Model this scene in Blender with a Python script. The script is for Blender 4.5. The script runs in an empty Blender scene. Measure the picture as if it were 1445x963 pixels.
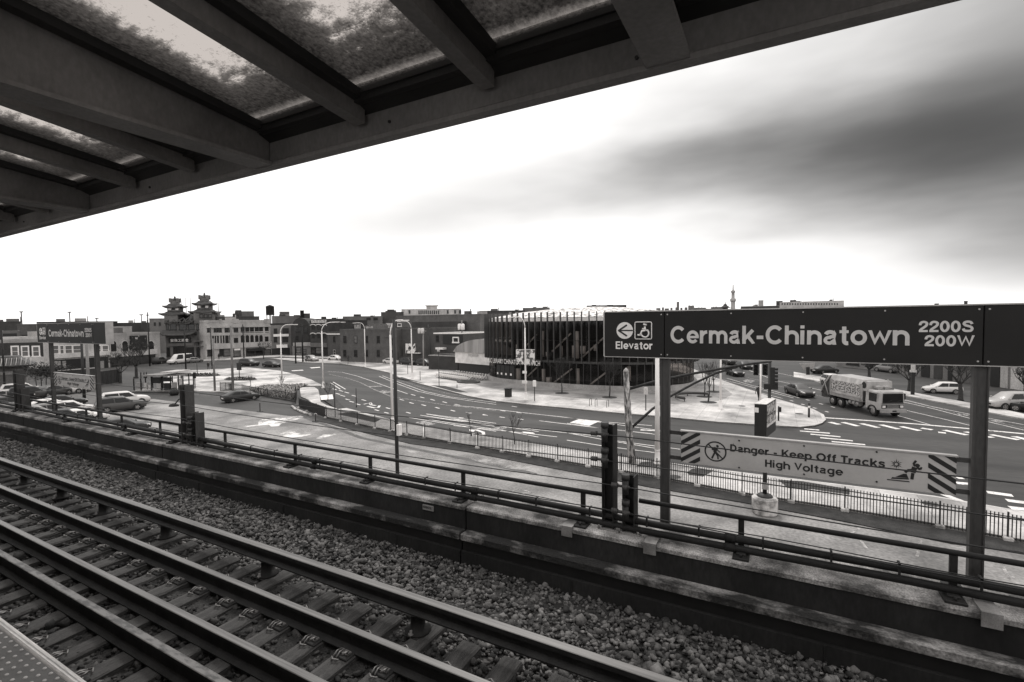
import bpy, bmesh, math, random
import numpy as np
from mathutils import Vector, Matrix
random.seed(7)
rng = np.random.default_rng(7)
SC = bpy.context.scene
COL = SC.collection
R = math.radians
# ------------------------------------------------------------------ camera
F_PX, CX, CY = 685.55, 722.5, 481.5
AL, PI_, RO = R(61.38776), R(2.47844), R(-0.77616)
CAMZ = 10.0
def _axes():
    t = np.array([-math.sin(AL), 0, math.cos(AL)]); n = np.array([math.cos(AL), 0, math.sin(AL)]); z = np.array([0, -1.0, 0])
    cp, sp, cr, sr = math.cos(PI_), math.sin(PI_), math.cos(RO), math.sin(RO)
    Rx = np.array([[1, 0, 0], [0, cp, -sp], [0, sp, cp]]); Rz = np.array([[cr, -sr, 0], [sr, cr, 0], [0, 0, 1]])
    M = Rz @ Rx
    return -(M @ t), M @ n, M @ z          # world X, Y, Z axes seen from the camera (right, down, forward)
WX, WY, WZ = _axes()
cam = bpy.data.cameras.new('camera'); cam.sensor_width = 36; cam.lens = F_PX / 1445 * 36
cam.clip_start = 0.05; cam.clip_end = 6000
camo = bpy.data.objects.new('camera', cam); COL.objects.link(camo)
camo.matrix_world = Matrix(((WX[0], -WX[1], -WX[2], 0), (WY[0], -WY[1], -WY[2], 0), (WZ[0], -WZ[1], -WZ[2], CAMZ), (0, 0, 0, 1)))
SC.camera = camo
def ray(px, py):
    c = np.array([(px - CX) / F_PX, (py - CY) / F_PX, 1.0])
    return np.array([WX @ c, WY @ c, WZ @ c])
def G(px, py, z=0.0):                      # the point of the level z that the photograph shows there
    r = ray(px, py); k = (z - CAMZ) / r[2]
    return Vector((r[0] * k, r[1] * k, z))
def OY(px, py, Y):                         # ... of the plane that stands at distance Y across the tracks
    r = ray(px, py); k = Y / r[1]
    return Vector((r[0] * k, Y, CAMZ + r[2] * k))
def AT(px, py, D, z=0.0):                  # ... at horizontal distance D
    r = ray(px, py); k = D / math.hypot(r[0], r[1])
    return Vector((r[0] * k, r[1] * k, z))
def HZ(px, py, p):                         # height shown by a pixel row above the place p
    r = ray(px, py); k = math.hypot(p[0], p[1]) / math.hypot(r[0], r[1])
    return CAMZ + r[2] * k
def crop(ox, oy, s, pts): return [(ox + a * s, oy + b * s) for a, b in pts]
# ------------------------------------------------------------------ view, world, sun
SC.view_settings.view_transform = 'Standard'; SC.view_settings.look = 'None'
SC.view_settings.exposure = 0.0; SC.view_settings.gamma = 1.0; SC.view_settings.use_curve_mapping = False
SUN_EL, SUN_AZ = R(54), R(-24)
W = bpy.data.worlds.new('World'); SC.world = W; W.use_nodes = True
def sky_world():
    nt = W.node_tree; N = nt.nodes; L = nt.links; N.clear()
    out = N.new('ShaderNodeOutputWorld'); bg = N.new('ShaderNodeBackground'); bg.inputs['Strength'].default_value = 0.1
    L.new(bg.outputs[0], out.inputs[0])
    sky = N.new('ShaderNodeTexSky'); sky.sky_type = 'NISHITA'; sky.sun_disc = False
    sky.sun_elevation = SUN_EL; sky.sun_rotation = SUN_AZ
    hs = N.new('ShaderNodeHueSaturation'); hs.inputs['Saturation'].default_value = 0.0; L.new(sky.outputs[0], hs.inputs['Color'])
    geo = N.new('ShaderNodeTexCoord')
    nz = N.new('ShaderNodeTexNoise'); nz.inputs['Scale'].default_value = 2.4; nz.inputs['Detail'].default_value = 4.0; nz.inputs['Roughness'].default_value = .46
    mp = N.new('ShaderNodeMapping'); mp.inputs['Scale'].default_value = (1.0, 1.0, 3.4); mp.inputs['Location'].default_value = (3.1, .4, 0); mp.inputs['Rotation'].default_value = (R(4), R(-7), 0)
    L.new(geo.outputs['Generated'], mp.inputs[0]); L.new(mp.outputs[0], nz.inputs['Vector'])
    def math_(op, a, b=None, c=None, clamp=False):
        m = N.new('ShaderNodeMath'); m.operation = op; m.use_clamp = clamp
        for i, v in enumerate((a, b, c)):
            if v is None: continue
            if isinstance(v, (int, float)): m.inputs[i].default_value = v
            else: L.new(v, m.inputs[i])
        return m.outputs[0]
    dark = None
    # soft cloud banks: direction of the middle (seen in the picture), half width, half height, tilt, depth, noise
    for px, py, ra, rb, tilt, depth, nzw in ((1500, 185, 480, 165, -14, .74, .5), (1330, 215, 300, 70, -10, .50, .55), (1470, 20, 170, 170, -40, .55, .5), (1180, 255, 330, 60, -4, .44, .5), (900, 258, 300, 58, 2, .26, .55), (680, 262, 300, 60, 5, .26, .55), (600, 314, 220, 36, 2, .20, .5), (1440, 312, 240, 46, -6, .46, .5), (1450, 372, 190, 34, -4, .30, .5), (1180, 180, 190, 60, -22, .24, .6)):
        d = Vector(ray(px, py)).normalized()
        e1 = Vector((0, 0, 1)).cross(d).normalized() * -1; e2 = d.cross(e1).normalized() * -1
        a = R(tilt); u = e1 * math.cos(a) + e2 * math.sin(a); v = -e1 * math.sin(a) + e2 * math.cos(a)
        if (u.dot(Vector(ray(px + 10, py))) < 0): u = -u
        def dot(vec, s):
            n = N.new('ShaderNodeVectorMath'); n.operation = 'DOT_PRODUCT'; L.new(geo.outputs['Generated'], n.inputs[0]); n.inputs[1].default_value = vec * s
            return n.outputs['Value']
        x = dot(u, F_PX / ra); y = dot(v, F_PX / rb); f = dot(d, 1.0)
        r = math_('SQRT', math_('ADD', math_('MULTIPLY', x, x), math_('MULTIPLY', y, y)))
        r = math_('ADD', r, math_('MULTIPLY', math_('SUBTRACT', nz.outputs['Fac'], .5), nzw * 1.6))
        mr = N.new('ShaderNodeMapRange'); mr.interpolation_type = 'SMOOTHSTEP'; L.new(r, mr.inputs['Value'])
        mr.inputs['From Min'].default_value = 0.0; mr.inputs['From Max'].default_value = 1.25; mr.inputs['To Min'].default_value = depth; mr.inputs['To Max'].default_value = 0
        m = math_('MULTIPLY', mr.outputs[0], math_('GREATER_THAN', f, 0.2))
        keep = math_('SUBTRACT', 1.0, m)
        dark = keep if dark is None else math_('MULTIPLY', dark, keep)
    nz2 = N.new('ShaderNodeTexNoise'); nz2.inputs['Scale'].default_value = 1.3; nz2.inputs['Detail'].default_value = 3
    L.new(mp.outputs[0], nz2.inputs['Vector'])
    ov = math_('MULTIPLY', math_('ADD', math_('MULTIPLY', nz2.outputs['Fac'], 3.0), 12.2), dark)
    mix = N.new('ShaderNodeMix'); mix.data_type = 'RGBA'; mix.inputs['Factor'].default_value = .93
    cmb = N.new('ShaderNodeCombineColor')
    for i, g in enumerate((1.0, .985, .972)): L.new(math_('MULTIPLY', ov, g), cmb.inputs[i])
    L.new(math_('MULTIPLY', hs.outputs[0], 1.0), mix.inputs[6]) if False else L.new(hs.outputs[0], mix.inputs[6])
    L.new(cmb.outputs[0], mix.inputs[7]); L.new(mix.outputs[2], bg.inputs['Color'])
sky_world()
sl = bpy.data.lights.new('sun', 'SUN'); sl.energy = 1.5; sl.angle = R(13); sl.color = (1, .98, .95)
so = bpy.data.objects.new('sun', sl); COL.objects.link(so); so.location = (0, 20, 60)
sd = Vector((math.sin(SUN_AZ) * math.cos(SUN_EL), math.cos(SUN_AZ) * math.cos(SUN_EL), math.sin(SUN_EL)))
so.rotation_euler = sd.to_track_quat('Z', 'Y').to_euler()
SC.cycles.max_bounces = 6; SC.cycles.transparent_max_bounces = 12
# ------------------------------------------------------------------ materials
def tone(v): return (min(1, v * 1.03), v * .99, v * .963, 1)
MATS = {}
def M(name, a, b=None, scale=3.0, rough=.8, bump=0.0, detail=6, stretch=(1, 1, 1), contrast=(.35, .65), metal=0.0, spec=.4, grain=0.0, obj=True, island=0.0, bscale=None, coat=0.0):
    if name in MATS: return MATS[name]
    m = bpy.data.materials.new(name); m.use_nodes = True; MATS[name] = m
    nt = m.node_tree; N = nt.nodes; L = nt.links; p = N['Principled BSDF']
    p.inputs['Roughness'].default_value = rough; p.inputs['Metallic'].default_value = metal; p.inputs['Specular IOR Level'].default_value = spec
    p.inputs['Coat Weight'].default_value = coat; p.inputs['Coat Roughness'].default_value = .06
    b = a if b is None else b
    tc = N.new('ShaderNodeTexCoord'); mp = N.new('ShaderNodeMapping'); mp.inputs['Scale'].default_value = stretch
    L.new(tc.outputs['Object' if obj else 'Generated'], mp.inputs[0])
    nz = N.new('ShaderNodeTexNoise'); nz.inputs['Scale'].default_value = scale; nz.inputs['Detail'].default_value = detail; nz.inputs['Roughness'].default_value = .6
    L.new(mp.outputs[0], nz.inputs['Vector'])
    cr = N.new('ShaderNodeValToRGB'); cr.color_ramp.elements[0].position = contrast[0]; cr.color_ramp.elements[1].position = contrast[1]
    cr.color_ramp.elements[0].color = tone(a); cr.color_ramp.elements[1].color = tone(b)
    L.new(nz.outputs['Fac'], cr.inputs[0]); colr = cr.outputs[0]
    if grain or island:
        mx = N.new('ShaderNodeMix'); mx.data_type = 'RGBA'; mx.blend_type = 'MULTIPLY'; mx.inputs['Factor'].default_value = 1
        L.new(colr, mx.inputs[6])
        mr = N.new('ShaderNodeMapRange'); mr.inputs['To Min'].default_value = 1 - (grain or island); mr.inputs['To Max'].default_value = 1 + (grain or island)
        if grain:
            n2 = N.new('ShaderNodeTexNoise'); n2.inputs['Scale'].default_value = scale * 23; n2.inputs['Detail'].default_value = 3; L.new(mp.outputs[0], n2.inputs['Vector'])
            mr.inputs['From Min'].default_value = .3; mr.inputs['From Max'].default_value = .7; L.new(n2.outputs['Fac'], mr.inputs['Value'])
        else:
            gi = N.new('ShaderNodeNewGeometry'); L.new(gi.outputs['Random Per Island'], mr.inputs['Value'])
        L.new(mr.outputs[0], mx.inputs[7]); colr = mx.outputs[2]
    L.new(colr, p.inputs['Base Color'])
    if bump:
        bm = N.new('ShaderNodeBump'); bm.inputs['Strength'].default_value = bump; bm.inputs['Distance'].default_value = .02
        n3 = N.new('ShaderNodeTexNoise'); n3.inputs['Scale'].default_value = bscale or scale * 6; n3.inputs['Detail'].default_value = 4
        L.new(mp.outputs[0], n3.inputs['Vector']); L.new(n3.outputs['Fac'], bm.inputs['Height']); L.new(bm.outputs[0], p.inputs['Normal'])
    return m
def brick(name, a, b, mortar, sx=1.0, bump=.2):
    if name in MATS: return MATS[name]
    m = M(name, a, b, scale=.6, rough=.9, grain=.25, contrast=(.3, .7)); nt = m.node_tree; N = nt.nodes; L = nt.links; p = N['Principled BSDF']
    tc = N.new('ShaderNodeTexCoord'); br = N.new('ShaderNodeTexBrick'); br.inputs['Scale'].default_value = sx
    br.inputs['Color1'].default_value = (1, 1, 1, 1); br.inputs['Color2'].default_value = (.72, .72, .72, 1); br.inputs['Mortar'].default_value = (mortar,) * 3 + (1,)
    br.inputs['Mortar Size'].default_value = .03; br.inputs['Brick Width'].default_value = .5; br.inputs['Row Height'].default_value = .2
    sp = N.new('ShaderNodeSeparateXYZ'); L.new(tc.outputs['Object'], sp.inputs[0]); ad = N.new('ShaderNodeMath'); L.new(sp.outputs[0], ad.inputs[0]); L.new(sp.outputs[1], ad.inputs[1])
    cb = N.new('ShaderNodeCombineXYZ'); L.new(ad.outputs[0], cb.inputs[0]); L.new(sp.outputs[2], cb.inputs[1]); L.new(cb.outputs[0], br.inputs['Vector'])
    src = p.inputs['Base Color'].links[0].from_socket; mx = N.new('ShaderNodeMix'); mx.data_type = 'RGBA'; mx.blend_type = 'MULTIPLY'; mx.inputs['Factor'].default_value = .8
    L.new(src, mx.inputs[6]); L.new(br.outputs['Color'], mx.inputs[7]); L.new(mx.outputs[2], p.inputs['Base Color'])
    return m
def slab_mat(name, a, b, size, joint=.45, stain=.5):
    m = M(name, a, b, scale=.22, rough=.7, grain=.14, contrast=(.36, .6), bump=.1, bscale=8); nt = m.node_tree; N = nt.nodes; L = nt.links; p = N['Principled BSDF']
    tc = N.new('ShaderNodeTexCoord'); br = N.new('ShaderNodeTexBrick'); br.offset = 0; br.inputs['Scale'].default_value = 1
    br.inputs['Color1'].default_value = (1, 1, 1, 1); br.inputs['Color2'].default_value = (.84, .84, .84, 1); br.inputs['Mortar'].default_value = (joint,) * 3 + (1,)
    br.inputs['Mortar Size'].default_value = .03; br.inputs['Brick Width'].default_value = size; br.inputs['Row Height'].default_value = size
    L.new(tc.outputs['Object'], br.inputs['Vector'])
    src = p.inputs['Base Color'].links[0].from_socket; mx = N.new('ShaderNodeMix'); mx.data_type = 'RGBA'; mx.blend_type = 'MULTIPLY'; mx.inputs['Factor'].default_value = 1
    L.new(src, mx.inputs[6]); L.new(br.outputs['Color'], mx.inputs[7]); L.new(mx.outputs[2], p.inputs['Base Color'])
    return m
def glass_mat(name, tint=.02, rough=.08, trans=0.0):
    if name in MATS: return MATS[name]
    m = M(name, tint, tint * 1.6, scale=.8, rough=rough, spec=.55); 
    if trans:
        nt = m.node_tree; N = nt.nodes; L = nt.links; t = N.new('ShaderNodeBsdfTransparent'); t.inputs[0].default_value = tone(trans)
        mx = N.new('ShaderNodeMixShader'); mx.inputs[0].default_value = .28; L.new(t.outputs[0], mx.inputs[1]); L.new(N['Principled BSDF'].outputs[0], mx.inputs[2])
        L.new(mx.outputs[0], N['Material Output'].inputs[0])
    return m
m_ground = M('ground', .10, .15, .05, .9, grain=.2)
m_lot = M('lot_asphalt', .11, .31, .30, .7, grain=.28, bump=.3, bscale=14, contrast=(.34, .68), detail=10)
m_glare = M('lot_painted_glare', .62, .8, .5, .35, grain=.1)  # pale colour stands for white sky mirrored in puddles
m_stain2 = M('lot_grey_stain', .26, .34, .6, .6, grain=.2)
m_seam = M('tar_seam', .07, .10, .8, .7, grain=.2)
m_soil = M('soil', .018, .045, 1.2, .95, grain=.5, bump=.6, bscale=9)
m_road = M('road_asphalt', .030, .066, .16, .68, spec=.25, grain=.2, stretch=(.35, 1.8, 1), bump=.1, bscale=20, detail=10, contrast=(.36, .68))
m_paint = M('road_paint', .42, .74, 1.3, .6, contrast=(.3, .5), grain=.12)
m_paint2 = M('road_paint_worn', .22, .42, 1.6, .65, contrast=(.3, .6), grain=.2)
def ragged(m, scale, lo, hi, edge=0.0):
    nt = m.node_tree; N = nt.nodes; L = nt.links; tr = N.new('ShaderNodeBsdfTransparent'); mx = N.new('ShaderNodeMixShader'); tc = N.new('ShaderNodeTexCoord'); nz = N.new('ShaderNodeTexNoise'); nz.inputs['Scale'].default_value = scale; nz.inputs['Detail'].default_value = 8; nz.inputs['Roughness'].default_value = .7
    L.new(tc.outputs['Object'], nz.inputs['Vector']); mr = N.new('ShaderNodeMapRange'); mr.inputs['From Min'].default_value = lo; mr.inputs['From Max'].default_value = hi; L.new(nz.outputs['Fac'], mr.inputs['Value'])
    L.new(mr.outputs[0], mx.inputs[0]); L.new(tr.outputs[0], mx.inputs[1]); L.new(N['Principled BSDF'].outputs[0], mx.inputs[2]); L.new(mx.outputs[0], N['Material Output'].inputs[0])
ragged(m_paint, 3.5, .30, .46); ragged(m_paint2, 3.0, .38, .58); ragged(m_glare, .55, .40, .54); ragged(m_stain2, .5, .42, .60); ragged(m_seam, 1.2, .30, .5)
m_walk = slab_mat('pavement_concrete', .24, .62, 1.7, .68)
m_plaza = slab_mat('plaza_paving', .17, .36, 2.4, .75)
m_kerb = M('kerb_concrete', .38, .55, .8, .75, grain=.15)
m_bed = M('planter_soil', .03, .06, 1.5, .95, grain=.5)
m_ballast = M('ballast_bed', .018, .045, 3, .95, grain=.6, bump=1, bscale=22)
m_stone = M('ballast_stone', .042, .125, 9, .8, island=.88, bump=.4, bscale=40)
m_stone2 = M('track_stone', .016, .05, 9, .85, island=.85, bump=.4, bscale=40)
m_tie = M('tie_wood', .020, .082, 2.2, .85, stretch=(6, .9, 6), grain=.35, bump=.8, bscale=12, contrast=(.3, .7))
m_rust = M('rail_rust', .012, .026, 5, .75, grain=.3, bump=.2)
m_railtop = M('rail_head', .09, .19, 4, .38, stretch=(.25, 9, 4), metal=.35, contrast=(.35, .7))
m_railtop2 = M('rail_head_worn', .05, .14, 5, .5, stretch=(1.2, 4, 4), metal=.2, contrast=(.42, .56))
m_clip = M('clip_steel', .12, .24, 20, .5, metal=.4)
m_steel = M('painted_steel_dark', .013, .026, 3, .6, spec=.2, grain=.2, stretch=(1, 1, .4), bump=.05)
m_steel2 = M('painted_steel_grey', .036, .068, 2.2, .6, spec=.25, grain=.15, stretch=(1, 1, .3))
m_pipe = M('pipe_steel', .010, .02, 4, .6, spec=.18, grain=.2, stretch=(.3, 1, 1))
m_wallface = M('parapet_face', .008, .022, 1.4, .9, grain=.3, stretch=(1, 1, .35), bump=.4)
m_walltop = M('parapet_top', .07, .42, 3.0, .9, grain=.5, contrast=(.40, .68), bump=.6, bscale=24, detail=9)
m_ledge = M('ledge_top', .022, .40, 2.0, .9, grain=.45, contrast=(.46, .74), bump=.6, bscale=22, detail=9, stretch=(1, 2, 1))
m_plate = M('base_plate', .13, .26, 6, .6, grain=.2)
m_canopy = M('canopy_paint', .17, .25, 3.2, .6, grain=.12, bump=.05, stretch=(1, 1, .5))
m_canopy2 = M('canopy_frame', .02, .035, 3, .5)
m_signface = M('sign_dark_face', .018, .024, 1.1, .55, spec=.12)
m_signedge = M('sign_aluminium', .30, .42, 6, .5, metal=.3)
m_letter = M('sign_lettering', .46, .54, 5, .5)
m_letterw = M('sign_lettering_white', .66, .75, 5, .5)
m_dboard = M('danger_board_face', .34, .42, 1.5, .45, grain=.03)
m_black = M('black_paint', .012, .018, 5, .5)
m_white = M('white_paint', .7, .8, 2, .5, grain=.05)
m_lamp = M('lamp_white_paint', .66, .8, 2, .4, stretch=(1, 1, .3))
m_wood = M('pole_wood', .10, .24, 3, .9, grain=.3, stretch=(3, 3, .25), bump=.4)
m_wrap = M('pole_pale_wrap', .06, .46, 5, .7, stretch=(1.2, 1.2, .35), contrast=(.44, .62), detail=5)
m_tar = M('dark_pole', .018, .032, 4, .6, stretch=(2, 2, .3))
m_conc = M('concrete_block', .16, .58, 1.6, .8, contrast=(.38, .6), grain=.15, bump=.2)
m_glass = glass_mat('window_glass', .018, .12)
m_glass2 = glass_mat('window_glass_pale', .10, .2)
m_lib_glass = glass_mat('library_glass', .012, .05, .60)
m_fin = M('library_fin', .04, .075, 2, .5, stretch=(1, 1, .3))
m_roofw = M('library_roof', .10, .85, 1.6, .9, contrast=(.40, .55), detail=3)
m_bark = M('bark', .022, .05, 6, .95, grain=.3)
m_twig = M('twig', .035, .06, 6, .95)
m_tyre = M('tyre', .012, .018, 6, .85)
m_rim = M('rim', .25, .4, 6, .35, metal=.5)
m_trim = M('car_trim', .012, .02, 4, .6)
m_carglass = glass_mat('car_glass', .010, .16); m_carglass.node_tree.nodes['Principled BSDF'].inputs['Specular IOR Level'].default_value = .3
m_lightc = M('headlamp', .5, .7, 9, .15)
m_lightr = M('tail_lamp', .06, .10, 9, .2)
m_skin = M('skin', .3, .36, 4, .6)
m_cloth = M('dark_cloth', .02, .035, 6, .9)
m_cloth2 = M('jeans_cloth', .05, .07, 6, .9)
m_hair = M('hair', .012, .02, 9, .7)
m_tile = M('roof_tile', .035, .075, 1.2, .75, grain=.3)
m_tactile = M('tactile_tile', .04, .065, 5, .7, grain=.15)
m_dome = M('tactile_dome', .18, .28, 5, .6)
m_nose = M('platform_nosing', .30, .48, 3, .6, grain=.2, stretch=(.4, 3, 1))
m_plat = M('platform_concrete', .12, .18, 1, .85, grain=.2)
def wallmat(v, k=.3): return M('wall_%03d' % int(v * 1000), v * (1 - k), v * (1 + k), .35, .9, grain=.2, stretch=(1, 1, .6), contrast=(.3, .7))
m_brickA = brick('brick_grey', .075, .12, .8, 2.2); m_brickB = brick('brick_dark', .035, .06, .8, 2.2); m_brickC = brick('brick_mid', .06, .09, .9, 2.2)
# ------------------------------------------------------------------ object helpers
XF = {}
def tag(o, label=None, cat=None, group=None, kind=None):
    if label: o['label'] = label
    if cat: o['category'] = cat
    if group: o['group'] = group
    if kind: o['kind'] = kind
    return o
def thing(name, label, cat, loc=(0, 0, 0), rz=0.0, group=None, s=1.0):
    o = bpy.data.objects.new(name, None); COL.objects.link(o); o.empty_display_size = .2
    o.location = loc; o.rotation_euler = (0, 0, rz); o.scale = (s, s, s); XF[o.name] = (Vector(loc), rz, s)
    return tag(o, label, cat, group)
def copy_tree(o, parent=None):
    c = o.copy(); COL.objects.link(c)
    if parent is not None: c.parent = parent
    for ch in list(o.children): copy_tree(ch, c)
    return c
class MB:
    def __init__(s): s.v = []; s.f = []; s.m = []; s.sm = []
    def add(s, vs, fs, mi=0, smooth=False):
        o = len(s.v); s.v += [tuple(v) for v in vs]
        for f in fs: s.f.append([o + i for i in f]); s.m.append(mi); s.sm.append(smooth)
        return s
    def box(s, lo, hi, mi=0):
        x0, y0, z0 = lo; x1, y1, z1 = hi
        return s.add([(x0, y0, z0), (x1, y0, z0), (x1, y1, z0), (x0, y1, z0), (x0, y0, z1), (x1, y0, z1), (x1, y1, z1), (x0, y1, z1)],
                     [(0, 3, 2, 1), (4, 5, 6, 7), (0, 1, 5, 4), (1, 2, 6, 5), (2, 3, 7, 6), (3, 0, 4, 7)], mi)
    def bbox(s, lo, hi, b, mi=0):               # box with a chamfer on its upright and top edges
        x0, y0, z0 = lo; x1, y1, z1 = hi; r = []
        for (z, i) in ((z0, 0), (z1 - b, 0), (z1, b)):
            c = b + i
            r.append([(x0 + i, y0 + c, z), (x0 + c, y0 + i, z), (x1 - c, y0 + i, z), (x1 - i, y0 + c, z), (x1 - i, y1 - c, z), (x1 - c, y1 - i, z), (x0 + c, y1 - i, z), (x0 + i, y1 - c, z)])
        return s.loft(r, mi)
    def obox(s, c, ax, ay, az, mi=0):           # oriented box: centre and half axes
        c, ax, ay, az = map(Vector, (c, ax, ay, az)); vs = []
        for k in (-1, 1):
            for i, j in ((-1, -1), (1, -1), (1, 1), (-1, 1)): vs.append(c + ax * i + ay * j + az * k)
        return s.add(vs, [(0, 3, 2, 1), (4, 5, 6, 7), (0, 1, 5, 4), (1, 2, 6, 5), (2, 3, 7, 6), (3, 0, 4, 7)], mi)
    def loft(s, rings, mi=0, smooth=False, cap=True, closed=True):
        n = len(rings[0]); o = len(s.v)
        for r in rings: s.v += [tuple(p) for p in r]
        for k in range(len(rings) - 1):
            for i in range(n if closed else n - 1):
                j = (i + 1) % n
                s.f.append([o + k * n + i, o + k * n + j, o + (k + 1) * n + j, o + (k + 1) * n + i]); s.m.append(mi); s.sm.append(smooth)
        if cap and closed:
            s.f.append([o + i for i in reversed(range(n))]); s.m.append(mi); s.sm.append(False)
            s.f.append([o + (len(rings) - 1) * n + i for i in range(n)]); s.m.append(mi); s.sm.append(False)
        return s
    def tube(s, pts, r, n=8, mi=0, smooth=True):
        pts = [Vector(p) for p in pts]; rs = r if isinstance(r, (list, tuple)) else [r] * len(pts); rings = []; last = None
        for i, p in enumerate(pts):
            d = (pts[min(i + 1, len(pts) - 1)] - pts[max(i - 1, 0)]).normalized()
            if last is None:
                up = Vector((0, 0, 1)) if abs(d.z) < .9 else Vector((1, 0, 0)); e1 = d.cross(up).normalized()
            else: e1 = (last - d * last.dot(d)).normalized()
            last = e1; e2 = d.cross(e1)
            rings.append([p + (e1 * math.cos(2 * math.pi * k / n) + e2 * math.sin(2 * math.pi * k / n)) * rs[i] for k in range(n)])
        return s.loft(rings, mi, smooth)
    def cyl(s, c, r, h, n=16, mi=0, r2=None): 
        c = Vector(c); return s.tube([c, c + Vector((0, 0, h))], [r, r if r2 is None else r2], n, mi)
    def lathe(s, c, prof, n=14, mi=0, smooth=True, sx=1, sy=1, rot=0.0):
        rings = [[(c[0] + r * sx * math.cos(2 * math.pi * k / n + rot), c[1] + r * sy * math.sin(2 * math.pi * k / n + rot), c[2] + z) for k in range(n)] for r, z in prof]
        return s.loft(rings, mi, smooth)
    def poly(s, pts, z0, z1, mi=0, side=None):   # upright prism on a plan outline
        n = len(pts); a = [(p[0], p[1], z0) for p in pts]; b = [(p[0], p[1], z1) for p in pts]
        ar = sum(pts[i][0] * pts[(i + 1) % n][1] - pts[(i + 1) % n][0] * pts[i][1] for i in range(n))
        if ar < 0: a.reverse(); b.reverse()
        s.add(a + b, [[n + i for i in range(n)]], mi)
        s.add(a + b, [[i, (i + 1) % n, n + (i + 1) % n, n + i] for i in range(n)], mi if side is None else side)
        return s
    def sheet(s, pts, z, mi=0):
        p = [(q[0], q[1], z) for q in pts]; n = len(p)
        if sum(p[i][0] * p[(i + 1) % n][1] - p[(i + 1) % n][0] * p[i][1] for i in range(n)) < 0: p.reverse()
        return s.add(p, [list(range(n))], mi)
    def strip(s, pts, w, z, mi=0):               # flat band along a plan line
        pts = [Vector((p[0], p[1], 0)) for p in pts]; l = []; r = []
        for i, p in enumerate(pts):
            d = (pts[min(i + 1, len(pts) - 1)] - pts[max(i - 1, 0)]).normalized(); nn = Vector((-d.y, d.x, 0)) * w / 2
            l.append(p + nn); r.append(p - nn)
        n = len(pts); vs = [(q.x, q.y, z) for q in l + r]
        return s.add(vs, [[n + i, n + i + 1, i + 1, i] for i in range(n - 1)], mi)
    def build(s, name, mats, parent=None, world=True, kind=None):
        me = bpy.data.meshes.new(name); vs = s.v
        if parent is not None:
            root = parent
            while root.parent is not None: root = root.parent
            if world and root.name in XF:
                loc, rz, sc = XF[root.name]; c, sn = math.cos(-rz), math.sin(-rz)
                vs = [((c * (x - loc.x) - sn * (y - loc.y)) / sc, (sn * (x - loc.x) + c * (y - loc.y)) / sc, (z - loc.z) / sc) for x, y, z in vs]
        me.from_pydata(vs, [], s.f)
        for m in (mats if isinstance(mats, (list, tuple)) else [mats]): me.materials.append(m)
        me.polygons.foreach_set('material_index', s.m); me.polygons.foreach_set('use_smooth', s.sm)
        bm = bmesh.new(); bm.from_mesh(me); ng = [f for f in bm.faces if len(f.verts) > 4]
        if ng: bmesh.ops.triangulate(bm, faces=ng)
        bm.to_mesh(me); bm.free(); me.update()
        o = bpy.data.objects.new(name, me); COL.objects.link(o)
        if parent is not None: o.parent = parent
        if kind: o['kind'] = kind
        return o
def inst(src, parent, loc=(0, 0, 0), rot=(0, 0, 0), scale=(1, 1, 1)):
    c = src.copy(); COL.objects.link(c); c.parent = parent; c.location = loc; c.rotation_euler = rot; c.scale = scale
    return c
def text_verts(txt, bold=.02, ext=0.0):
    cu = bpy.data.curves.new('t', 'FONT'); cu.body = txt; cu.size = 1; cu.offset = bold; cu.extrude = ext; cu.resolution_u = 3
    o = bpy.data.objects.new('t', cu); COL.objects.link(o); dg = bpy.context.evaluated_depsgraph_get(); dg.update()
    me = bpy.data.meshes.new_from_object(o.evaluated_get(dg)); v = [tuple(x.co) for x in me.vertices]; f = [list(p.vertices) for p in me.polygons]
    bpy.data.objects.remove(o); bpy.data.curves.remove(cu); bpy.data.meshes.remove(me)
    a = np.array(v)
    return a, f
def text_on(mb, txt, x0, x1, z0, z1, fn, bold=.02, mi=0):   # letters fitted in a box of the board's own coordinates, fn maps (s, t) to the scene
    a, f = text_verts(txt, bold); mn, mx = a.min(0), a.max(0)
    vs = [fn(x0 + (p[0] - mn[0]) / (mx[0] - mn[0]) * (x1 - x0), z0 + (p[1] - mn[1]) / (mx[1] - mn[1]) * (z1 - z0)) for p in a]
    mb.add(vs, f, mi); return mb
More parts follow.
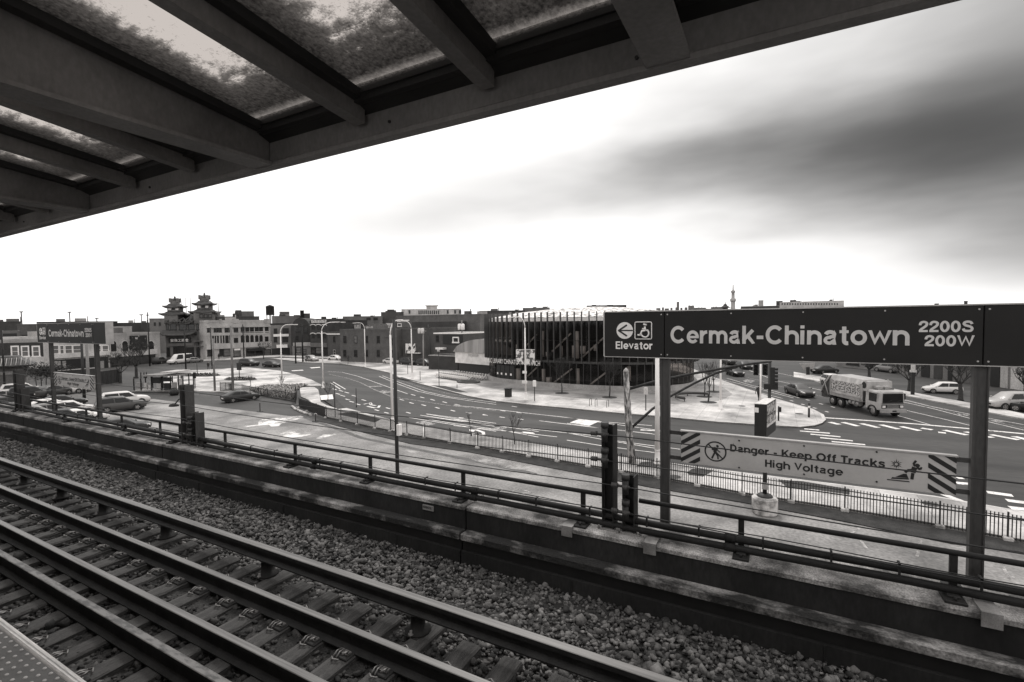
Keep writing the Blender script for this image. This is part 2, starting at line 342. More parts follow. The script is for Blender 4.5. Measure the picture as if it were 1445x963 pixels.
# ---- bold grotesque letters drawn as strokes
def _arc(cx, cy, rx, ry, a0, a1, n=18): return [(cx + rx * math.cos(R(a0 + (a1 - a0) * i / n)), cy + ry * math.sin(R(a0 + (a1 - a0) * i / n))) for i in range(n + 1)]
def _smooth(p, k=4):
    out = []
    for i in range(len(p) - 1):
        a, b, c, d = p[max(i - 1, 0)], p[i], p[i + 1], p[min(i + 2, len(p) - 1)]
        for t in range(k):
            t /= k; out.append(tuple(.5 * (2 * b[j] + (c[j] - a[j]) * t + (2 * a[j] - 5 * b[j] + 4 * c[j] - d[j]) * t * t + (3 * b[j] - a[j] - 3 * c[j] + d[j]) * t ** 3) for j in (0, 1)))
    return out + [p[-1]]
_arch = lambda x, rx: [(x, .30)] + _arc(x + rx, .40, rx, .245, 180, 0, 14) + [(x + 2 * rx, 0)]
GLY = {   # advance, then (stroke width factor, line)
 'n': (.72, [(1, [(.095, 0), (.095, .74)]), (.95, _arch(.095, .265))]), 'h': (.72, [(1, [(.095, 0), (.095, 1)]), (.95, _arch(.095, .265))]),
 'm': (1.08, [(1, [(.095, 0), (.095, .74)]), (.95, _arch(.095, .222)), (.95, _arch(.539, .222))]), 'r': (.47, [(1, [(.095, 0), (.095, .74)]), (.95, [(.095, .30)] + _arc(.42, .33, .325, .325, 180, 88, 8))]),
 'e': (.74, [(.92, _arc(.37, .37, .275, .285, 0, 322, 30)), (.68, [(.10, .36), (.74, .36)])]), 'c': (.70, [(.95, _arc(.37, .37, .275, .285, 42, 318, 28))]), 'o': (.76, [(.95, _arc(.38, .37, .285, .285, 0, 360, 32))]),
 'a': (.70, [(.95, [(.545, 0), (.545, .50)] + _arc(.335, .49, .21, .165, 0, 165, 12)), (.85, [(.545, .43), (.36, .40)] + _arc(.29, .225, .185, .145, 80, 330, 18) + [(.545, .22)])]),
 'k': (.68, [(1, [(.095, 0), (.095, 1)]), (.95, [(.13, .27), (.58, .76)]), (1, [(.29, .45), (.62, -.02)])]), 'i': (.27, [(1, [(.10, 0), (.10, .74)]), (1, [(.10, .84), (.10, 1)])]), 'l': (.27, [(1, [(.10, 0), (.10, 1)])]),
 't': (.46, [(1, [(.23, .93), (.23, .22)] + _arc(.36, .21, .13, .13, 180, 270, 6) + [(.43, .085)]), (.75, [(.01, .67), (.44, .67)])]), 'w': (1.0, [(.9, [(.06, .76), (.28, .04), (.50, .72), (.72, .04), (.94, .76)])]), 'v': (.66, [(.95, [(.06, .76), (.33, .02), (.60, .76)])]),
 's': (.64, [(.9, _smooth([(.555, .53), (.48, .635), (.32, .67), (.16, .625), (.13, .53), (.20, .44), (.35, .385), (.50, .32), (.535, .21), (.46, .11), (.31, .075), (.15, .11), (.085, .22)]))]),
 'S': (.80, [(1, _smooth([(.67, .70), (.58, .86), (.40, .91), (.20, .86), (.14, .72), (.24, .60), (.42, .53), (.62, .44), (.68, .28), (.60, .13), (.40, .09), (.17, .14), (.09, .31)]))]),
 '2': (.68, [(1, _smooth([(.09, .62), (.13, .80), (.28, .91), (.44, .90), (.57, .80), (.56, .64), (.46, .50), (.26, .33), (.13, .19), (.10, .06)])), (.95, [(.01, .09), (.65, .09)])]), '0': (.68, [(1, _arc(.33, .5, .24, .41, 0, 360, 32))]),
 'W': (1.12, [(.92, [(.06, 1.02), (.31, .03), (.56, .97), (.81, .03), (1.06, 1.02)])]), 'V': (.78, [(.98, [(.06, 1.02), (.38, .02), (.70, 1.02)])]), 'E': (.70, [(1, [(.1, 0), (.1, 1)]), (.85, [(.1, .915), (.66, .915)]), (.85, [(.1, .52), (.62, .52)]), (.85, [(.1, .085), (.68, .085)])]),
 'D': (.80, [(1, [(.1, 0), (.1, 1)]), (.92, [(.1, .915), (.34, .915)] + _arc(.34, .5, .33, .415, 90, -90, 18) + [(.1, .085)])]), 'K': (.78, [(1, [(.1, 0), (.1, 1)]), (.98, [(.14, .34), (.68, 1.02)]), (1, [(.31, .58), (.72, -.02)])]),
 'T': (.70, [(.95, [(.0, .91), (.70, .91)]), (1, [(.35, 0), (.35, .9)])]), 'H': (.76, [(1, [(.1, 0), (.1, 1)]), (1, [(.64, 0), (.64, 1)]), (.9, [(.1, .52), (.64, .52)])]), 'f': (.44, [(1, [(.22, 0), (.22, .76)] + _arc(.36, .77, .14, .145, 180, 90, 6) + [(.43, .915)]), (.75, [(.02, .67), (.42, .67)])]),
 'p': (.76, [(1, [(.095, -.27), (.095, .74)]), (.92, _arc(.38, .37, .275, .285, 0, 360, 30))]), 'g': (.74, [(.92, _arc(.36, .385, .265, .275, 0, 360, 30)), (1, [(.62, .74), (.62, -.02)] + _arc(.40, -.03, .22, .17, 0, -150, 10))]),
 'O': (.98, [(1, _arc(.48, .5, .385, .415, 0, 360, 36))]), 'C': (.94, [(1, _arc(.48, .5, .385, .415, 40, 320, 32))]), '-': (.46, [(.95, [(.04, .36), (.40, .36)])]), ' ': (.32, [])}
def strokes_on(mb, txt, x0, x1, z0, z1, fn, wt=.19, mi=0, gap=.07, words=None):
    tot = sum(GLY[c][0] + gap for c in txt) - gap - .03; kx = (x1 - x0) / tot; kz = z1 - z0; x = 0; lay = 0
    for c in txt:
        if c == ' ' and words: words(mb); mb = MB()
        adv, ls = GLY[c]
        for wf, ln in ls:
            top = 1.0 if c in 'WVKkhHTEDfl' else .74; lo_ = -.3 if c in 'pg' else 0; cut = c in 'wvWVkK'
            h = wt * wf / 2; ln = [Vector((a, b, 0)) for a, b in ln]; closed = (ln[0] - ln[-1]).length < 1e-4; L_, R_ = [], []; n = len(ln)
            for i, p in enumerate(ln):
                a = ln[i - 1] if i else (ln[-2] if closed else None); b = ln[i + 1] if i < n - 1 else (ln[1] if closed else None)
                d1 = (p - a).normalized() if a is not None else None; d2 = (b - p).normalized() if b is not None else None
                d1 = d1 or d2; d2 = d2 or d1; m = Vector((-(d1.y + d2.y), d1.x + d2.x, 0)).normalized(); k = h / max(.35, m.dot(Vector((-d1.y, d1.x, 0))))
                L_.append(p + m * k); R_.append(p - m * k)
            lay += 1; base = len(mb.v)
            for q in L_ + R_:
                yq = min(max(q.y, lo_), top) if cut else q.y; P_ = fn(x0 + (x + q.x) * kx, z0 + yq * kz); mb.v.append((P_[0], P_[1] - .00012 * (lay % 3), P_[2]))
            for i in range(n - 1): mb.f.append([base + n + i, base + n + i + 1, base + i + 1, base + i]); mb.m.append(mi); mb.sm.append(False)
        x += adv + gap
    if words: words(mb)
    return mb
def lerp(a, b, t): return a + (b - a) * t
# ================================================================== SETTING: ground, road, pavements
P = lambda pts: [G(*p) for p in pts]
Z3 = lambda pts: P(crop(430, 400, .22843, pts)); Z4 = lambda pts: P(crop(640, 400, .22839, pts))
Z2 = lambda pts: P(crop(200, 380, .24917, pts)); Z6 = lambda pts: P(crop(1120, 390, .24923, pts))
Z8 = lambda pts: P(crop(800, 580, .20768, pts)); Z9 = lambda pts: P(crop(980, 490, .13841, pts)); Z10 = lambda pts: P(crop(1280, 500, .12462, pts))
Z11 = lambda pts: P(crop(500, 560, .17993, pts)); Z12 = lambda pts: P(crop(300, 520, .12465, pts)); Z13 = lambda pts: P(crop(1080, 580, .29084, pts))
Z14 = lambda pts: P(crop(380, 430, .13503, pts)); Z15 = lambda pts: P(crop(880, 500, .18683, pts))
b = MB(); b.sheet([(-2500, -300), (2500, -300), (2500, 3500), (-2500, 3500)], -.02); b.build('ground', m_ground, kind='structure')
CURB_N = P([(487, 578), (524, 588), (560, 597), (640, 613), (740, 627), (830, 641), (1000, 665), (1200, 690), (1320, 705), (1445, 727), (1600, 752)])
FENCE = P([(417, 572), (422, 577), (460, 591), (529, 606), (599, 620), (674, 633.5), (830, 660), (927, 676), (1047, 699.5), (1192, 722.5), (1326, 746), (1422, 764), (1500, 779), (1600, 800)])
CURB_F = P([(380, 506), (430, 512), (482, 514), (514, 519), (551, 527), (567, 535), (599, 544), (635, 553), (661, 560), (700, 567), (754, 573), (809, 578), (882, 585), (920, 588), (1014, 597), (1099, 602.5)])
CORNER = P([(1099, 602.5), (1128, 604), (1147, 602), (1158, 598.5), (1163, 594), (1160, 587), (1145, 579), (1092, 564), (1012, 536), (985, 525), (962, 516)])
# lot between the viaduct and the fence
lot_edge = [Vector((-190, 6, 0)), Vector((60, 6, 0))] + [FENCE[i] for i in range(len(FENCE) - 1, -1, -1)] + Z2([(660, 722), (440, 702), (240, 692), (0, 727)]) + P([(120, 574), (40, 560), (-60, 556)])
b = MB(); b.sheet(lot_edge, .0); b.build('parking_lot', m_lot, kind='structure')
road = [CURB_N[0]] + CURB_N[1:] + P([(1600, 650), (1445, 592), (1377, 579), (1280, 560), (1120, 533), (1040, 513), (1000, 503), (962, 513), (985, 525)]) 
# one asphalt sheet carries both streets; pavements stand on it as slabs
b = MB(); b.sheet([(-260, 32), (-70, 34), (-45, 34), (70, 31), (70, 330), (-260, 330)], .004); b.build('road', m_road, kind='structure')
KH = .13
pv = MB()
fn_ = [f + Vector((0, .25, 0)) for f in FENCE]
pv.poly([*CURB_N, *fn_[::-1][:-2], *Z12([(1085, 365), (1000, 330), (985, 225), (1150, 220), (1195, 250), (1215, 330), (1225, 390), (1290, 430), (1420, 470)])], -.02, KH)
far_side = CURB_F + CORNER[1:] + [AT(962, 505, 125), AT(900, 505, 175), AT(690, 505, 175)] + P([(640, 520), (560, 512), (480, 508)])
pv.poly(far_side, -.02, KH)
arch_r = Z10([(0, 480), (300, 540), (750, 630), (920, 670), (1324, 745), (1700, 830), (1700, 760), (1324, 690), (920, 600), (750, 570), (300, 490), (0, 430)])
arch_l = P([(1120, 531), (1060, 517), (1010, 505), (1012, 502), (1064, 513), (1120, 524), (1200, 540)])
pv.poly(arch_r[:6] + arch_r[6:] + P([(1120, 526)]) + P([(1120, 533)]), -.02, KH)
pv.poly(P([(440, 510), (475, 510.5), (560, 516), (620, 519), (620, 514), (560, 511), (480, 507)]), -.02, KH + .004)
pv.poly(P([(225, 511), (300, 509.5), (392, 504), (470, 506.5), (470, 504.8), (392, 501.5), (300, 506), (225, 508)]), -.02, KH)
pv.build('pavement', [m_walk], kind='structure')
kb = MB(); kb.strip([p + Vector((0, .1, 0)) for p in CURB_N], .2, KH + .006); kb.strip(CURB_F, .22, KH + .006); kb.strip(CORNER, .3, KH + .006)
kb.build('kerb', m_kerb, kind='structure')
# the square with the shelter, darker paving and planted beds
pz = MB(); pz.poly(Z2([(150, 612), (205, 590), (250, 577), (370, 573), (600, 560), (790, 580), (870, 600), (960, 630), (1035, 668), (1005, 668), (880, 660), (620, 690), (660, 716), (440, 700), (240, 690), (150, 690), (120, 640)]), -.02, KH + .01)
pz.build('plaza', slab_mat('plaza_light', .17, .64, 2.6, .7), kind='structure')
bd = MB()
for cx_, cy_, rx_, ry_ in ((340, 605, 110, 9), (560, 628, 95, 9)):
    bd.poly(Z2([(cx_ + rx_ * math.cos(a * .3927), cy_ + ry_ * math.sin(a * .3927)) for a in range(16)]), KH, KH + .04)
bd.poly(Z12([(420, 255), (560, 215), (960, 200), (1085, 190), (960, 250), (945, 385), (700, 345), (520, 305)]), 0, KH + .05)
for q in ([(1010, 672), (1072, 678), (1100, 740), (1150, 793), (1110, 800), (1012, 735)],): bd.poly(Z2(q), KH, KH + .012)
for q in ([(560, 588), (740, 625), (690, 610), (600, 585)], [(780, 635), (870, 640), (1010, 680), (930, 677)], [(200, 815), (300, 800), (470, 850), (430, 868)]): bd.poly(Z3(q), KH, KH + .012)
for q in ([(270, 488), (300, 462), (385, 455), (412, 470), (380, 492)], [(560, 520), (590, 500), (712, 510), (650, 545), (570, 535)]): bd.poly(P(crop(830, 540, .2492, q)), KH, KH + .012)
bd.poly(Z13([(60, 345), (180, 352), (410, 392), (408, 418), (230, 392), (110, 385)]), KH, KH + .012)
for cx_, cy_ in ((793, 556.5), (860, 562.5), (999.5, 569.5), (994, 561.5), (1007, 554.5)):
    c = G(cx_, cy_); bd.poly([(c.x + .95 * math.cos(a * .52), c.y + .95 * math.sin(a * .52)) for a in range(12)], KH, KH + .014)
bd.build('planting_bed', m_bed, kind='structure')
wp = MB(); wp.sheet(Z2([(1010, 722), (1080, 716), (1086, 742), (1016, 748)]), KH + .02)
wp.build('pavement_patch', M('pale_patch', .7, .8, 2, .6), kind='structure')
dp = MB()
dp.sheet([*CURB_F[9:15]] + Z15([(600, 510), (520, 470), (430, 455)]) + [G(900, 572), G(830, 566), G(760, 559), G(700, 553), G(660, 545), G(640, 535), G(690, 528), G(780, 530), G(900, 530), G(1000, 535), G(1030, 556), G(1018, 566), G(1000, 574), G(960, 577)], KH + .003) if False else dp.sheet([G(900, 570), G(830, 565), G(760, 558), G(715, 553), G(680, 547), G(655, 538), G(690, 526), G(780, 526), G(900, 530), G(985, 538), G(1020, 548), G(1034, 558), G(1018, 567), G(985, 571), G(950, 572)], KH + .004)
dp.build('library_forecourt', m_plaza, kind='structure')
# soil along the fence, tar seams, puddle glare painted pale and grey stains on the lot
sb = MB(); off = [f + Vector((0, -1.5 - .35 * math.sin(i * 2.1), 0)) for i, f in enumerate(FENCE)]
sb.poly([*FENCE[2:], *off[2:][::-1]], -.01, .05); sb.build('soil_strip', m_soil, kind='structure')
sm = MB(); sm.strip(Z11([(-400, 160), (-100, 265), (60, 325), (350, 385), (620, 440), (860, 487), (1340, 590), (1420, 610)]), .5, .006)
sm.strip(P([(0, 565), (120, 578), (260, 603), (330, 612)]), .35, .006); sm.strip(Z2([(0, 745), (240, 705), (600, 735), (870, 745)]), .3, .007)
sm.build('asphalt_seam', m_seam, kind='structure')
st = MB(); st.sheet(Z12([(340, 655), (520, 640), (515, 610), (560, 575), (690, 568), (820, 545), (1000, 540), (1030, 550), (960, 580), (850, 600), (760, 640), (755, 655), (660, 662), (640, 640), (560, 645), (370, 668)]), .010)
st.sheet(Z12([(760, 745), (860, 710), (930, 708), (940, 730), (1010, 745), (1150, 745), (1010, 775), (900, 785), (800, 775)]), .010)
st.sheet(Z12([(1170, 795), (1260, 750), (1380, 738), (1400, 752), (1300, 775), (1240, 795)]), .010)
st.build('painted_puddle_glare', m_glare, kind='structure')
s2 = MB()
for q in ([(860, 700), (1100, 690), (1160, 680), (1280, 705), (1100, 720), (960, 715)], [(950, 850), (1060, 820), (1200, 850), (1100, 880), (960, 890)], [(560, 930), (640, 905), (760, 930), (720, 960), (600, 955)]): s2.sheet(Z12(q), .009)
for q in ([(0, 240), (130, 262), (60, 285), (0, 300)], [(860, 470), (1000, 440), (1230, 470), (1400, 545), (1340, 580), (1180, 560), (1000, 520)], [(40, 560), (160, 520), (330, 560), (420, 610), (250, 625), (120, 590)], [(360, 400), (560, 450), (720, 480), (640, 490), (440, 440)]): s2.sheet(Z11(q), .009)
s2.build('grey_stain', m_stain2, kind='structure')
lp = MB()
for a_, b_ in (((1303, 748), (1294, 786)), ((1413, 795), (1424, 818)), ((1418, 818), (1432, 815)), ((1222, 741), (1196, 756)), ((1210, 757), (1224, 776))): lp.strip(P([a_, b_]), .11, .012)
for q in ([(1110, 60), (1240, 0)], [(1240, 0), (1380, 40)], [(1110, 60), (1380, 40)], [(1380, 40), (1200, 105)]): lp.strip(P(crop(560, 690, .1384, q)), .10, .012)
lp.build('lot_marking', m_paint2, kind='structure')
# ---- painted road markings
mk = MB(); mw = MB(); ZM = .012
def S(zf, pts, w=.13, old=False): (mw if old else mk).strip(zf(pts), w, ZM + (.003 if old else 0))
S(Z3, [(140, 545), (230, 550), (330, 575), (430, 610), (540, 650), (635, 683)])
S(Z3, [(150, 562), (250, 583), (340, 612), (430, 657), (540, 703), (700, 726), (900, 757), (1182, 787)], .2, True)
S(Z3, [(460, 575), (560, 617), (700, 668), (860, 703), (1000, 724), (1182, 749)], .13); S(Z3, [(480, 572), (600, 618), (740, 668), (900, 703), (1060, 722), (1182, 737)], .13)
S(Z3, [(540, 595), (620, 610), (740, 650), (880, 680), (1000, 700)], .12, True)
S(Z3, [(160, 615), (220, 655)], .16); S(Z3, [(175, 610), (252, 655)], .16)
for r_ in ([(185, 655), (225, 665), (260, 675), (305, 695), (365, 722)], [(205, 683), (235, 695), (265, 718), (290, 732), (330, 748)], [(505, 800), (445, 784), (515, 772)], [(670, 690), (725, 705), (790, 720), (865, 735), (945, 750)], [(600, 720), (660, 740), (735, 753), (820, 770), (915, 787), (1010, 800), (1115, 813)], [(640, 800)]):
    for x_, y_ in r_: S(Z3, [(x_ - 13, y_ - 3), (x_ + 13, y_ + 4)], .2)
S(Z3, [(645, 830), (860, 865), (1182, 915)]); S(Z3, [(715, 815), (900, 842), (1182, 878)]); S(Z3, [(750, 807), (950, 834), (1182, 866)])
for q in ([(385, 636), (470, 634), (480, 640), (400, 642)], [(460, 672), (480, 662), (530, 668), (545, 676), (490, 680)]): mw.sheet(Z3(q), ZM + .006)
mw.sheet(Z3([(680, 862), (730, 850), (815, 868), (760, 882)]), ZM + .006)
for q in ([(365, 748), (400, 740), (410, 752), (440, 756)], [(385, 760), (430, 770), (455, 768), (462, 756)], [(405, 738), (412, 748)]): S(Z3, q, .3)
S(Z11, [(425, 163), (560, 175), (740, 205), (920, 230), (1180, 268), (1445, 318)]); S(Z11, [(565, 137), (820, 180), (1100, 225), (1445, 275)]); S(Z11, [(520, 147), (800, 190), (1100, 233)])
S(Z11, [(905, 265), (960, 262), (1010, 280), (1015, 300), (925, 302), (935, 288)], .35); mk.sheet(Z11([(900, 258), (950, 262), (935, 278), (905, 272)]), ZM + .004)
mw.sheet(Z11([(1060, 255), (1120, 240), (1215, 238), (1150, 268)]), ZM + .006); mk.sheet(Z11([(1315, 275), (1400, 282), (1420, 293), (1330, 288)]), ZM + .006)
S(Z11, [(820, 165), (855, 168)], .25)
S(Z11, [(-60, 90), (30, 150), (180, 180), (440, 225), (760, 285), (1000, 330), (1445, 388)], .11)
S(Z4, [(0, 755), (120, 765), (300, 785), (430, 800), (700, 830), (900, 855), (1226, 880)], .15); S(Z4, [(530, 850), (920, 897), (1226, 930)], .15)
S(Z4, [(0, 840), (300, 882), (700, 925), (1000, 955)]); S(Z4, [(0, 880), (400, 922), (640, 950)])
for x_, y_ in ((20, 750), (95, 800), (195, 815), (300, 828), (415, 840), (205, 775), (305, 788), (405, 800), (375, 762)): S(Z4, [(x_ - 16, y_ - 2), (x_ + 16, y_ + 3)], .18)
mk.sheet(Z4([(718, 862), (770, 842), (905, 852), (838, 882)]), ZM + .006)
S(Z8, [(0, 45), (250, 82), (600, 130), (780, 152)]); S(Z8, [(500, 130), (640, 138)], .4); S(Z8, [(0, 85), (240, 120), (640, 165)]); S(Z8, [(0, 150), (250, 197), (640, 262)]); S(Z8, [(0, 200), (250, 240), (600, 285), (770, 312)]); S(Z8, [(335, 205), (600, 240), (770, 262)])
S(Z13, [(-120, 130), (200, 165), (800, 210), (1020, 225), (1255, 255)], .14, True) if False else None
# crossing, lane edges and hatching where the two streets meet
S(Z6, [(165, 801), (420, 818), (700, 838), (1015, 866), (1304, 893)], .42)
for a_, b_ in (((200, 826), (262, 841)), ((272, 826), (370, 851)), ((375, 833), (487, 860)), ((487, 840), (600, 868)), ((600, 850), (722, 877)), ((718, 860), (790, 871)), ((815, 884), (865, 889)), ((842, 870), (990, 902)), ((967, 881), (1015, 890)), ((1107, 896), (1285, 929)), ((1240, 906), (1330, 928)), ((1095, 908), (1130, 915))): S(Z6, [(lerp(a_[0], b_[0], .06), lerp(a_[1], b_[1], .06)), (lerp(a_[0], b_[0], .94), lerp(a_[1], b_[1], .94))], .52)
for a_, b_ in (((60, 865), (145, 872)), ((35, 877), (205, 890)), ((95, 895), (265, 910)), ((150, 915), (335, 933)), ((215, 937), (405, 955))): S(Z6, [a_, b_], .36)
for q in ([(808, 390), (835, 388), (1000, 452), (965, 455)],): mk.sheet(Z13(q), ZM + .006)
for a_, b_ in (((925, 324), (957, 326)), ((925, 350), (1000, 357)), ((1075, 395), (1200, 412)), ((1170, 435), (1290, 450)), ((1185, 470), (1290, 482))): S(Z13, [a_, b_], .5)
S(Z10, [(-240, 470), (0, 525), (260, 590), (745, 690), (925, 728), (1324, 800)], .12); S(Z10, [(-240, 495), (0, 552), (300, 620), (745, 737), (925, 768), (1324, 862)], .12); S(Z10, [(-150, 500), (200, 580), (600, 678), (745, 712), (925, 752), (1324, 838)], .1, True)
S(Z10, [(-200, 595), (0, 640), (400, 733), (745, 815), (1000, 880)], .12); S(Z10, [(-150, 685), (0, 726), (260, 800)], .12)
mw.sheet(Z10([(925, 745), (1000, 748), (1110, 770), (1010, 775)]), ZM + .006); mw.sheet(Z10([(560, 672), (690, 690), (700, 702), (590, 690)]), ZM + .006)
S(Z9, [(220, 328), (450, 400), (640, 460), (900, 525)], .12); S(Z9, [(235, 322), (500, 385), (760, 455), (1010, 520)], .12); S(Z9, [(330, 318), (560, 385), (830, 455), (1068, 520)], .12)
S(Z9, [(500, 300), (680, 345), (840, 395), (1000, 430), (1340, 515)], .12, True); S(Z9, [(560, 240), (840, 345), (1340, 450)], .12); S(Z9, [(830, 262), (1100, 315), (1340, 375)], .12)
for x_, y_ in ((990, 548), (1105, 585), (1155, 540), (1225, 622), (1290, 580), (1350, 660), (1410, 612)): S(Z9, [(x_ - 18, y_ - 4), (x_ + 18, y_ + 5)], .2)
mw.sheet(Z9([(490, 345), (540, 330), (620, 345), (580, 365), (520, 360)]), ZM + .006)
for q in ([(230, 690), (350, 683), (360, 690), (240, 697)], [(420, 660), (530, 652), (535, 660), (440, 668)]): mk.sheet(Z14(q), ZM + .006)
mk.build('road_marking', m_paint, kind='structure'); mw.build('worn_road_marking', m_paint2, kind='structure')
# manhole covers
mh = MB()
for x_, y_ in ((1313, 715), (952, 676), (1047, 575), (1128, 586)):
    c = G(x_, y_); mh.sheet([(c.x + .38 * math.cos(a * .52), c.y + .38 * math.sin(a * .52)) for a in range(12)], KH + .012)
mh.build('pavement_cover', m_steel2, kind='structure')
# ================================================================== RAILWAY
RAILZ = 7.15; XA, XB = -60, 14
b = MB(); b.box((-200, -7, -.02), (60, 5.62, 6.35)); b.build('viaduct', m_wallface, kind='structure')
b = MB(); xs = np.linspace(XA, XB, 75); ys = np.linspace(.7, 5.0, 22); vs = []
for x in xs:
    for y in ys: vs.append((x, y, (6.915 if y < 3.6 else 6.88) + rng.normal(0, .012)))
b.add(vs, [[i * 22 + j, (i + 1) * 22 + j, (i + 1) * 22 + j + 1, i * 22 + j + 1] for i in range(74) for j in range(21)]); b.build('ballast_ground', m_ballast, kind='structure')
def stones(name, pts, size, mat):
    ph = (1 + 5 ** .5) / 2
    base = np.array([(-1, ph, 0), (1, ph, 0), (-1, -ph, 0), (1, -ph, 0), (0, -1, ph), (0, 1, ph), (0, -1, -ph), (0, 1, -ph), (ph, 0, -1), (ph, 0, 1), (-ph, 0, -1), (-ph, 0, 1)]) / 1.9
    fc = np.array([(0, 11, 5), (0, 5, 1), (0, 1, 7), (0, 7, 10), (0, 10, 11), (1, 5, 9), (5, 11, 4), (11, 10, 2), (10, 7, 6), (7, 1, 8), (3, 9, 4), (3, 4, 2), (3, 2, 6), (3, 6, 8), (3, 8, 9), (4, 9, 5), (2, 4, 11), (6, 2, 10), (8, 6, 7), (9, 8, 1)])
    n = len(pts); q = rng.normal(size=(n, 4)); q /= np.linalg.norm(q, axis=1)[:, None]; w, x, y, z = q.T
    Rm = np.stack([1 - 2 * (y * y + z * z), 2 * (x * y - z * w), 2 * (x * z + y * w), 2 * (x * y + z * w), 1 - 2 * (x * x + z * z), 2 * (y * z - x * w), 2 * (x * z - y * w), 2 * (y * z + x * w), 1 - 2 * (x * x + y * y)], 1).reshape(n, 3, 3)
    sc = size * np.exp(rng.normal(0, .36, (n, 1, 1))) * rng.uniform(.5, 1.2, (n, 1, 3))
    v = base[None] * rng.uniform(.6, 1.35, (n, 12, 1)) * sc; v = np.einsum('nij,nkj->nki', Rm, v) * np.array([1, 1, .85]) + np.array(pts)[:, None, :]
    f = (fc[None] + (np.arange(n) * 12)[:, None, None]).reshape(-1, 3)
    me = bpy.data.meshes.new(name); me.vertices.add(n * 12); me.vertices.foreach_set('co', v.reshape(-1)); me.loops.add(len(f) * 3); me.loops.foreach_set('vertex_index', f.reshape(-1).astype(np.int32))
    me.polygons.add(len(f)); me.polygons.foreach_set('loop_start', np.arange(0, len(f) * 3, 3, dtype=np.int32)); me.update(calc_edges=True); me.validate()
    me.materials.append(mat); o = bpy.data.objects.new(name, me); COL.objects.link(o); o['kind'] = 'stuff'
    return o
pts = []
def scatter(n, x0, x1, y0, y1, zf, s=0):
    for x, y in zip(rng.uniform(x0, x1, n), rng.uniform(y0, y1, n)): pts.append((x, y, zf(x, y) + abs(rng.normal(0, .016))))
scatter(17000, -9, 3.5, 3.55, 5.02, lambda x, y: 6.885); scatter(14000, -21, -9, 3.55, 5.02, lambda x, y: 6.885)
o = stones('ballast_stones', pts, .025, m_stone); tag(o, 'grey crushed stone shoulder between the power rail and the parapet', 'ballast'); pts = []
scatter(24000, -15, 3.5, .95, 3.6, lambda x, y: 6.903)
o = stones('ballast_stones', pts, .026, m_stone2); tag(o, 'darker crushed stone filling the gaps between ties and rails', 'ballast')
TIEX0, TIEP = -3.88, .4575
def make_tie(k, long):
    r_ = random.Random(k); L1 = 3.95 if long else 3.7
    mb = MB(); n = 7; rings = []
    for i in range(n):
        y = 1.05 + (L1 - 1.05) * i / (n - 1); j = lambda: r_.uniform(-.008, .008)
        rings.append([(-.105 + j(), y, 6.76), (.105 + j(), y, 6.76), (.105 + j(), y, 6.955 + j()), (.085 + j(), y, 6.97 + j() * .6), (-.085 + j(), y, 6.97 + j() * .6), (-.105 + j(), y, 6.955 + j())])
    mb.loft(rings); t = mb.build('railway_tie', m_tie)
    for yc in (1.63, 3.135): MB().bbox((-.09, yc - .17, 6.965), (.09, yc + .17, 6.985), .006).build('tie_plate', m_rust, t)
    for yc, sg in ((3.135, -1), (3.135, 1), (1.63, 1)):
        y = yc + sg * .11; cl = MB()
        cl.box((-.062, y - sg * .035 if sg > 0 else y - .02, 6.986), (.062, y + .02 if sg > 0 else y + .035, 7.0))
        for dx in (-.055, -.02): cl.tube([(dx, y - sg * .03, 7.0), (dx, y + sg * .03, 7.012), (dx + .01, y + sg * .085, 6.995)], .008, 5)
        cl.tube([(-.06, y + sg * .085, 6.99), (-.02, y + sg * .115, 6.997), (.03, y + sg * .09, 6.992)], .008, 5)
        cl.tube([(.035, y, 7.0), (.065, y + sg * .012, 7.03), (.06, y + sg * .045, 7.035), (.03, y + sg * .05, 7.01)], .010, 5)
        cl.build('rail_clip', m_clip, t)
    return t
protos = [make_tie(1, False), make_tie(2, False), make_tie(3, False), make_tie(4, True)]
used = set(); k = -52
while TIEX0 + k * TIEP < 3.2:
    x = TIEX0 + k * TIEP + random.uniform(-.02, .02); pr = 3 if k % 5 == 2 else abs(k * 7) % 3
    t = protos[pr] if pr not in used else copy_tree(protos[pr]); used.add(pr)
    t.location = (x, 0, 0); t.rotation_euler = (0, 0, random.uniform(-.008, .008))
    tag(t, 'weathered wooden railway tie lying in the dark stone ballast', 'railway tie', 'railway ties under the rails'); k += 1
def rail(name, label, y, z, worn, grp=None, h=.18, headw=.07, footw=.14, cat='rail'):
    t = thing(name, label, cat, (-3, y, z - h), 0, grp); hw, fw = headw / 2, footw / 2
    sec = [(-fw, 0), (fw, 0), (fw, .012), (.012, .035), (.012, h - .045), (hw, h - .035), (hw, h - .004), (-hw, h - .004), (-hw, h - .035), (-.012, h - .045), (-.012, .035), (-fw, .012)]
    mb = MB(); mb.loft([[(x, y + a, z - h + c) for a, c in sec] for x in (XA, XB)]); mb.build('rail_body', m_rust, t)
    mb = MB(); e = .006; mb.loft([[(x, y - hw, z - .004), (x, y + hw, z - .004), (x, y + hw - e, z), (x, y - hw + e, z)] for x in (XA, XB)]); mb.build('running_surface', m_railtop2 if worn else m_railtop, t)
    return t
rail('running_rail', 'polished running rail farther from the platform, with spring clips beside it', 3.135, RAILZ, False)
rail('running_rail', 'running rail tucked under the platform edge', 1.63, RAILZ, False)
rail('guard_rail', 'inner guard rail with a brighter polished edge, nearer the middle clips', 2.535, RAILZ, False)
rail('guard_rail', 'inner guard rail with a chipped rusty top, nearest the platform', 2.175, RAILZ, True)
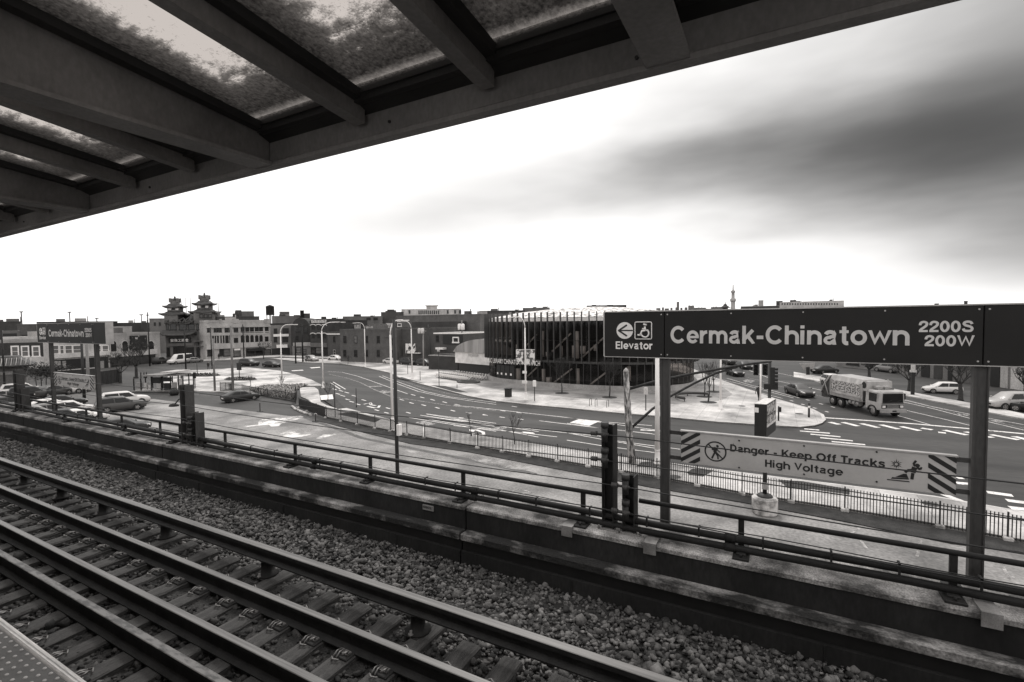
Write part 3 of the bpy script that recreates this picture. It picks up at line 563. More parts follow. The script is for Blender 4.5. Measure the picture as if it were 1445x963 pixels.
# third rail on its chairs
t3 = thing('third_rail', 'raised power rail on short dark chairs between the track and the stone shoulder', 'power rail', (-3, 3.62, 6.97))
mb = MB(); y, z = 3.62, 7.30
sec = [(-.075, 0), (.075, 0), (.075, .02), (.02, .045), (.02, .115), (.045, .14), (.045, .2), (-.045, .2), (-.045, .14), (-.02, .115), (-.02, .045), (-.075, .02)]
mb.loft([[(x, y + a, z - .149 + c * .725) for a, c in sec] for x in (XA, XB)]); mb.build('rail_body', m_rust, t3)
mb = MB(); mb.loft([[(x, y - .045, z - .004), (x, y + .045, z - .004), (x, y + .038, z), (x, y - .038, z)] for x in (XA, XB)]); mb.build('running_surface', m_railtop, t3)
for x in (-26, -23.5, -21.2, -18.9, -16.8, -14.9, -12.74, -11.1, -9.54, -7.66, -5.39, -3.07, -.78, 1.5):
    mb = MB(); mb.lathe((x, y, 6.965), [(.13, 0), (.13, .02), (.075, .035), (.066, .175), (.085, .186)], 12); mb.box((x - .09, y - .13, 6.96), (x + .09, y + .13, 6.972))
    c = mb.build('rail_chair', m_steel, t3)
    mb = MB()
    for dy in (-.105, .105): mb.lathe((x, y + dy, 6.972), [(.03, 0), (.03, .02), (.014, .022), (.014, .05)], 6)
    mb.build('chair_bolt', m_clip, c)
# ---- parapet
t = thing('parapet_wall', 'dark stepped concrete parapet with mossy bright ledges along the outer track', 'parapet', (-3, 5.0, 6.5))
cuts = [-60, -51, -42, -33.2, -24.4, -15.6, -6.55, -3.3, 2.4, 8, 14] ; cuts = [-60, -48, -36, -27, -18, -10.9, -3.52, 4.3, 14]
for i in range(len(cuts) - 1):
    x0, x1 = cuts[i] + .012, cuts[i + 1] - .012
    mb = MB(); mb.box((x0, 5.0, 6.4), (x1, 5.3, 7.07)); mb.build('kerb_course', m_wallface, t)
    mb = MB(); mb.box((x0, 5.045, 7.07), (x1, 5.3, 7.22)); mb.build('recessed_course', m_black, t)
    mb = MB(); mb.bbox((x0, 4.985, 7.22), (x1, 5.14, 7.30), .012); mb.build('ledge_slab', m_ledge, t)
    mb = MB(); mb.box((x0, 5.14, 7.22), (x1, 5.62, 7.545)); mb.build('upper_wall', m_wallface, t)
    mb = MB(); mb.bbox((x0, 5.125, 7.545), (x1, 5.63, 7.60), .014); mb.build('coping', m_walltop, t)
    for k in range(int((x1 - x0) / 2.4)):
        mb = MB(); xx = x0 + 1.5 + k * 2.4; mb.box((xx, 4.994, 6.45), (xx + .012, 5.0, 7.065)); mb.build('panel_joint', m_black, t)
for px_, py_ in ((800, 742), (917, 770), (1400, 858)):
    q = OY(px_, py_, 5.12); mb = MB(); x0, x1 = q.x - .065, q.x + .065; mb.loft([[(x, 5.105, 7.50), (x, 5.117, 7.50), (x, 5.117, 7.61), (x, 5.36, 7.61), (x, 5.36, 7.622), (x, 5.105, 7.622)] for x in (x0, x1)]); mb.build('cover_plate', m_plate, t)
# number plate on the wall
t = thing('number_plate', 'small faded metal number plate on the dark parapet face', 'plate', OY(603, 714, 5.135))
p0, p1 = OY(596.5, 711.5, 5.13), OY(612, 721, 5.13); mb = MB(); mb.bbox((p0.x, 5.122, p1.z - .01), (p1.x, 5.139, p0.z), .004); mb.build('plate_panel', m_plate, t)
mb = MB(); text_on(mb, '0802', p0.x + .012, p1.x - .03, p1.z + .012, p0.z - .015, lambda s_, u: (s_, 5.1215, u), .03); mb.build('lettering', m_black, t)
# ---- pipes, wire, handrail
PY = 5.3
pz1, pz2 = OY(851, 727.5, PY).z, OY(851, 737.5, PY).z
def pipe(label, z, y):
    tt = thing('conduit_pipe', label, 'pipe', (-3, y, z)); mb = MB(); mb.tube([(x, y + .006 * math.sin(x * .9), z + .006 * math.sin(x * 1.7)) for x in np.arange(XA, XB, 1.0)], .036, 10); mb.build('pipe_run', m_pipe, tt)
    for x in np.arange(XA + .7, XB, 3.1):
        mb = MB(); mb.tube([(x - .05, y, z), (x + .05, y, z)], .045, 10); mb.build('coupling', m_pipe, tt)
    return tt
tp = pipe('upper dark conduit pipe running along the parapet top', pz1, PY + .03); tq = pipe('lower dark conduit pipe nearest the coping, carried on brackets', pz2, PY)
xb = [-30, -26, -22.3, -18.9, -15.6, -12.4, -10.75] + [OY(p, q, PY).x for p, q in ((413, 662), (521, 684), (652, 706), (823, 737), (1046, 779), (1343, 838))] + [3.4]
for x in xb:
    mb = MB(); mb.bbox((x - .075, PY - .13, 7.60), (x + .075, PY + .10, 7.625), .006); mb.bbox((x - .045, PY - .07, 7.625), (x + .045, PY + .06, 7.645), .006); mb.box((x - .012, PY - .012, 7.64), (x + .012, PY + .012, pz2))
    mb.tube([(x, PY - .1, 7.62), (x, PY - .1, 7.66)], .012, 6); mb.build('pipe_bracket', m_steel, tq)
WZ_ = OY(851, 719, PY).z
tw = thing('messenger_wire', 'thin wire clipped on short stems above the two pipes', 'wire', (-3, PY, WZ_)); mb = MB(); mb.tube([(x, PY + .01, WZ_ + .012 * math.cos(x * 2.2)) for x in np.arange(XA, XB, .5)], .0055, 5); mb.build('strand', m_black, tw)
for x in [OY(p, 740, PY).x for p in (361, 394, 428, 457, 486, 604, 646, 706, 759, 834, 914, 987, 1077, 1173, 1269, 1385)] + [-20, -17.5, -15, -13, -11.4, 3, 4]:
    mb = MB(); mb.box((x - .009, PY - .05, pz1 - .02), (x + .009, PY - .038, WZ_ + .008)); mb.box((x - .009, PY - .05, WZ_), (x + .009, PY + .02, WZ_ + .012)); mb.build('stem_clip', m_steel, tw)
HY = 5.5; HZ_ = OY(1140, 746, HY).z
def handrail(label, xa, xb_, posts):
    tt = thing('handrail', label, 'handrail', ((xa + xb_) / 2, HY, 7.6)); mb = MB(); mb.tube([(x, HY, HZ_) for x in np.linspace(xa, xb_, max(3, int(xb_ - xa)))], .026, 10); mb.build('top_rail', m_pipe, tt)
    for x in posts: mb = MB(); mb.box((x - .028, HY - .014, 7.6), (x + .028, HY + .014, HZ_ - .015)); mb.bbox((x - .07, HY - .07, 7.598), (x + .07, HY + .07, 7.615), .004); mb.build('rail_post', m_steel, tt)
X = lambda p: OY(p, 700, HY).x
handrail('dark handrail between the two pairs of steel posts, in front of the parking lot', OY(285, 611, HY).x, OY(853, 703, HY).x, [OY(p, q, HY).x for p, q in ((417, 650), (523, 668), (654, 690), (823, 715))] + [OY(318, 625, HY).x])
handrail('dark handrail passing in front of the danger sign posts', OY(902, 711, HY).x, 9, [OY(p, q, HY).x for p, q in ((1046, 745), (1345, 800))] + [3.1, 5.0])
handrail('short dark handrail in front of the parked cars', OY(40, 569, HY).x, OY(259, 603, HY).x, [OY(p, q, HY).x for p, q in ((43, 575), (80, 582), (122, 588), (172, 596), (226, 603), (254, 609))])
handrail('dark handrail at the far end beside the last sign', -40, OY(28, 566, HY).x, [-22, -25, -28, -31])
# ---- steel posts with wire insulators
def ipost(label, x0, x1, ztop, pins):
    xc = (x0 + x1) / 2; w = (x1 - x0) / 2; tt = thing('steel_post', label, 'post', (xc, 5.35, 7.6)); mb = MB(); d = .085
    mb.box((xc - w, 5.35 - d, 7.6), (xc - w + .012, 5.35 + d, ztop)); mb.box((xc + w - .012, 5.35 - d, 7.6), (xc + w, 5.35 + d, ztop)); mb.box((xc - w + .012, 5.345, 7.6), (xc + w - .012, 5.357, ztop - .004)); mb.box((xc - w + .012, 5.35 - d + .02, 7.61), (xc - w + .03, 5.35 + d - .02, ztop - .01)); mb.build('beam', m_steel2 if x0 < -5 else m_steel, tt)
    mb = MB(); mb.box((xc - w - .02, 5.35 - d - .02, 7.598), (xc + w + .06, 5.35 + d + .02, 7.618)); mb.build('foot_plate', m_plate, tt)
    for px_ in (xc - w - .035, xc + w + .04): mb = MB(); mb.tube([(px_, 5.35 - d, 7.6), (px_, 5.35 - d, 7.65)], .014, 6); mb.build('anchor_bolt', m_clip, tt)
    for z in pins:
        mb = MB(); mb.tube([(xc - w * .25, 5.35 - d - .035, z - .09), (xc - w * .25, 5.35 - d - .035, z + .09)], .034, 12); mb.tube([(xc - w * .25, 5.35 - d - .035, z + .07), (xc - w * .25, 5.35 - d - .035, z + .13)], .045, 12); i_ = mb.build('insulator', m_tar, tt)
        mb = MB(); mb.tube([(xc - w - .09, 5.35 - d - .06, z), (xc + w * .5, 5.35 - d - .06, z)], .016, 8); mb.tube([(xc - w - .1, 5.35 - d - .06, z), (xc - w - .03, 5.35 - d - .06, z)], .028, 8); mb.tube([(xc - w * .25, 5.35 - d - .075, z - .025), (xc - w * .25, 5.35 - d - .075, z + .025)], .03, 8); mb.build('wire_clamp', m_steel2, i_)
    return tt
pins1 = [OY(862, q, 5.27).z for q in (612, 648)]; pins2 = [OY(888, q, 5.27).z for q in (685, 721)]
ipost('taller dark steel post standing on the parapet, left of the danger sign', -1.735, -1.60, 8.80, pins1); ipost('shorter dark steel post next to the danger sign post, with two insulators', -1.50, -1.365, 8.25, pins2)
ipost('taller grey steel post on the parapet in front of the dark parked sedan', -10.42, -10.22, 8.80, []); ipost('shorter grey steel post bolted beside a taller one, in front of the lot', -10.10, -9.90, 8.27, [8.08, 7.85])
ipost('taller grey steel post among the parked cars at the left', -19.0, -18.75, 8.78, []); ipost('shorter grey steel post at the left edge beside the parked cars', -18.65, -18.45, 8.27, [])
for i, (z0, yy, nm) in enumerate(((pins1[0], 5.205, 'highest'), (pins1[1], 5.205, 'second highest'), (pins2[0], 5.205, 'third'), (pins2[1], 5.205, 'lowest'))):
    tt = thing('line_wire', 'thin dark wire strung between the steel posts, %s of the four' % nm, 'wire', (-3, yy, z0)); mb = MB(); pp = []
    for x in np.arange(-36.3, 8.6, .5):
        u = ((x + 1.6) / 8.75) % 1; pp.append((x, yy, z0 - .05 * 4 * u * (1 - u)))
    mb.tube(pp, .0065, 5); mb.build('strand', m_black, tt)
# floodlight on the left post
t = thing('floodlight', 'small dark floodlight on a curved bracket at the left steel post', 'lamp', OY(245, 571, 5.45)); c = OY(256, 566, 5.4); e = OY(246, 571.5, 5.45)
mb = MB(); mb.tube([c, c + Vector((-.05, 0, .04)), c + Vector((-.10, 0, .02)), e + Vector((.03, 0, .02))], .012, 6); mb.build('bracket', m_steel, t); mb = MB(); mb.lathe(e + Vector((-.02, 0, -.03)), [(.09, 0), (.08, .03), (.03, .06)], 10, sx=1.3); mb.build('lamp_head', m_steel, t)
# ================================================================== PLATFORM AND CANOPY
b = MB(); b.box((-60, -6, 7.9), (14, .96, 8.285)); b.box((-60, -6, 6.3), (14, .35, 7.9)); pf = b.build('platform', m_plat, kind='structure')
mb = MB(); mb.bbox((-60, .955, 8.22), (14, 1.0, 8.296), .012); mb.build('edge_nosing', m_nose, pf)
mb = MB(); mb.box((-60, .30, 8.285), (14, .953, 8.29)); tt = mb.build('tactile_strip', m_tactile, pf)
mb = MB(); i = 0
for r_ in range(16):
    y = .965 - .0355 * (r_ + .7)
    for k in range(165):
        x = -9 + k * .0734 + (.0367 if r_ % 2 else 0); o = len(mb.v)
        for rr, zz in ((.0105, 8.289), (.0072, 8.2945)):
            mb.v += [(x + rr * math.cos(a * 1.0472), y + rr * math.sin(a * 1.0472), zz) for a in range(6)]
        for a in range(6): mb.f.append([o + a, o + (a + 1) % 6, o + 6 + (a + 1) % 6, o + 6 + a]); mb.m.append(0); mb.sm.append(True)
        mb.f.append([o + 6 + a for a in range(6)]); mb.m.append(0); mb.sm.append(False)
dm = mb.build('tactile_domes', m_dome, tt); dm['kind'] = 'stuff'
def canopy_glass():
    m = bpy.data.materials.new('canopy_glass'); m.use_nodes = True; nt = m.node_tree; N = nt.nodes; L = nt.links; N.clear()
    out = N.new('ShaderNodeOutputMaterial'); tr = N.new('ShaderNodeBsdfTransparent'); tr.inputs[0].default_value = tone(.66)
    tl = N.new('ShaderNodeBsdfTranslucent'); df = N.new('ShaderNodeBsdfDiffuse'); ad = N.new('ShaderNodeMixShader'); ad.inputs[0].default_value = .22; df.inputs[0].default_value = tone(.25)
    tc = N.new('ShaderNodeTexCoord'); oi = N.new('ShaderNodeObjectInfo'); sp = N.new('ShaderNodeSeparateXYZ'); L.new(tc.outputs['Generated'], sp.inputs[0])
    cv = N.new('ShaderNodeVectorMath'); cv.operation = 'ADD'; cb = N.new('ShaderNodeCombineXYZ'); rnd = N.new('ShaderNodeMath'); rnd.operation = 'MULTIPLY'; rnd.inputs[1].default_value = 37
    L.new(oi.outputs['Random'], rnd.inputs[0]); L.new(rnd.outputs[0], cb.inputs[2]); L.new(tc.outputs['Object'], cv.inputs[0]); L.new(cb.outputs[0], cv.inputs[1])
    def nz(scale, det, stretch=(1, 1, 1)):
        mp = N.new('ShaderNodeMapping'); mp.inputs['Scale'].default_value = stretch; n = N.new('ShaderNodeTexNoise'); n.inputs['Scale'].default_value = scale; n.inputs['Detail'].default_value = det; n.inputs['Roughness'].default_value = .68
        L.new(cv.outputs[0], mp.inputs[0]); L.new(mp.outputs[0], n.inputs['Vector']); return n.outputs['Fac']
    def ma(op, a, b=None, clamp=False):
        n = N.new('ShaderNodeMath'); n.operation = op; n.use_clamp = clamp
        for i, v in enumerate((a, b)):
            if v is None: continue
            if isinstance(v, (int, float)): n.inputs[i].default_value = v
            else: L.new(v, n.inputs[i])
        return n.outputs[0]
    gx, gy = sp.outputs[0], sp.outputs[1]
    # dirt lies deepest by the low corner of each pane and thins towards its middle; a clean washed line runs along the gutter
    edge = ma('MAXIMUM', ma('SUBTRACT', 1.0, ma('MULTIPLY', gx, 1.5)), ma('SUBTRACT', 1.0, ma('MULTIPLY', ma('SUBTRACT', 1.0, gy), 5.2)))
    edge = ma('MAXIMUM', edge, ma('MULTIPLY', ma('SUBTRACT', gx, .86), 4.0))
    e = ma('ADD', ma('ADD', edge, ma('MULTIPLY', ma('SUBTRACT', nz(24, 8, (.55, 1.2, 1)), .5), 1.15)), ma('ADD', ma('MULTIPLY', ma('SUBTRACT', nz(4, 3), .5), .30), ma('MULTIPLY', ma('SUBTRACT', nz(150, 3), .5), .45)))
    mr = N.new('ShaderNodeMapRange'); mr.inputs['From Min'].default_value = .36; mr.inputs['From Max'].default_value = .50; L.new(e, mr.inputs['Value'])
    spk = N.new('ShaderNodeMapRange'); spk.inputs['From Min'].default_value = .66; spk.inputs['From Max'].default_value = .70; L.new(nz(34, 2), spk.inputs['Value'])
    mask = ma('MAXIMUM', mr.outputs[0], ma('MULTIPLY', spk.outputs[0], .55))
    cl = N.new('ShaderNodeMapRange'); cl.inputs['From Min'].default_value = .965; cl.inputs['From Max'].default_value = .99; L.new(ma('ADD', gy, ma('MULTIPLY', ma('SUBTRACT', nz(40, 4), .5), .02)), cl.inputs['Value'])
    mask = ma('MULTIPLY', mask, ma('SUBTRACT', 1.0, ma('MULTIPLY', cl.outputs[0], .75)))
    cr = N.new('ShaderNodeValToRGB'); cr.color_ramp.elements[0].position = .3; cr.color_ramp.elements[0].color = tone(.05); cr.color_ramp.elements[1].position = .72; cr.color_ramp.elements[1].color = tone(.40)
    L.new(ma('ADD', nz(90, 9, (1, .8, 1)), ma('MULTIPLY', ma('SUBTRACT', .62, edge), .42)), cr.inputs[0]); L.new(cr.outputs[0], tl.inputs[0])
    L.new(tl.outputs[0], ad.inputs[1]); L.new(df.outputs[0], ad.inputs[2])
    mx = N.new('ShaderNodeMixShader'); L.new(mask, mx.inputs[0]); L.new(tr.outputs[0], mx.inputs[1]); L.new(ad.outputs[0], mx.inputs[2]); L.new(mx.outputs[0], out.inputs[0])
    return m
m_cglass = canopy_glass()
CE, CB, SL = 1.40, 10.680, .118            # canopy edge, lower flange level, slope of the glass
GZ = lambda y: 10.835 + SL * (CE - y)
cn = thing('station_canopy', 'dark steel station canopy with grimy glass panes above the platform edge', 'canopy', (-2, 0, 10.68))
CX0, CX1 = -33.0, 4.9
mb = MB(); mb.box((CX0, CE, CB), (CX1, CE + .012, 10.90)); mb.bbox((CX0, CE - .028, CB - .004), (CX1, CE + .016, CB + .016), .004); mb.bbox((CX0, CE - .02, 10.885), (CX1, CE + .05, 10.905), .004); mb.build('fascia_channel', m_canopy, cn)
mb = MB(); mb.loft([[(x, CE - .05, GZ(CE - .05) - .03), (x, CE, GZ(CE) - .045), (x, CE, GZ(CE) + .03), (x, CE - .05, GZ(CE) + .03)] for x in (CX0, CX1)]); mb.box((CX0, CE - .085, GZ(CE) - .008), (CX1, CE - .05, GZ(CE) + .02)); mb.build('gutter_frame', m_canopy2, cn)
mb = MB()
def section_run(y0, y1, zb0, zb1, zt0, zt1, hw, mi=0):
    return [[(-hw, y, zb), (hw, y, zb), (hw, y, zt), (-hw, y, zt)] for y, zb, zt in ((y0, zb0, zt0), (y1, zb1, zt1))]
Y1, YB = CE - .0, -1.35
zb_in = CB + .012
bw = MB(); bw.loft(section_run(CE - .004, YB, CB + .006, zb_in + .005, GZ(CE) - .004, GZ(YB) - .004, .006)); 
beam0 = None; beams = []
kx = -19
for k in range(-19, 3):
    xb_ = -.262 + 1.705 * k
    if xb_ < CX0 or xb_ > CX1: continue
    beams.append(xb_)
    if beam0 is None:
        q = MB(); q.loft(section_run(CE - .005, YB, CB + .010, zb_in + .02, GZ(CE) - .01, GZ(YB) - .01, .055)) if False else None
        q = MB(); q.loft(section_run(CE - .004, YB, CB + .014, zb_in + .014, GZ(CE) - .012, GZ(YB) - .012, .007)); q.loft(section_run(CE - .012, YB, CB, zb_in, CB + .014, zb_in + .014, .057)); q.loft(section_run(CE - .06, YB, GZ(CE - .06) - .022, GZ(YB) - .022, GZ(CE - .06) - .010, GZ(YB) - .010, .057))
        beam0 = q.build('main_beam', m_canopy, cn, world=False); beam0.location = (xb_ + 2, 0, -10.68)
        q = MB(); q.loft(section_run(CE - .03, CE - .10, CB + .014, CB + .016, CB + .05, CB + .018, .05)); 
    else: inst(beam0, cn, (xb_ + 2, 0, -10.68))
pur0 = gl0 = None
xs_ = []
for x0 in beams:
    for f_ in (1, 2): xs_.append(x0 + 1.705 * f_ / 3)
for x in xs_:
    if pur0 is None:
        q = MB(); q.loft(section_run(CE - .02, YB, GZ(CE) - .085, GZ(YB) - .085, GZ(CE) - .014, GZ(YB) - .014, .026)); pur0 = q.build('rafter', m_canopy, cn, world=False); pur0.location = (x + 2, 0, -10.68)
    else: inst(pur0, cn, (x + 2, 0, -10.68))
lines = sorted(beams + xs_)
fr0 = None
for i in range(len(lines) - 1):
    x0, x1 = lines[i], lines[i + 1]
    if gl0 is None:
        w = (x1 - x0) / 2 - .03; q = MB(); q.loft(section_run(CE - .05, YB, GZ(CE - .05), GZ(YB), GZ(CE - .05) + .008, GZ(YB) + .008, w)); gl0 = q.build('glass_pane', m_cglass, cn, world=False); gl0.location = ((x0 + x1) / 2 + 2, 0, -10.68)
        q = MB()
        for sg in (-1, 1): q.loft([[(sg * (w - .012) - .022, y, z - .028), (sg * (w - .012) + .022, y, z - .028), (sg * (w - .012) + .03, y, z - .002), (sg * (w - .012) - .012, y, z - .002)] for y, z in ((CE - .045, GZ(CE - .045)), (YB, GZ(YB)))])
        q.box((-w, CE - .075, GZ(CE) - .03), (w, CE - .045, GZ(CE) - .003)); fr0 = q.build('pane_frame', m_canopy2, gl0, world=False)
    else:
        g_ = inst(gl0, cn, ((x0 + x1) / 2 + 2, 0, -10.68)); inst(fr0, g_)
for x0 in beams[-6:]:
    for dx, dz in ((-.09, .05), (-.09, .12), (.70, .06)): mb = MB(); mb.tube([(x0 + dx, CE - .006, CB + dz), (x0 + dx, CE + .002, CB + dz)], .0055, 8); mb.build('bolt', m_canopy2, cn)
mb = MB(); mb.loft([[(x, YB, GZ(YB) - .05), (x, YB, GZ(YB) + .06), (x, -7, GZ(-7) + .06), (x, -7, GZ(-7) - .05)] for x in (CX0, CX1)]); mb.build('sky_block_roof', m_canopy, cn)  # opaque roof added out of view to block the sky
for x in beams[::3]: mb = MB(); mb.box((x - .08, -2.2, 8.285), (x + .08, -2.0, 10.75)); mb.build('canopy_column', m_canopy, cn)
# ================================================================== STATION SIGNS
SY = 5.70
U = lambda px, py: OY(px, py, SY)
sx0, sxA, sxB = U(853.2, 470).x, U(937.4, 470).x, U(1388.3, 470).x; sx1 = sxB + .66
sz1 = (U(853, 442.8).z + U(1388, 428.8).z) / 2; sz0 = (U(853, 504.5).z + U(1388, 513.8).z) / 2
sg = thing('station_sign', 'station name sign on two grey steel posts, largest and nearest of its row', 'sign', ((sxA + sxB) / 2, SY + .1, 0), 0, 'station name signs')
TH = .16
for x0, x1, nm in ((sx0, sxA - .004, 'elevator_panel'), (sxA + .004, sxB - .004, 'name_panel'), (sxB + .004, sx1, 'blank_panel')):
    mb = MB(); mb.bbox((x0, SY, sz0), (x1, SY + TH, sz1), .004); pn = mb.build(nm, m_signface, sg)
    nb = 2 if x1 - x0 < 1 else 5
    for i in range(nb):
        x = x0 + .03 + (x1 - x0 - .06) * i / (nb - 1)
        for z in (sz0 + .035, sz1 - .035):
            if nb == 2 and i == (0 if nm == 'elevator_panel' else 1): continue
            mb = MB(); mb.tube([(x, SY - .005, z), (x, SY + .005, z)], .008, 8); mb.build('rivet', m_signedge, pn)
mb = MB(); mb.box((sx0 - .006, SY - .006, sz1), (sx1 + .006, SY + TH + .006, sz1 + .012)); mb.box((sx0 - .006, SY - .004, sz0 - .008), (sx1 + .006, SY + TH + .006, sz0)); mb.box((sx0 - .014, SY - .004, sz0), (sx0, SY + TH, sz1)); mb.box((sx1, SY - .004, sz0), (sx1 + .014, SY + TH, sz1)); mb.build('edge_trim', m_signedge, sg)
def flat(s_, u): return (s_, SY - .003, u)
mb = MB(); strokes_on(mb, 'Cermak-Chinatown', U(946.4, 473).x, U(1282.6, 470).x, (U(950, 485.8).z + U(1280, 486).z) / 2, (U(990, 460.5).z + U(1100, 459.5).z) / 2, flat, .20); mb.build('name_lettering', m_letter, sg)
zt = lambda a, b_: U(a, b_).z
mb = MB(); strokes_on(mb, '2200S', U(1296.4, 460).x, U(1373.6, 460).x, zt(1335, 468.8), zt(1335, 453), flat, .20); strokes_on(mb, '200W', U(1304.6, 480).x, U(1374, 480).x, zt(1335, 489), zt(1335, 473.4), flat, .20); mb.build('address_lettering', m_letter, sg)
mb = MB(); strokes_on(mb, 'Elevator', U(869, 487).x, U(920.8, 487).x, zt(895, 493), zt(895, 482.2), flat, .20); mb.build('elevator_lettering', m_letterw, sg)
c = U(881.6, 466.7); rr = (U(893.3, 466).x - U(870, 466).x) / 2
mb = MB(); mb.add([(c.x + rr * math.cos(a * .19635), SY - .003, c.z + rr * math.sin(a * .19635)) for a in range(32)], [list(range(32))]); ds = mb.build('arrow_disc', m_letterw, sg)
mb = MB(); y = SY - .005; w = rr * .10
def bar(mb, p, q, w, y):
    p, q = Vector((p[0], 0, p[1])), Vector((q[0], 0, q[1])); d = (q - p).normalized(); n_ = Vector((-d.z, 0, d.x)) * w
    mb.add([(v.x, y, v.z) for v in (p + n_, p - n_, q - n_, q + n_)], [[0, 1, 2, 3]])
bar(mb, (c.x - rr * .7, c.z), (c.x + rr * .98, c.z), w * .8, y); bar(mb, (c.x - rr * .78, c.z - rr * .04), (c.x + rr * .28, c.z + rr * .66), w, y - .0006); bar(mb, (c.x - rr * .78, c.z + rr * .04), (c.x + rr * .28, c.z - rr * .66), w, y - .0012); mb.build('arrow', m_black, ds)
q0, q1 = U(896.2, 478.6), U(919.6, 454.6); mb = MB(); w_, h_ = q1.x - q0.x, q1.z - q0.z; pp = lambda a, b_: (q0.x + w_ * a, SY - .004, q0.z + h_ * b_)
rp = [pp(a, b_) for a, b_ in ((.08, 0), (.92, 0), (.98, .02), (1, .08), (1, .92), (.98, .98), (.92, 1), (.08, 1), (.02, .98), (0, .92), (0, .08), (.02, .02))]; mb.tube(rp + [rp[0]], .006, 5); mb.build('symbol_border', m_letterw, sg)
mb = MB(); mb.tube([pp(.60, .74), pp(.62, .52), pp(.80, .50)], .012, 5); mb.tube([pp(.60, .72), pp(.40, .70), ][:2], .001, 4) if False else None
mb.tube([pp(.44, .60), pp(.66, .58)], .010, 5); mb.tube([pp(.62, .50), pp(.42, .46), pp(.30, .22), pp(.16, .24)], .012, 5); mb.tube([pp(.40 + .22 * math.cos(a), .30 + .0 + .20 * math.sin(a)) if False else pp(.60 + .23 * math.cos(a), .34 + .23 * math.sin(a)) for a in np.linspace(2.2, 7.2, 16)], .010, 5)
mb.tube([pp(.60, .80), pp(.62, .90)], .022, 8); mb.build('wheelchair_symbol', m_letterw, sg)
for xx in (sxA, sxB):
    mb = MB(); hw, hd = .052, .038; y0 = SY + .02; mb.box((xx - hw, y0, 6.3), (xx - hw + .02, y0 + 2 * hd, sz0 - .004)); mb.box((xx + hw - .012, y0, 6.3), (xx + hw, y0 + 2 * hd, sz0 - .004)); mb.box((xx - hw + .02, y0 + .012, 6.3), (xx + hw - .012, y0 + 2 * hd, sz0 - .005)); mb.build('post', m_steel2, sg)
signs = [(-16.73, 'station name sign above the parked cars, second along the parapet'), (-33.46, 'station name sign at the far left edge, last of its row')]
for dx, lb in signs:
    o = copy_tree(sg); o.location.x += dx; o['label'] = lb
o = copy_tree(sg); o.location.x += 16.73; o['label'] = 'station name sign on the parapet beyond the right edge of the view'
# danger sign between the posts
DY = SY + .02; D = lambda px, py: OY(px, py, DY)
dx0, dx1 = D(961.2, 633).x, D(1349.5, 668).x; dz1 = (D(961, 612).z + D(1349, 641.5).z) / 2; dz0 = (D(961, 655).z + D(1349, 695.5).z) / 2
dg = thing('danger_sign', 'pale danger high voltage board with striped ends, largest and nearest', 'warning sign', ((dx0 + dx1) / 2, DY, 0), 0, 'danger boards under the station signs')
mb = MB(); mb.bbox((dx0, DY, dz0), (dx1, DY + .035, dz1), .003); mb.build('board', m_dboard, dg)
mb = MB(); mb.box((dx0 - .01, DY - .008, dz1), (dx1 + .01, DY + .05, dz1 + .014)); mb.box((dx0, DY - .003, dz0 - .006), (dx1, DY + .04, dz0)); mb.build('edge_trim', m_signedge, dg)
for z in (dz1 - .03, dz0 + .03):
    for a_, b_ in ((sxA + .05, dx0), (dx1, sxB - .05)): mb = MB(); mb.box((a_, DY + .04, z - .022), (b_ + .0, DY + .08, z + .022)); mb.box((max(a_, dx0) - .02, DY + .035, z - .02), (min(b_, dx1) + .02, DY + .042, z + .02)); mb.build('arm', m_steel2, dg)
def dflat(s_, u): return (s_, DY - .0025, u)
def dz(px, py): return D(px, py).z
mb = MB(); strokes_on(mb, 'Danger - Keep Off Tracks', D(1030.4, 632).x, D(1248.6, 650).x, dz(1033, 637.2), dz(1033, 627.2), dflat, .215, words=lambda b_: b_.build('warning_lettering', m_black, dg))
mb = MB(); strokes_on(mb, 'High Voltage', D(1079.6, 653).x, D(1189.2, 665).x, dz(1081, 659), dz(1081, 648.6), dflat, .20, words=lambda b_: b_.build('warning_lettering', m_black, dg))
for x0, x1, up, nm in ((dx0, D(988, 640).x, 1, 'stripe'), (D(1309.5, 668).x, dx1, -1, 'stripe')):
    per = (dz1 - dz0) / 3.6; mb = MB(); W_ = x1 - x0
    rise = W_ * .66
    for k in range(-4, 8):
        z_a = dz0 + k * per
        poly_ = [(x0, z_a), (x1, z_a + rise), (x1, z_a + rise + per * .5), (x0, z_a + per * .5)]
        if up < 0: poly_ = [(x0, z_a + rise), (x1, z_a), (x1, z_a + per * .5), (x0, z_a + rise + per * .5)]
        # clip to the board
        def clip(pl, zc, keep):
            out = []
            for i in range(len(pl)):
                a_, b_ = pl[i], pl[(i + 1) % len(pl)]; ia, ib = keep(a_[1]), keep(b_[1])
                if ia: out.append(a_)
                if ia != ib: t_ = (zc - a_[1]) / (b_[1] - a_[1]); out.append((a_[0] + (b_[0] - a_[0]) * t_, zc))
            return out
        pl = clip(poly_, dz1, lambda z: z <= dz1)
        if pl: pl = clip(pl, dz0, lambda z: z >= dz0)
        if len(pl) >= 3: mb.add([(x, DY - .002, z) for x, z in pl], [list(range(len(pl)))])
    mb.build('hazard_stripes', m_black, dg)
c = D(1009.6, 637.3); rr = (D(1025.2, 637).x - D(994, 637).x) / 2
mb = MB(); n_ = 32; vs = [(c.x + r_ * math.cos(a * 2 * math.pi / n_), DY - .0025, c.z + r_ * math.sin(a * 2 * math.pi / n_)) for r_ in (rr, rr * .87) for a in range(n_)]; mb.add(vs, [[i, (i + 1) % n_, n_ + (i + 1) % n_, n_ + i] for i in range(n_)])
L_ = lambda p, q, w: bar(mb, (c.x + p[0] * rr, c.z + p[1] * rr), (c.x + q[0] * rr, c.z + q[1] * rr), w * rr, DY - .0030)
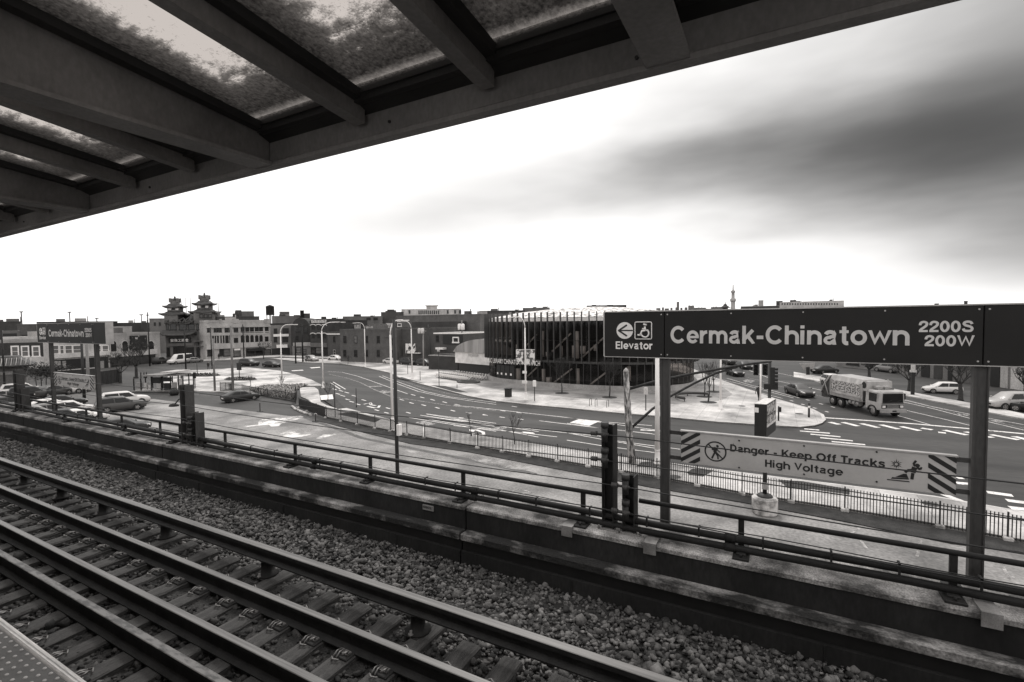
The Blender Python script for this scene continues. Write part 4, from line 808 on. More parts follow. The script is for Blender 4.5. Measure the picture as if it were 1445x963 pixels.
L_((-.62, .62), (.62, -.62), .06)
mb.build('prohibition_ring', m_black, dg)
def dot_(mb, x, z, r_, y): mb.add([(x + r_ * math.cos(a * .3927), y, z + r_ * math.sin(a * .3927)) for a in range(16)], [list(range(16))])
mb = MB(); dot_(mb, c.x + .18 * rr, c.z + .55 * rr, .12 * rr, DY - .0035)
for p, q, w in (((.05, .42), (-.05, -.08), .15), ((-.05, -.08), (-.32, -.72), .08), ((0, -.08), (.22, -.42), .08), ((.22, -.42), (.24, -.74), .07), ((-.05, .36), (-.32, .12), .06), ((.08, .34), (.26, .08), .055), ((.26, .08), (.44, -.04), .05)): bar(mb, (c.x + p[0] * rr, c.z + p[1] * rr), (c.x + q[0] * rr, c.z + q[1] * rr), w * rr, DY - .0035)
mb.build('walking_figure', m_black, dg)
c = D(1264.8, 655.2); r2 = .055; mb = MB()
for a in range(12):
    th = a * math.pi / 6; ra = r2 * (1.0 if a % 2 else .75); mb.add([(c.x + .014 * math.cos(th + .35), DY - .0025, c.z + .014 * math.sin(th + .35)), (c.x + ra * math.cos(th), DY - .0025, c.z + ra * math.sin(th)), (c.x + .014 * math.cos(th - .35), DY - .0025, c.z + .014 * math.sin(th - .35))], [[0, 1, 2]])
mb.build('spark_symbol', m_black, dg)
mb = MB(); f6 = lambda x, y: (D(1160 + x * .13841, 620 + y * .13841).x, D(1160 + x * .13841, 620 + y * .13841).z)
for k, (p, q, w) in enumerate((((945, 285), (925, 340), .02), ((925, 345), (915, 410), .012), ((930, 315), (870, 318), .013), ((870, 318), (845, 338), .011), ((955, 275), (930, 255), .010), ((930, 255), (958, 218), .009), ((965, 285), (1000, 310), .010), ((1000, 310), (1015, 285), .008))): bar(mb, f6(*p), f6(*q), w, DY - .0025 - k * .0002)
x_, z_ = f6(972, 268); dot_(mb, x_, z_, .018, DY - .0045); mb.build('falling_figure', m_black, dg)
mb = MB()
for k, q in enumerate(([(828, 352), (862, 352), (880, 396), (745, 384)], [(715, 386), (882, 398), (886, 412), (700, 402)], [(660, 405), (890, 428), (894, 440), (664, 416)])):
    v = [f6(*p) for p in q]; mb.add([(a, DY - .0025, b_) for a, b_ in v], [[0, 1, 2, 3]])
mb.build('rail_symbol', m_black, dg)
for px_, py_ in ((1043, 622), (1043, 660), (1134.6, 629.5), (1134.6, 669.5), (1237, 638), (1237, 680)):
    p = D(px_, py_); mb = MB(); mb.tube([(p.x, DY - .006, p.z), (p.x, DY + .002, p.z)], .009, 8); mb.build('rivet', m_black, dg)
for dx, lb in ((-16.73, 'pale danger board between grey posts above the parked cars, second along'), (-33.46, 'pale danger board at the far left edge, last of its row'), (16.73, 'pale danger board beyond the right edge of the view')):
    o = copy_tree(dg); o.location.x += dx; o['label'] = lb
# ================================================================== BUILDINGS
class Facade:
    """a street front between two places on the ground; fp() finds the spot of the front that a pixel shows"""
    def __init__(s, A, B_): s.A = Vector((A[0], A[1], 0)); s.B = Vector((B_[0], B_[1], 0)); s.u = (s.B - s.A).normalized(); s.L = (s.B - s.A).length; s.n = Vector((s.u.y, -s.u.x, 0)); s.n = -s.n if s.n.dot(-s.A) < 0 else s.n
    def fp(s, px, py):
        r = ray(px, py); d = Vector((r[0], r[1], 0)); k = s.A.dot(s.n) / d.dot(s.n); p = d * k
        return (p - s.A).dot(s.u), CAMZ + r[2] * k
    def pt(s, a, z, out=0.0): p = s.A + s.u * a + s.n * out; return Vector((p.x, p.y, z))
    def rect(s, mb, a0, a1, z0, z1, o0, o1, mi=0):
        return mb.obox(s.pt((a0 + a1) / 2, (z0 + z1) / 2, (o0 + o1) / 2), s.u * (a1 - a0) / 2, s.n * (o1 - o0) / 2, (0, 0, (z1 - z0) / 2), mi)
    def pxrect(s, q): (a0, z1), (a1, z0) = s.fp(q[0], q[1]), s.fp(q[2], q[3]); return a0, a1, z0, z1
def building(name, label, cat, A, B_, ztop, depth, m, par=.5, group=None, roofm=None, back=True):
    f = Facade(A, B_); t = thing(name, label, cat, (f.A + f.B) / 2, 0, group)
    mb = MB(); f.rect(mb, 0, f.L, -.05, ztop - par, -depth, 0); mb.build('wall', m, t)
    if par:
        mb = MB()
        for a0, a1, o0, o1 in ((-.06, f.L + .06, -.3, .06), (-.06, f.L + .06, -depth - .06, -depth + .24), (-.06, .24, -depth + .24, -.3), (f.L - .24, f.L + .06, -depth + .24, -.3)): f.rect(mb, a0, a1, ztop - par, ztop, o0, o1)
        mb.build('parapet', roofm or m, t)
    rr = random.Random(label)
    if depth >= 10 and f.L > 9 and name not in ('garage_row', 'roof_house', 'long_white_building'):
        for k in range(2 + int(f.L > 24) * 2):
            a = rr.uniform(.12, .85) * f.L; o = -rr.uniform(2.5, depth - 3); w_, d_, h_ = rr.uniform(.7, 1.9), rr.uniform(.7, 1.5), rr.uniform(.5, 1.3) + par; mb = MB(); f.rect(mb, a - w_, a + w_, ztop - par, ztop - par + h_, o - d_, o + d_)
            if rr.random() < .5: q = f.pt(a + w_ + .4, ztop - par, o); mb.tube([q, q + Vector((0, 0, h_ * 1.5))], .16, 6)
            mb.build('roof_unit', wallmat(rr.choice((.05, .12, .3))), t)
    f.t = t; return f
def window(f, q, frame=None, glass=None, arch=False, name='window', px=True, fr=.09, out=.05, sill=True):
    a0, a1, z0, z1 = f.pxrect(q) if px else q
    if a1 < a0: a0, a1 = a1, a0
    mb = MB(); fm = frame or m_black; ac = (a0 + a1) / 2; hw = (a1 - a0) / 2
    if arch:
        pts = [(a0, z0), (a1, z0)] + [(ac + hw * math.cos(R(k * 22.5)), z1 - hw + hw * math.sin(R(k * 22.5))) for k in range(9)]
        o = [f.pt(ac + (a - ac) * 1.16, z0 + (z - z0) * 1.05, -.02) for a, z in pts]; i_ = [f.pt(ac + (a - ac) * 1.16, z0 + (z - z0) * 1.05, out) for a, z in pts]; mb.loft([o, i_], 0)
        mb.loft([[f.pt(a, z, out - .02) for a, z in pts], [f.pt(a, z, out + .012) for a, z in pts]], 1)
    else:
        for b0, b1, c0, c1 in ((a0 - fr, a0, z0, z1), (a1, a1 + fr, z0, z1), (a0 - fr, a1 + fr, z1, z1 + fr * 1.3)): f.rect(mb, b0, b1, c0, c1, -.02, out)
        if sill: f.rect(mb, a0 - fr * 1.5, a1 + fr * 1.5, z0 - fr * 1.4, z0, -.02, out + .08)
        f.rect(mb, a0, a1, z0, z1, -.03, .012, 1)
        if z1 - z0 > 1.2: f.rect(mb, a0, a1, (z0 + z1) / 2 - .035, (z0 + z1) / 2 + .035, .010, out - .01)
    return mb.build(name, [fm, glass or m_glass], f.t)
def panel(f, q, m, name, o0=.0, o1=.12, px=True):
    a0, a1, z0, z1 = f.pxrect(q) if px else q
    mb = MB(); f.rect(mb, min(a0, a1), max(a0, a1), z0, z1, o0 - .02, o1); return mb.build(name, m, f.t)
z2 = lambda x, y: (200 + x * .24917, 380 + y * .24917)
z14 = lambda x, y: (380 + x * .13503, 430 + y * .13503)
z16 = lambda x, y: (220 + x * .12978, 405 + y * .12978)
z17 = lambda x, y: (x * .12465, 440 + y * .12465)
z18 = lambda x, y: (560 + x * .13501, 420 + y * .13501)
def wq(fn, x0, y0, x1, y1): return fn(x0, y0) + fn(x1, y1)
# --- corner building of pale terracotta
A, B_ = G(291, 508), G(383, 501.5); H_ = HZ(330, 452, (A + B_) / 2)
f = building('terracotta_building', 'pale three storey terracotta corner building with stepped parapet and arched windows', 'building', A, B_, H_, 22, wallmat(.36, .3), .6)
for x0, x1 in ((560, 582), (632, 650), (660, 680), (690, 712), (750, 785), (795, 815), (848, 890), (925, 960), (975, 1010), (1025, 1062), (1078, 1115), (1125, 1160), (1188, 1222)): window(f, wq(z16, x0, 440, x1, 492), fr=.12)
for x0, x1 in ((612, 632), (640, 656), (665, 684), (700, 716), (728, 745), (755, 790), (798, 815), (925, 962), (978, 1012), (1028, 1062), (1080, 1114), (1126, 1160)): window(f, wq(z16, x0, 530, x1, 612), arch=True)
window(f, wq(z16, 850, 560, 892, 618)); window(f, wq(z16, 1188, 545, 1222, 605))
for x0, x1, a, b_ in ((565, 615, 665, 745), (695, 730, 680, 745), (740, 805, 680, 745), (848, 915, 690, 750), (985, 1070, 690, 750), (1085, 1165, 695, 745), (1180, 1245, 690, 745)): window(f, wq(z16, x0, a, x1, b_), fr=.2, name='shop_window', glass=m_glass if x0 % 2 else m_glass2)
for x0, x1 in ((545, 580), (690, 715), (835, 900), (1180, 1250)): panel(f, wq(z16, x0, 350 if x0 != 545 else 362, x1, 395), wallmat(.34), 'parapet_crest', -.3, .1)
panel(f, wq(z16, 545, 500, 1250, 512), wallmat(.36), 'string_course'); panel(f, wq(z16, 545, 425, 1250, 434), wallmat(.36), 'cornice', 0, .4); panel(f, wq(z16, 545, 625, 1250, 645), wallmat(.36), 'shop_cornice', 0, .5)
panel(f, wq(z16, 980, 672, 1165, 690), m_black, 'awning', 0, 1.4); panel(f, wq(z16, 848, 672, 912, 688), m_white, 'shop_sign', 0, .3)
# --- tall dark roof block behind it
A, B_ = AT(300, 480, 215), AT(367, 480, 215); building('brick_block', 'long dark flat roofed block rising behind the pale terracotta building', 'building', A, B_, HZ(330, 446.8, A), 14, wallmat(.06), .4)
# --- pagoda fronted hall
A, B_ = G(233, 509), G(291, 507.2); f = Facade(A, B_); t = f.t = thing('pagoda_hall', 'dark ornate hall with two pagoda towers and tiled skirt roofs', 'building', (A + B_) / 2)
def fz(px, py): return f.fp(px, py)
def pxm(px): return f.fp(px, 480)[0]
zz = lambda y: f.fp(258, 405 + y * .12978)[1]
mwall = wallmat(.125, .4)
mb = MB(); f.rect(mb, pxm(z16(105, 0)[0]), pxm(z16(455, 0)[0]), -.05, zz(395), -14, 0); mb.build('wall', mwall, t)
mb = MB(); f.rect(mb, pxm(z16(440, 0)[0]), pxm(z16(552, 0)[0]), -.05, zz(300), -9, -.3); mb.build('stair_tower', mwall, t)
mb = MB(); f.rect(mb, pxm(z16(425, 0)[0]), pxm(z16(620, 0)[0]), zz(400), zz(282), -8, .4); mb.build('tower_base', mwall, t)
mb = MB(); f.rect(mb, pxm(z16(105, 0)[0]), pxm(z16(250, 0)[0]), zz(396), zz(300), -8, .3); mb.build('tower_base', mwall, t)
def curved_roof(xa, xb, y_eave, y_top, out, kt, name='tile_roof', tip=.42):
    """four sided roof with upturned corners between two columns of the picture"""
    a0, a1 = pxm(z16(xa, 0)[0]), pxm(z16(xb, 0)[0]); z0, z1 = zz(y_eave), zz(y_top); ac, hw = (a0 + a1) / 2, (a1 - a0) / 2; d0 = -hw + out; mb = MB(); rings = []
    for k, (s_, h) in enumerate(((1.0, 0), (.84, .24), (.68, .50), (kt, 1.0))):
        ring = []
        for i in range(16):
            th = 2 * math.pi * (i + .0) / 16; c_, sn = math.cos(th), math.sin(th); m_ = max(abs(c_), abs(sn)); cx_, sy_ = c_ / m_, sn / m_
            corner = (abs(c_ * sn) * 2) ** 3; lift = tip * corner * (1 if k == 0 else .35 if k == 1 else 0) * (z1 - z0)
            ring.append(f.pt(ac + cx_ * hw * s_ * (1 + .06 * corner * (k == 0)), z0 + (z1 - z0) * h + lift, d0 + sy_ * hw * s_))
        rings.append(ring)
    low = [Vector((p.x, p.y, p.z - .32)) for p in rings[0]]
    mb.loft([low] + rings, 0); return mb.build(name, m_tile, t), ac, hw, d0
for xa, xb, dx in ((52, 320, 0), (372, 650, 0)):
    big = xa > 300; ye1, yt1, ye2, yt2, yc, yf = (285, 235, 190, 150, 113, 55) if big else (302, 258, 218, 180, 148, 95)
    _, ac, hw, d0 = curved_roof(xa, xb, ye1, yt1, .4, .42)
    mb = MB(); hw2 = hw * .50; f.rect(mb, ac - hw2, ac + hw2, zz(yt1 + 4), zz(ye2 - 2), d0 - hw2, d0 + hw2); tw_ = mb.build('lantern_stage', mwall, t)
    for k in (-1, 0, 1): mb = MB(); f.rect(mb, ac + k * hw2 * .6 - .35, ac + k * hw2 * .6 + .35, zz(yt1 - 8) , zz(ye2 + 14), d0 + hw2 - .02, d0 + hw2 + .05); mb.build('lantern_opening', m_white if k else m_black, tw_)
    xm = (xa + xb) / 2; w2 = (xb - xa) * .38; _, ac, hw3, _d = curved_roof(xm - w2, xm + w2, ye2, yt2, .4 + hw3 - hw3 if False else .4 - hw + hw * .76, .5)
    mb = MB(); q_ = hw * .30; f.rect(mb, ac - q_, ac + q_, zz(yt2 + 3), zz(yc), d0 - q_, d0 + q_)
    for sx in (-1, 1): 
        for sy in (-1, 1): f.rect(mb, ac + sx * q_ - .25, ac + sx * q_ + .25, zz(yc) - .5, zz(yc) + .7, d0 + sy * q_ - .25, d0 + sy * q_ + .25)
    mb.build('crown', mwall, t); p = f.pt(ac, zz(yc), d0); mb = MB(); hh = zz(yf) - zz(yc); mb.lathe(p, [(.5, 0), (.55, .2), (.28, hh * .3), (.42, hh * .45), (.2, hh * .55), (.28, hh * .68), (.06, hh)], 8); mb.build('finial', m_tile, t)
for k, (xa, xb) in enumerate(((515, 0),)): pass
for xa in (485, 532, 580): window(f, (z16(xa, 0)[0], 405 + 302 * .12978, z16(xa + 30, 0)[0], 405 + 332 * .12978), fr=.12, out=.5)
# main gabled roof and the tiled skirt with a balcony between
def sloped(xa, xb, y0, y1, o0, o1, name, ends=0.0):
    a0, a1 = pxm(z16(xa, 0)[0]), pxm(z16(xb, 0)[0]); mb = MB(); zl, zh = zz(y0), zz(y1); prof = [(o0, zl - .2), (o0, zl), (lerp(o0, o1, .35), lerp(zl, zh, .25)), (lerp(o0, o1, .7), lerp(zl, zh, .62)), (o1, zh), (o1, zl - .2)]
    n = 9; rings = []
    for i in range(n):
        u = i / (n - 1); e = ends * (abs(2 * u - 1) ** 6); rings.append([f.pt(lerp(a0, a1, u), z + (e if k_ in (0, 1) else e * .6 if k_ == 2 else 0), o) for k_, (o, z) in enumerate(prof)])
    mb.loft(rings); return mb.build(name, m_tile, t)
sloped(118, 428, 400, 292, 1.0, -5, 'tile_roof', .9)
for xr in (175, 240, 300, 360): a = pxm(z16(xr, 0)[0]); mb = MB(); mb.tube([f.pt(a - 1.2, zz(392), 1.0), f.pt(a, zz(340), -.6), f.pt(a + 1.2, zz(392), 1.0)], .28, 6); mb.build('gable_ridge', m_tile, t)
sloped(72, 450, 520, 470, 2.2, 0, 'skirt_roof', .7)
for x0, x1 in ((118, 135), (158, 218), (255, 330), (355, 415), (445, 462)): window(f, wq(z16, x0, 412, x1, 462), fr=.15)
panel(f, wq(z16, 145, 555, 383, 606), m_black, 'name_board', 0, .5); panel(f, wq(z16, 135, 612, 420, 640), wallmat(.13), 'carved_frieze', 0, .3)
a0, a1 = pxm(z16(165, 0)[0]), pxm(z16(365, 0)[0]); mb = MB(); text_on(mb, '安良工商會', a0, a1, zz(597), zz(563), lambda s_, u: f.pt(s_, u, .52), .02); mb.build('name_characters', m_letterw, t)
for x0, x1, y0 in ((125, 148, 668), (195, 235, 660), (245, 320, 655), (335, 410, 668), (448, 472, 680)): window(f, wq(z16, x0, y0, x1, 752), fr=.2, name='entrance_bay')
panel(f, wq(z16, 430, 585, 545, 592), mwall, 'balcony_slab', 0, 1.6); panel(f, wq(z16, 430, 640, 545, 648), mwall, 'balcony_slab', 0, 1.6)
for px_, y0 in ((257.5, 420), (264, 420), (270.5, 419), (309.5, 424)):
    p = AT(px_, 470, 185); h = HZ(px_, y0, p); tt = thing('roof_mast', {257.5: 'thin mast just right of the left pagoda tower', 264: 'thin mast midway between the pagoda towers', 270.5: 'thin mast close to the left side of the right pagoda tower', 309.5: 'thin mast on the roof right of both pagoda towers'}[px_], 'mast', p); mb = MB(); mb.tube([(p.x, p.y, 0), (p.x, p.y, h * .8), (p.x, p.y, h)], [.16, .1, .05], 6); mb.build('shaft', m_steel2, tt)
# --- shops east of it
A, B_ = G(383.3, 501.6), G(411.5, 500.5); f = building('shop_house', 'narrow three storey shop house with white sign and white awning', 'building', A, B_, HZ(395, 456.5, A), 16, wallmat(.17), .5, roofm=m_black)
for q in (wq(z14, 50, 255, 80, 305), wq(z14, 140, 252, 200, 302), wq(z14, 50, 340, 80, 390), wq(z14, 140, 345, 195, 390)): window(f, q, fr=.12)
panel(f, wq(z14, 42, 310, 205, 332), m_white, 'shop_sign', 0, .3); panel(f, wq(z14, 75, 420, 190, 448), m_white, 'awning', 0, 1.5); panel(f, wq(z14, 25, 460, 215, 520), m_black, 'shop_front', 0, .1)
A, B_ = G(411.6, 501.2), G(438.5, 500.5); f = building('gabled_shop', 'dark brick shop with a rounded gable and pale shop front', 'building', A, B_, HZ(425, 460, A), 18, m_brickB, 0)
a0, a1 = f.fp(412.5, 460)[0], f.fp(436, 460)[0]; zt_ = f.fp(425, 449)[1]; zb_ = f.fp(425, 460)[1]; mb = MB(); pr = [(a0, zb_)] + [(lerp(a0, a1, .5 - .5 * math.cos(R(k * 18))), zb_ + (zt_ - zb_) * math.sin(R(k * 18))) for k in range(1, 10)] + [(a1, zb_)]; mb.loft([[f.pt(a, z, o) for a, z in pr] for o in (-18, .05)]); mb.build('gable', m_brickB, f.t)
for q in (wq(z14, 270, 240, 305, 285), wq(z14, 365, 245, 395, 290), wq(z14, 270, 330, 305, 375), wq(z14, 300, 240, 330, 285)): window(f, q)
panel(f, wq(z14, 250, 398, 430, 432), wallmat(.42), 'shop_sign', 0, .4); panel(f, wq(z14, 240, 434, 435, 525), wallmat(.22), 'shop_front', 0, .1); window(f, wq(z14, 285, 450, 330, 500), name='shop_window', out=.2); window(f, wq(z14, 350, 470, 385, 512), name='shop_window', out=.2)
A, B_ = G(438.6, 502), G(464, 502.5); f = building('arched_brick_building', 'dark brick building with pale scalloped arches over its windows', 'building', A, B_, HZ(450, 452.5, A), 18, m_brickB, .4)
panel(f, wq(z14, 445, 162, 600, 190), wallmat(.45), 'attic_band', 0, .25)
for k in range(4): window(f, wq(z14, 462 + k * 35, 168, 480 + k * 35, 186), fr=.05, out=.3, sill=False)
for yb in (222, 312):
    for k in range(3):
        cx_ = 460 + k * 58; mb = MB(); pts_ = [f.pt(*f.fp(*z14(cx_ + 28 * math.cos(R(a)), yb - 14 * math.sin(R(a)))), .12) for a in range(0, 181, 30)]; mb.tube(pts_, .16, 6); mb.build('window_arch', wallmat(.5), f.t); window(f, wq(z14, cx_ - 14, yb + 4, cx_ + 14, yb + 42), sill=False)
panel(f, wq(z14, 440, 400, 615, 445), wallmat(.12), 'shop_sign', 0, .5); 
for x0, x1 in ((440, 480), (490, 550), (560, 605)): window(f, wq(z14, x0, 450, x1, 510), name='shop_window', fr=.15, glass=m_glass2 if x0 == 490 else m_glass)
A, B_ = G(463, 505.5), G(481, 506); f = building('small_brick_building', 'small dark brick building with one white cornice line beside the brick warehouse', 'building', A, B_, HZ(470, 468.5, A), 14, m_brickC, .3)
panel(f, wq(z14, 608, 303, 742, 314), m_white, 'cornice', 0, .25); window(f, wq(z14, 668, 335, 690, 390)); window(f, wq(z14, 672, 475, 690, 528), frame=wallmat(.4))
# --- brick warehouse
A, B_ = G(480.8, 511), G(561, 514); f = building('brick_warehouse', 'grey brick two storey warehouse with two rows of tall dark windows', 'building', A, B_, HZ(520, 464.6, (A + B_) / 2), 26, m_brickA, .4)
for x0, x1 in ((776, 804), (888, 918), (1012, 1030), (1126, 1154)): window(f, wq(z14, x0, 332, x1, 398), frame=m_trim, glass=m_glass2 if x0 == 888 else m_glass); window(f, wq(z14, x0, 478, x1, 542), frame=m_trim)
window(f, (551, 478, 554.5, 487), frame=m_trim); window(f, (550.5, 495, 555, 505), frame=m_trim)
panel(f, wq(z14, 1205, 345, 1340, 350), m_brickB, 'pipe_band', 0, .1)
# roof clutter on the warehouse: long window strips
zr_ = f.fp(520, 464.6)[1]
tz = thing('roof_pavilion', 'low glazed storey with white window frames behind the warehouse parapet', 'building', f.pt(8, 0, -27)); g = Facade(f.pt(f.fp(486, 470)[0], 0, -26.5), f.pt(f.fp(556, 470)[0], 0, -26.5)); g.t = tz; mb = MB(); g.rect(mb, 0, g.L, 0, HZ(520, 455.5, g.A), -10, 0); mb.build('wall', wallmat(.05), tz)
for q in (wq(z14, 805, 205, 955, 250), wq(z14, 1010, 220, 1190, 248), wq(z14, 1220, 195, 1310, 245)): panel(g, q, wallmat(.42), 'window_band', 0, .1)
for x0 in (812, 848, 884, 920): window(g, wq(z14, x0, 210, x0 + 28, 230), sill=False, out=.15)
for x0 in (1020, 1060, 1100, 1140, 1228, 1268): window(g, wq(z14, x0, 224, x0 + 26, 238), sill=False, out=.15)
# --- big blank wall, its lower wing with a billboard
A, B_ = AT(561, 500, 165), AT(678, 500, 140); f = building('blank_brick_block', 'huge blank grey brick wall behind the small houses and lamp posts', 'building', A, B_, (HZ(582, 445.4, A) + HZ(675, 443.4, B_)) / 2, 40, brick('brick_pale', .10, .15, .9, 1.2), .3)
A, B_ = G(561.5, 513), G(601, 514); f = building('brick_wing', 'dark lower brick building carrying a white billboard with dark foliage print', 'building', A, B_, HZ(575, 464, A), 12, m_brickC, .4)
window(f, wq(z18, 10, 275, 45, 300), frame=m_white); window(f, wq(z18, 20, 445, 40, 475)); window(f, wq(z18, 30, 550, 55, 600))
mbb = M('billboard_print', .03, .75, 1.1, .6, contrast=(.48, .52), detail=2, stretch=(1, 1, .7)); panel(f, wq(z18, 100, 482, 200, 585), mbb, 'billboard', 0, .4); panel(f, wq(z18, 130, 575, 255, 585), m_white, 'ledge', 0, .6)
# --- little houses and the barrel roofed hall
A, B_ = G(613, 518), G(654, 520); f = building('small_house', 'low brown house with light roof edges and one white window', 'house', A, B_, HZ(632, 469.5, A), 10, m_brickC, .25, roofm=m_white)
panel(f, wq(z18, 485, 388, 690, 490), m_black, 'dark_upper_wall', 0, .15); window(f, wq(z18, 598, 424, 648, 464), frame=m_white, glass=m_glass, out=.3, fr=.2); window(f, wq(z18, 410, 400, 438, 460)); panel(f, wq(z18, 440, 520, 520, 542), m_white, 'awning', 0, 1.2)
A, B_ = G(605, 522), G(646, 524); f = building('low_shed', 'low dark shed with sloping pale roof edge beside the barrel roofed hall', 'shed', A, B_, HZ(620, 501, A), 5, m_brickB, .12, roofm=wallmat(.3))
A, B_ = G(644, 525.5), G(697, 531); f = Facade(A, B_); t = f.t = thing('barrel_roof_hall', 'small hall with arched corrugated metal roof and white band', 'building', (A + B_) / 2)
mb = MB(); f.rect(mb, 0, f.L, 0, f.fp(660, 512.5)[1], -9, -.6); mb.build('dark_front', m_black, t)
zb_, zt_ = f.fp(650, 512.5)[1], f.fp(650, 497)[1]; mb = MB(); f.rect(mb, -.3, f.L, zb_, zt_, -9, .0); mb.build('white_band', M('white_metal', .55, .72, 1.2, .5), t)
mb = MB(); rings = []; ztop = f.fp(672, 478.5)[1]
for o in (-9, -4.5, .35):
    rings.append([f.pt(lerp(-.5, f.L + 6, k / 18), zt_ + (ztop - zt_) * math.sin(math.pi * (k / 18)) ** .55, o) for k in range(19)])
mb.loft(rings); mcor = M('corrugated_roof', .16, .36, 1.0, .5, stretch=(1.2, 1.2, .08), metal=.2); mb.build('arched_roof', mcor, t); panel(f, wq(z18, 750, 592, 850, 618), wallmat(.4), 'sign_panel', 0, .12)
# --- shop rows at the left
def zl(x, y): return (x * .24917, 380 + y * .24917)
A, B_ = G(4, 530), G(63, 527); f = building('dark_brick_row', 'dark brick row with three white framed windows and pale cornice', 'building', A, B_, HZ(34, 479, (A + B_) / 2), 12, m_brickB, .7, roofm=wallmat(.33))
for x0 in (130, 245, 368): window(f, wq(z17, x0 + 6, 402, x0 + 74, 500), frame=m_white, glass=m_glass2, fr=.22)
panel(f, (5, 505.5, 63, 520), wallmat(.42), 'shop_front', 0, .15)
A, B_ = G(63, 527), G(154, 519); f = building('white_shop_row', 'pale shop row with broad window bands under the second station sign', 'building', A, B_, HZ(110, 474, (A + B_) / 2), 14, wallmat(.42, .15), .5)
for x0, x1 in ((578, 662), (680, 720), (738, 815), (828, 920), (1110, 1140), (1160, 1225)): window(f, wq(z17, x0, 388, x1, 472), frame=m_white, glass=m_glass2, fr=.12)
panel(f, wq(z17, 575, 480, 1240, 490), wallmat(.5), 'ledge', 0, .5); panel(f, wq(z17, 585, 552, 1230, 700), m_black, 'shop_front', 0, .1)
for x0 in (600, 640, 700, 1130): panel(f, wq(z17, x0, 560, x0 + 45, 640), wallmat(.25), 'shop_window', 0, .16)
A, B_ = G(154, 519), G(227, 511.5); f = building('arched_stone_building', 'pale stone building with round arched windows and dark billboard', 'building', A, B_, HZ(190, 469.5, (A + B_) / 2), 14, wallmat(.30, .2), .5)
for x0, x1 in ((625, 660), (690, 725), (838, 872)): window(f, wq(zl, x0, 408, x1, 465), arch=True, frame=wallmat(.45))
mbb2 = M('dark_billboard_print', .015, .40, 1.3, .6, contrast=(.60, .66), detail=2); panel(f, wq(zl, 733, 378, 828, 458), mbb2, 'billboard', 0, .4); panel(f, wq(zl, 620, 470, 885, 480), wallmat(.4), 'ledge', 0, .4); panel(f, wq(zl, 622, 484, 880, 552), m_brickB, 'shop_front', 0, .15)
for x0, x1 in ((635, 660), (700, 730), (760, 790), (850, 875)): window(f, wq(zl, x0, 495, x1, 545), name='shop_window', out=.25)
# --- tiled pavilion at the left edge
p0 = G(22, 556); t = thing('tiled_pavilion', 'low stone pavilion with wide curved tile roof at the left edge', 'pavilion', p0); f = Facade(G(-30, 556), G(38, 551)); f.t = t
mb = MB(); f.rect(mb, 0, f.L, 0, f.fp(10, 519)[1], -4.5, 0); mb.build('wall', wallmat(.14), t); a0, a1 = f.fp(-32, 510)[0], f.fp(45.5, 510)[0]; zlo, zhi = f.fp(10, 517)[1], f.fp(10, 503.5)[1]; mb = MB()
mb.loft([[f.pt(lerp(a0, a1, .5) + sx * (a1 - a0) / 2 * s_, lerp(zlo, zhi, h) + lift, -2.2 + sy * 3.6 * s_) for sx, sy in ((-1, 1), (-.5, 1.0), (.5, 1.0), (1, 1), (1, -1), (-1, -1))] for s_, h, lift in ((1.0, -.12, .1), (1.02, 0, .12), (.85, .25, 0), (.6, .62, 0), (.42, 1, 0))]); mb.build('tile_roof', m_tile, t)
for k in range(22): a = lerp(a0, a1, (k + .5) / 22); mb = MB(); mb.tube([f.pt(a, zlo + .12, 1.45), f.pt(a, zlo + .55, .6), f.pt(a, zlo + 1.2, -.2)], .06, 5); mb.build('tile_rib', wallmat(.3) if k % 2 else wallmat(.12), t)
panel(f, (0, 525, 28, 528), wallmat(.3), 'ledge', 0, .2)
# --- row of far roofs along the horizon
def far(name, label, x0, x1, yt, D_, depth, v, cat='building', bands=(), par=.3):
    A, B_ = AT(x0, 460, D_), AT(x1, 460, D_); f = building(name, label, cat, A, B_, HZ((x0 + x1) / 2, yt, (A + B_) / 2), depth, wallmat(v), par)
    for x_a, y_a, x_b, y_b, vv in bands: panel(f, (x_a, y_a, x_b, y_b), m_black if vv < .02 else wallmat(vv), 'window_band', 0, .15)
    return f
far('flat_roof_block', 'low dark roofs farthest left on the skyline', -40, 30, 454, 210, 30, .06); far('flat_roof_block', 'brick block with light roof edge above the dark brick row', 2, 27, 467, 170, 12, .14, bands=((3, 471, 24, 477, .01),)); far('flat_roof_block', 'square brown block left of the second station sign', 24, 52, 457.5, 190, 14, .09, bands=((31, 473, 44, 478, .01),))
far('long_roof_block', 'long black flat roof behind the second station sign', 52, 166, 454, 230, 30, .025); far('skylight_block', 'block with pale sloped skylight roof left of the pagoda hall', 158, 186, 461, 205, 10, .36); far('flat_roof_block', 'thin dark roof line left of the pagoda hall', 166, 214, 455.5, 260, 30, .05); far('gabled_block', 'small pale block touching the left pagoda tower', 211, 236, 449.5, 215, 14, .15, bands=((217, 455, 220, 460, .01), (224, 455, 227, 460, .01)))
far('flat_roof_block', 'grey roof house above the terracotta building, left of the water tank', 332, 359, 439.5, 290, 16, .12, bands=((332, 438, 341, 446, .06),)); far('flat_roof_block', 'pale cube shaped roof house right of the water tank', 395, 409, 440, 280, 14, .20, bands=((396, 440.5, 408, 443, .1),)); far('flat_roof_block', 'grey block with a chimney over the gabled shop', 384, 428, 446, 265, 18, .14)
far('flat_roof_block', 'dark stepped block above the arched brick building', 428, 438, 442.5, 262, 14, .06); far('flat_roof_block', 'dark low block behind the arched brick building', 438, 486, 450, 240, 18, .06); far('flat_roof_block', 'grey wide block over the brick warehouse', 484, 540, 446.5, 255, 24, .13, bands=((517, 448.5, 523, 452, .03), (527, 448.5, 533, 452, .03)))
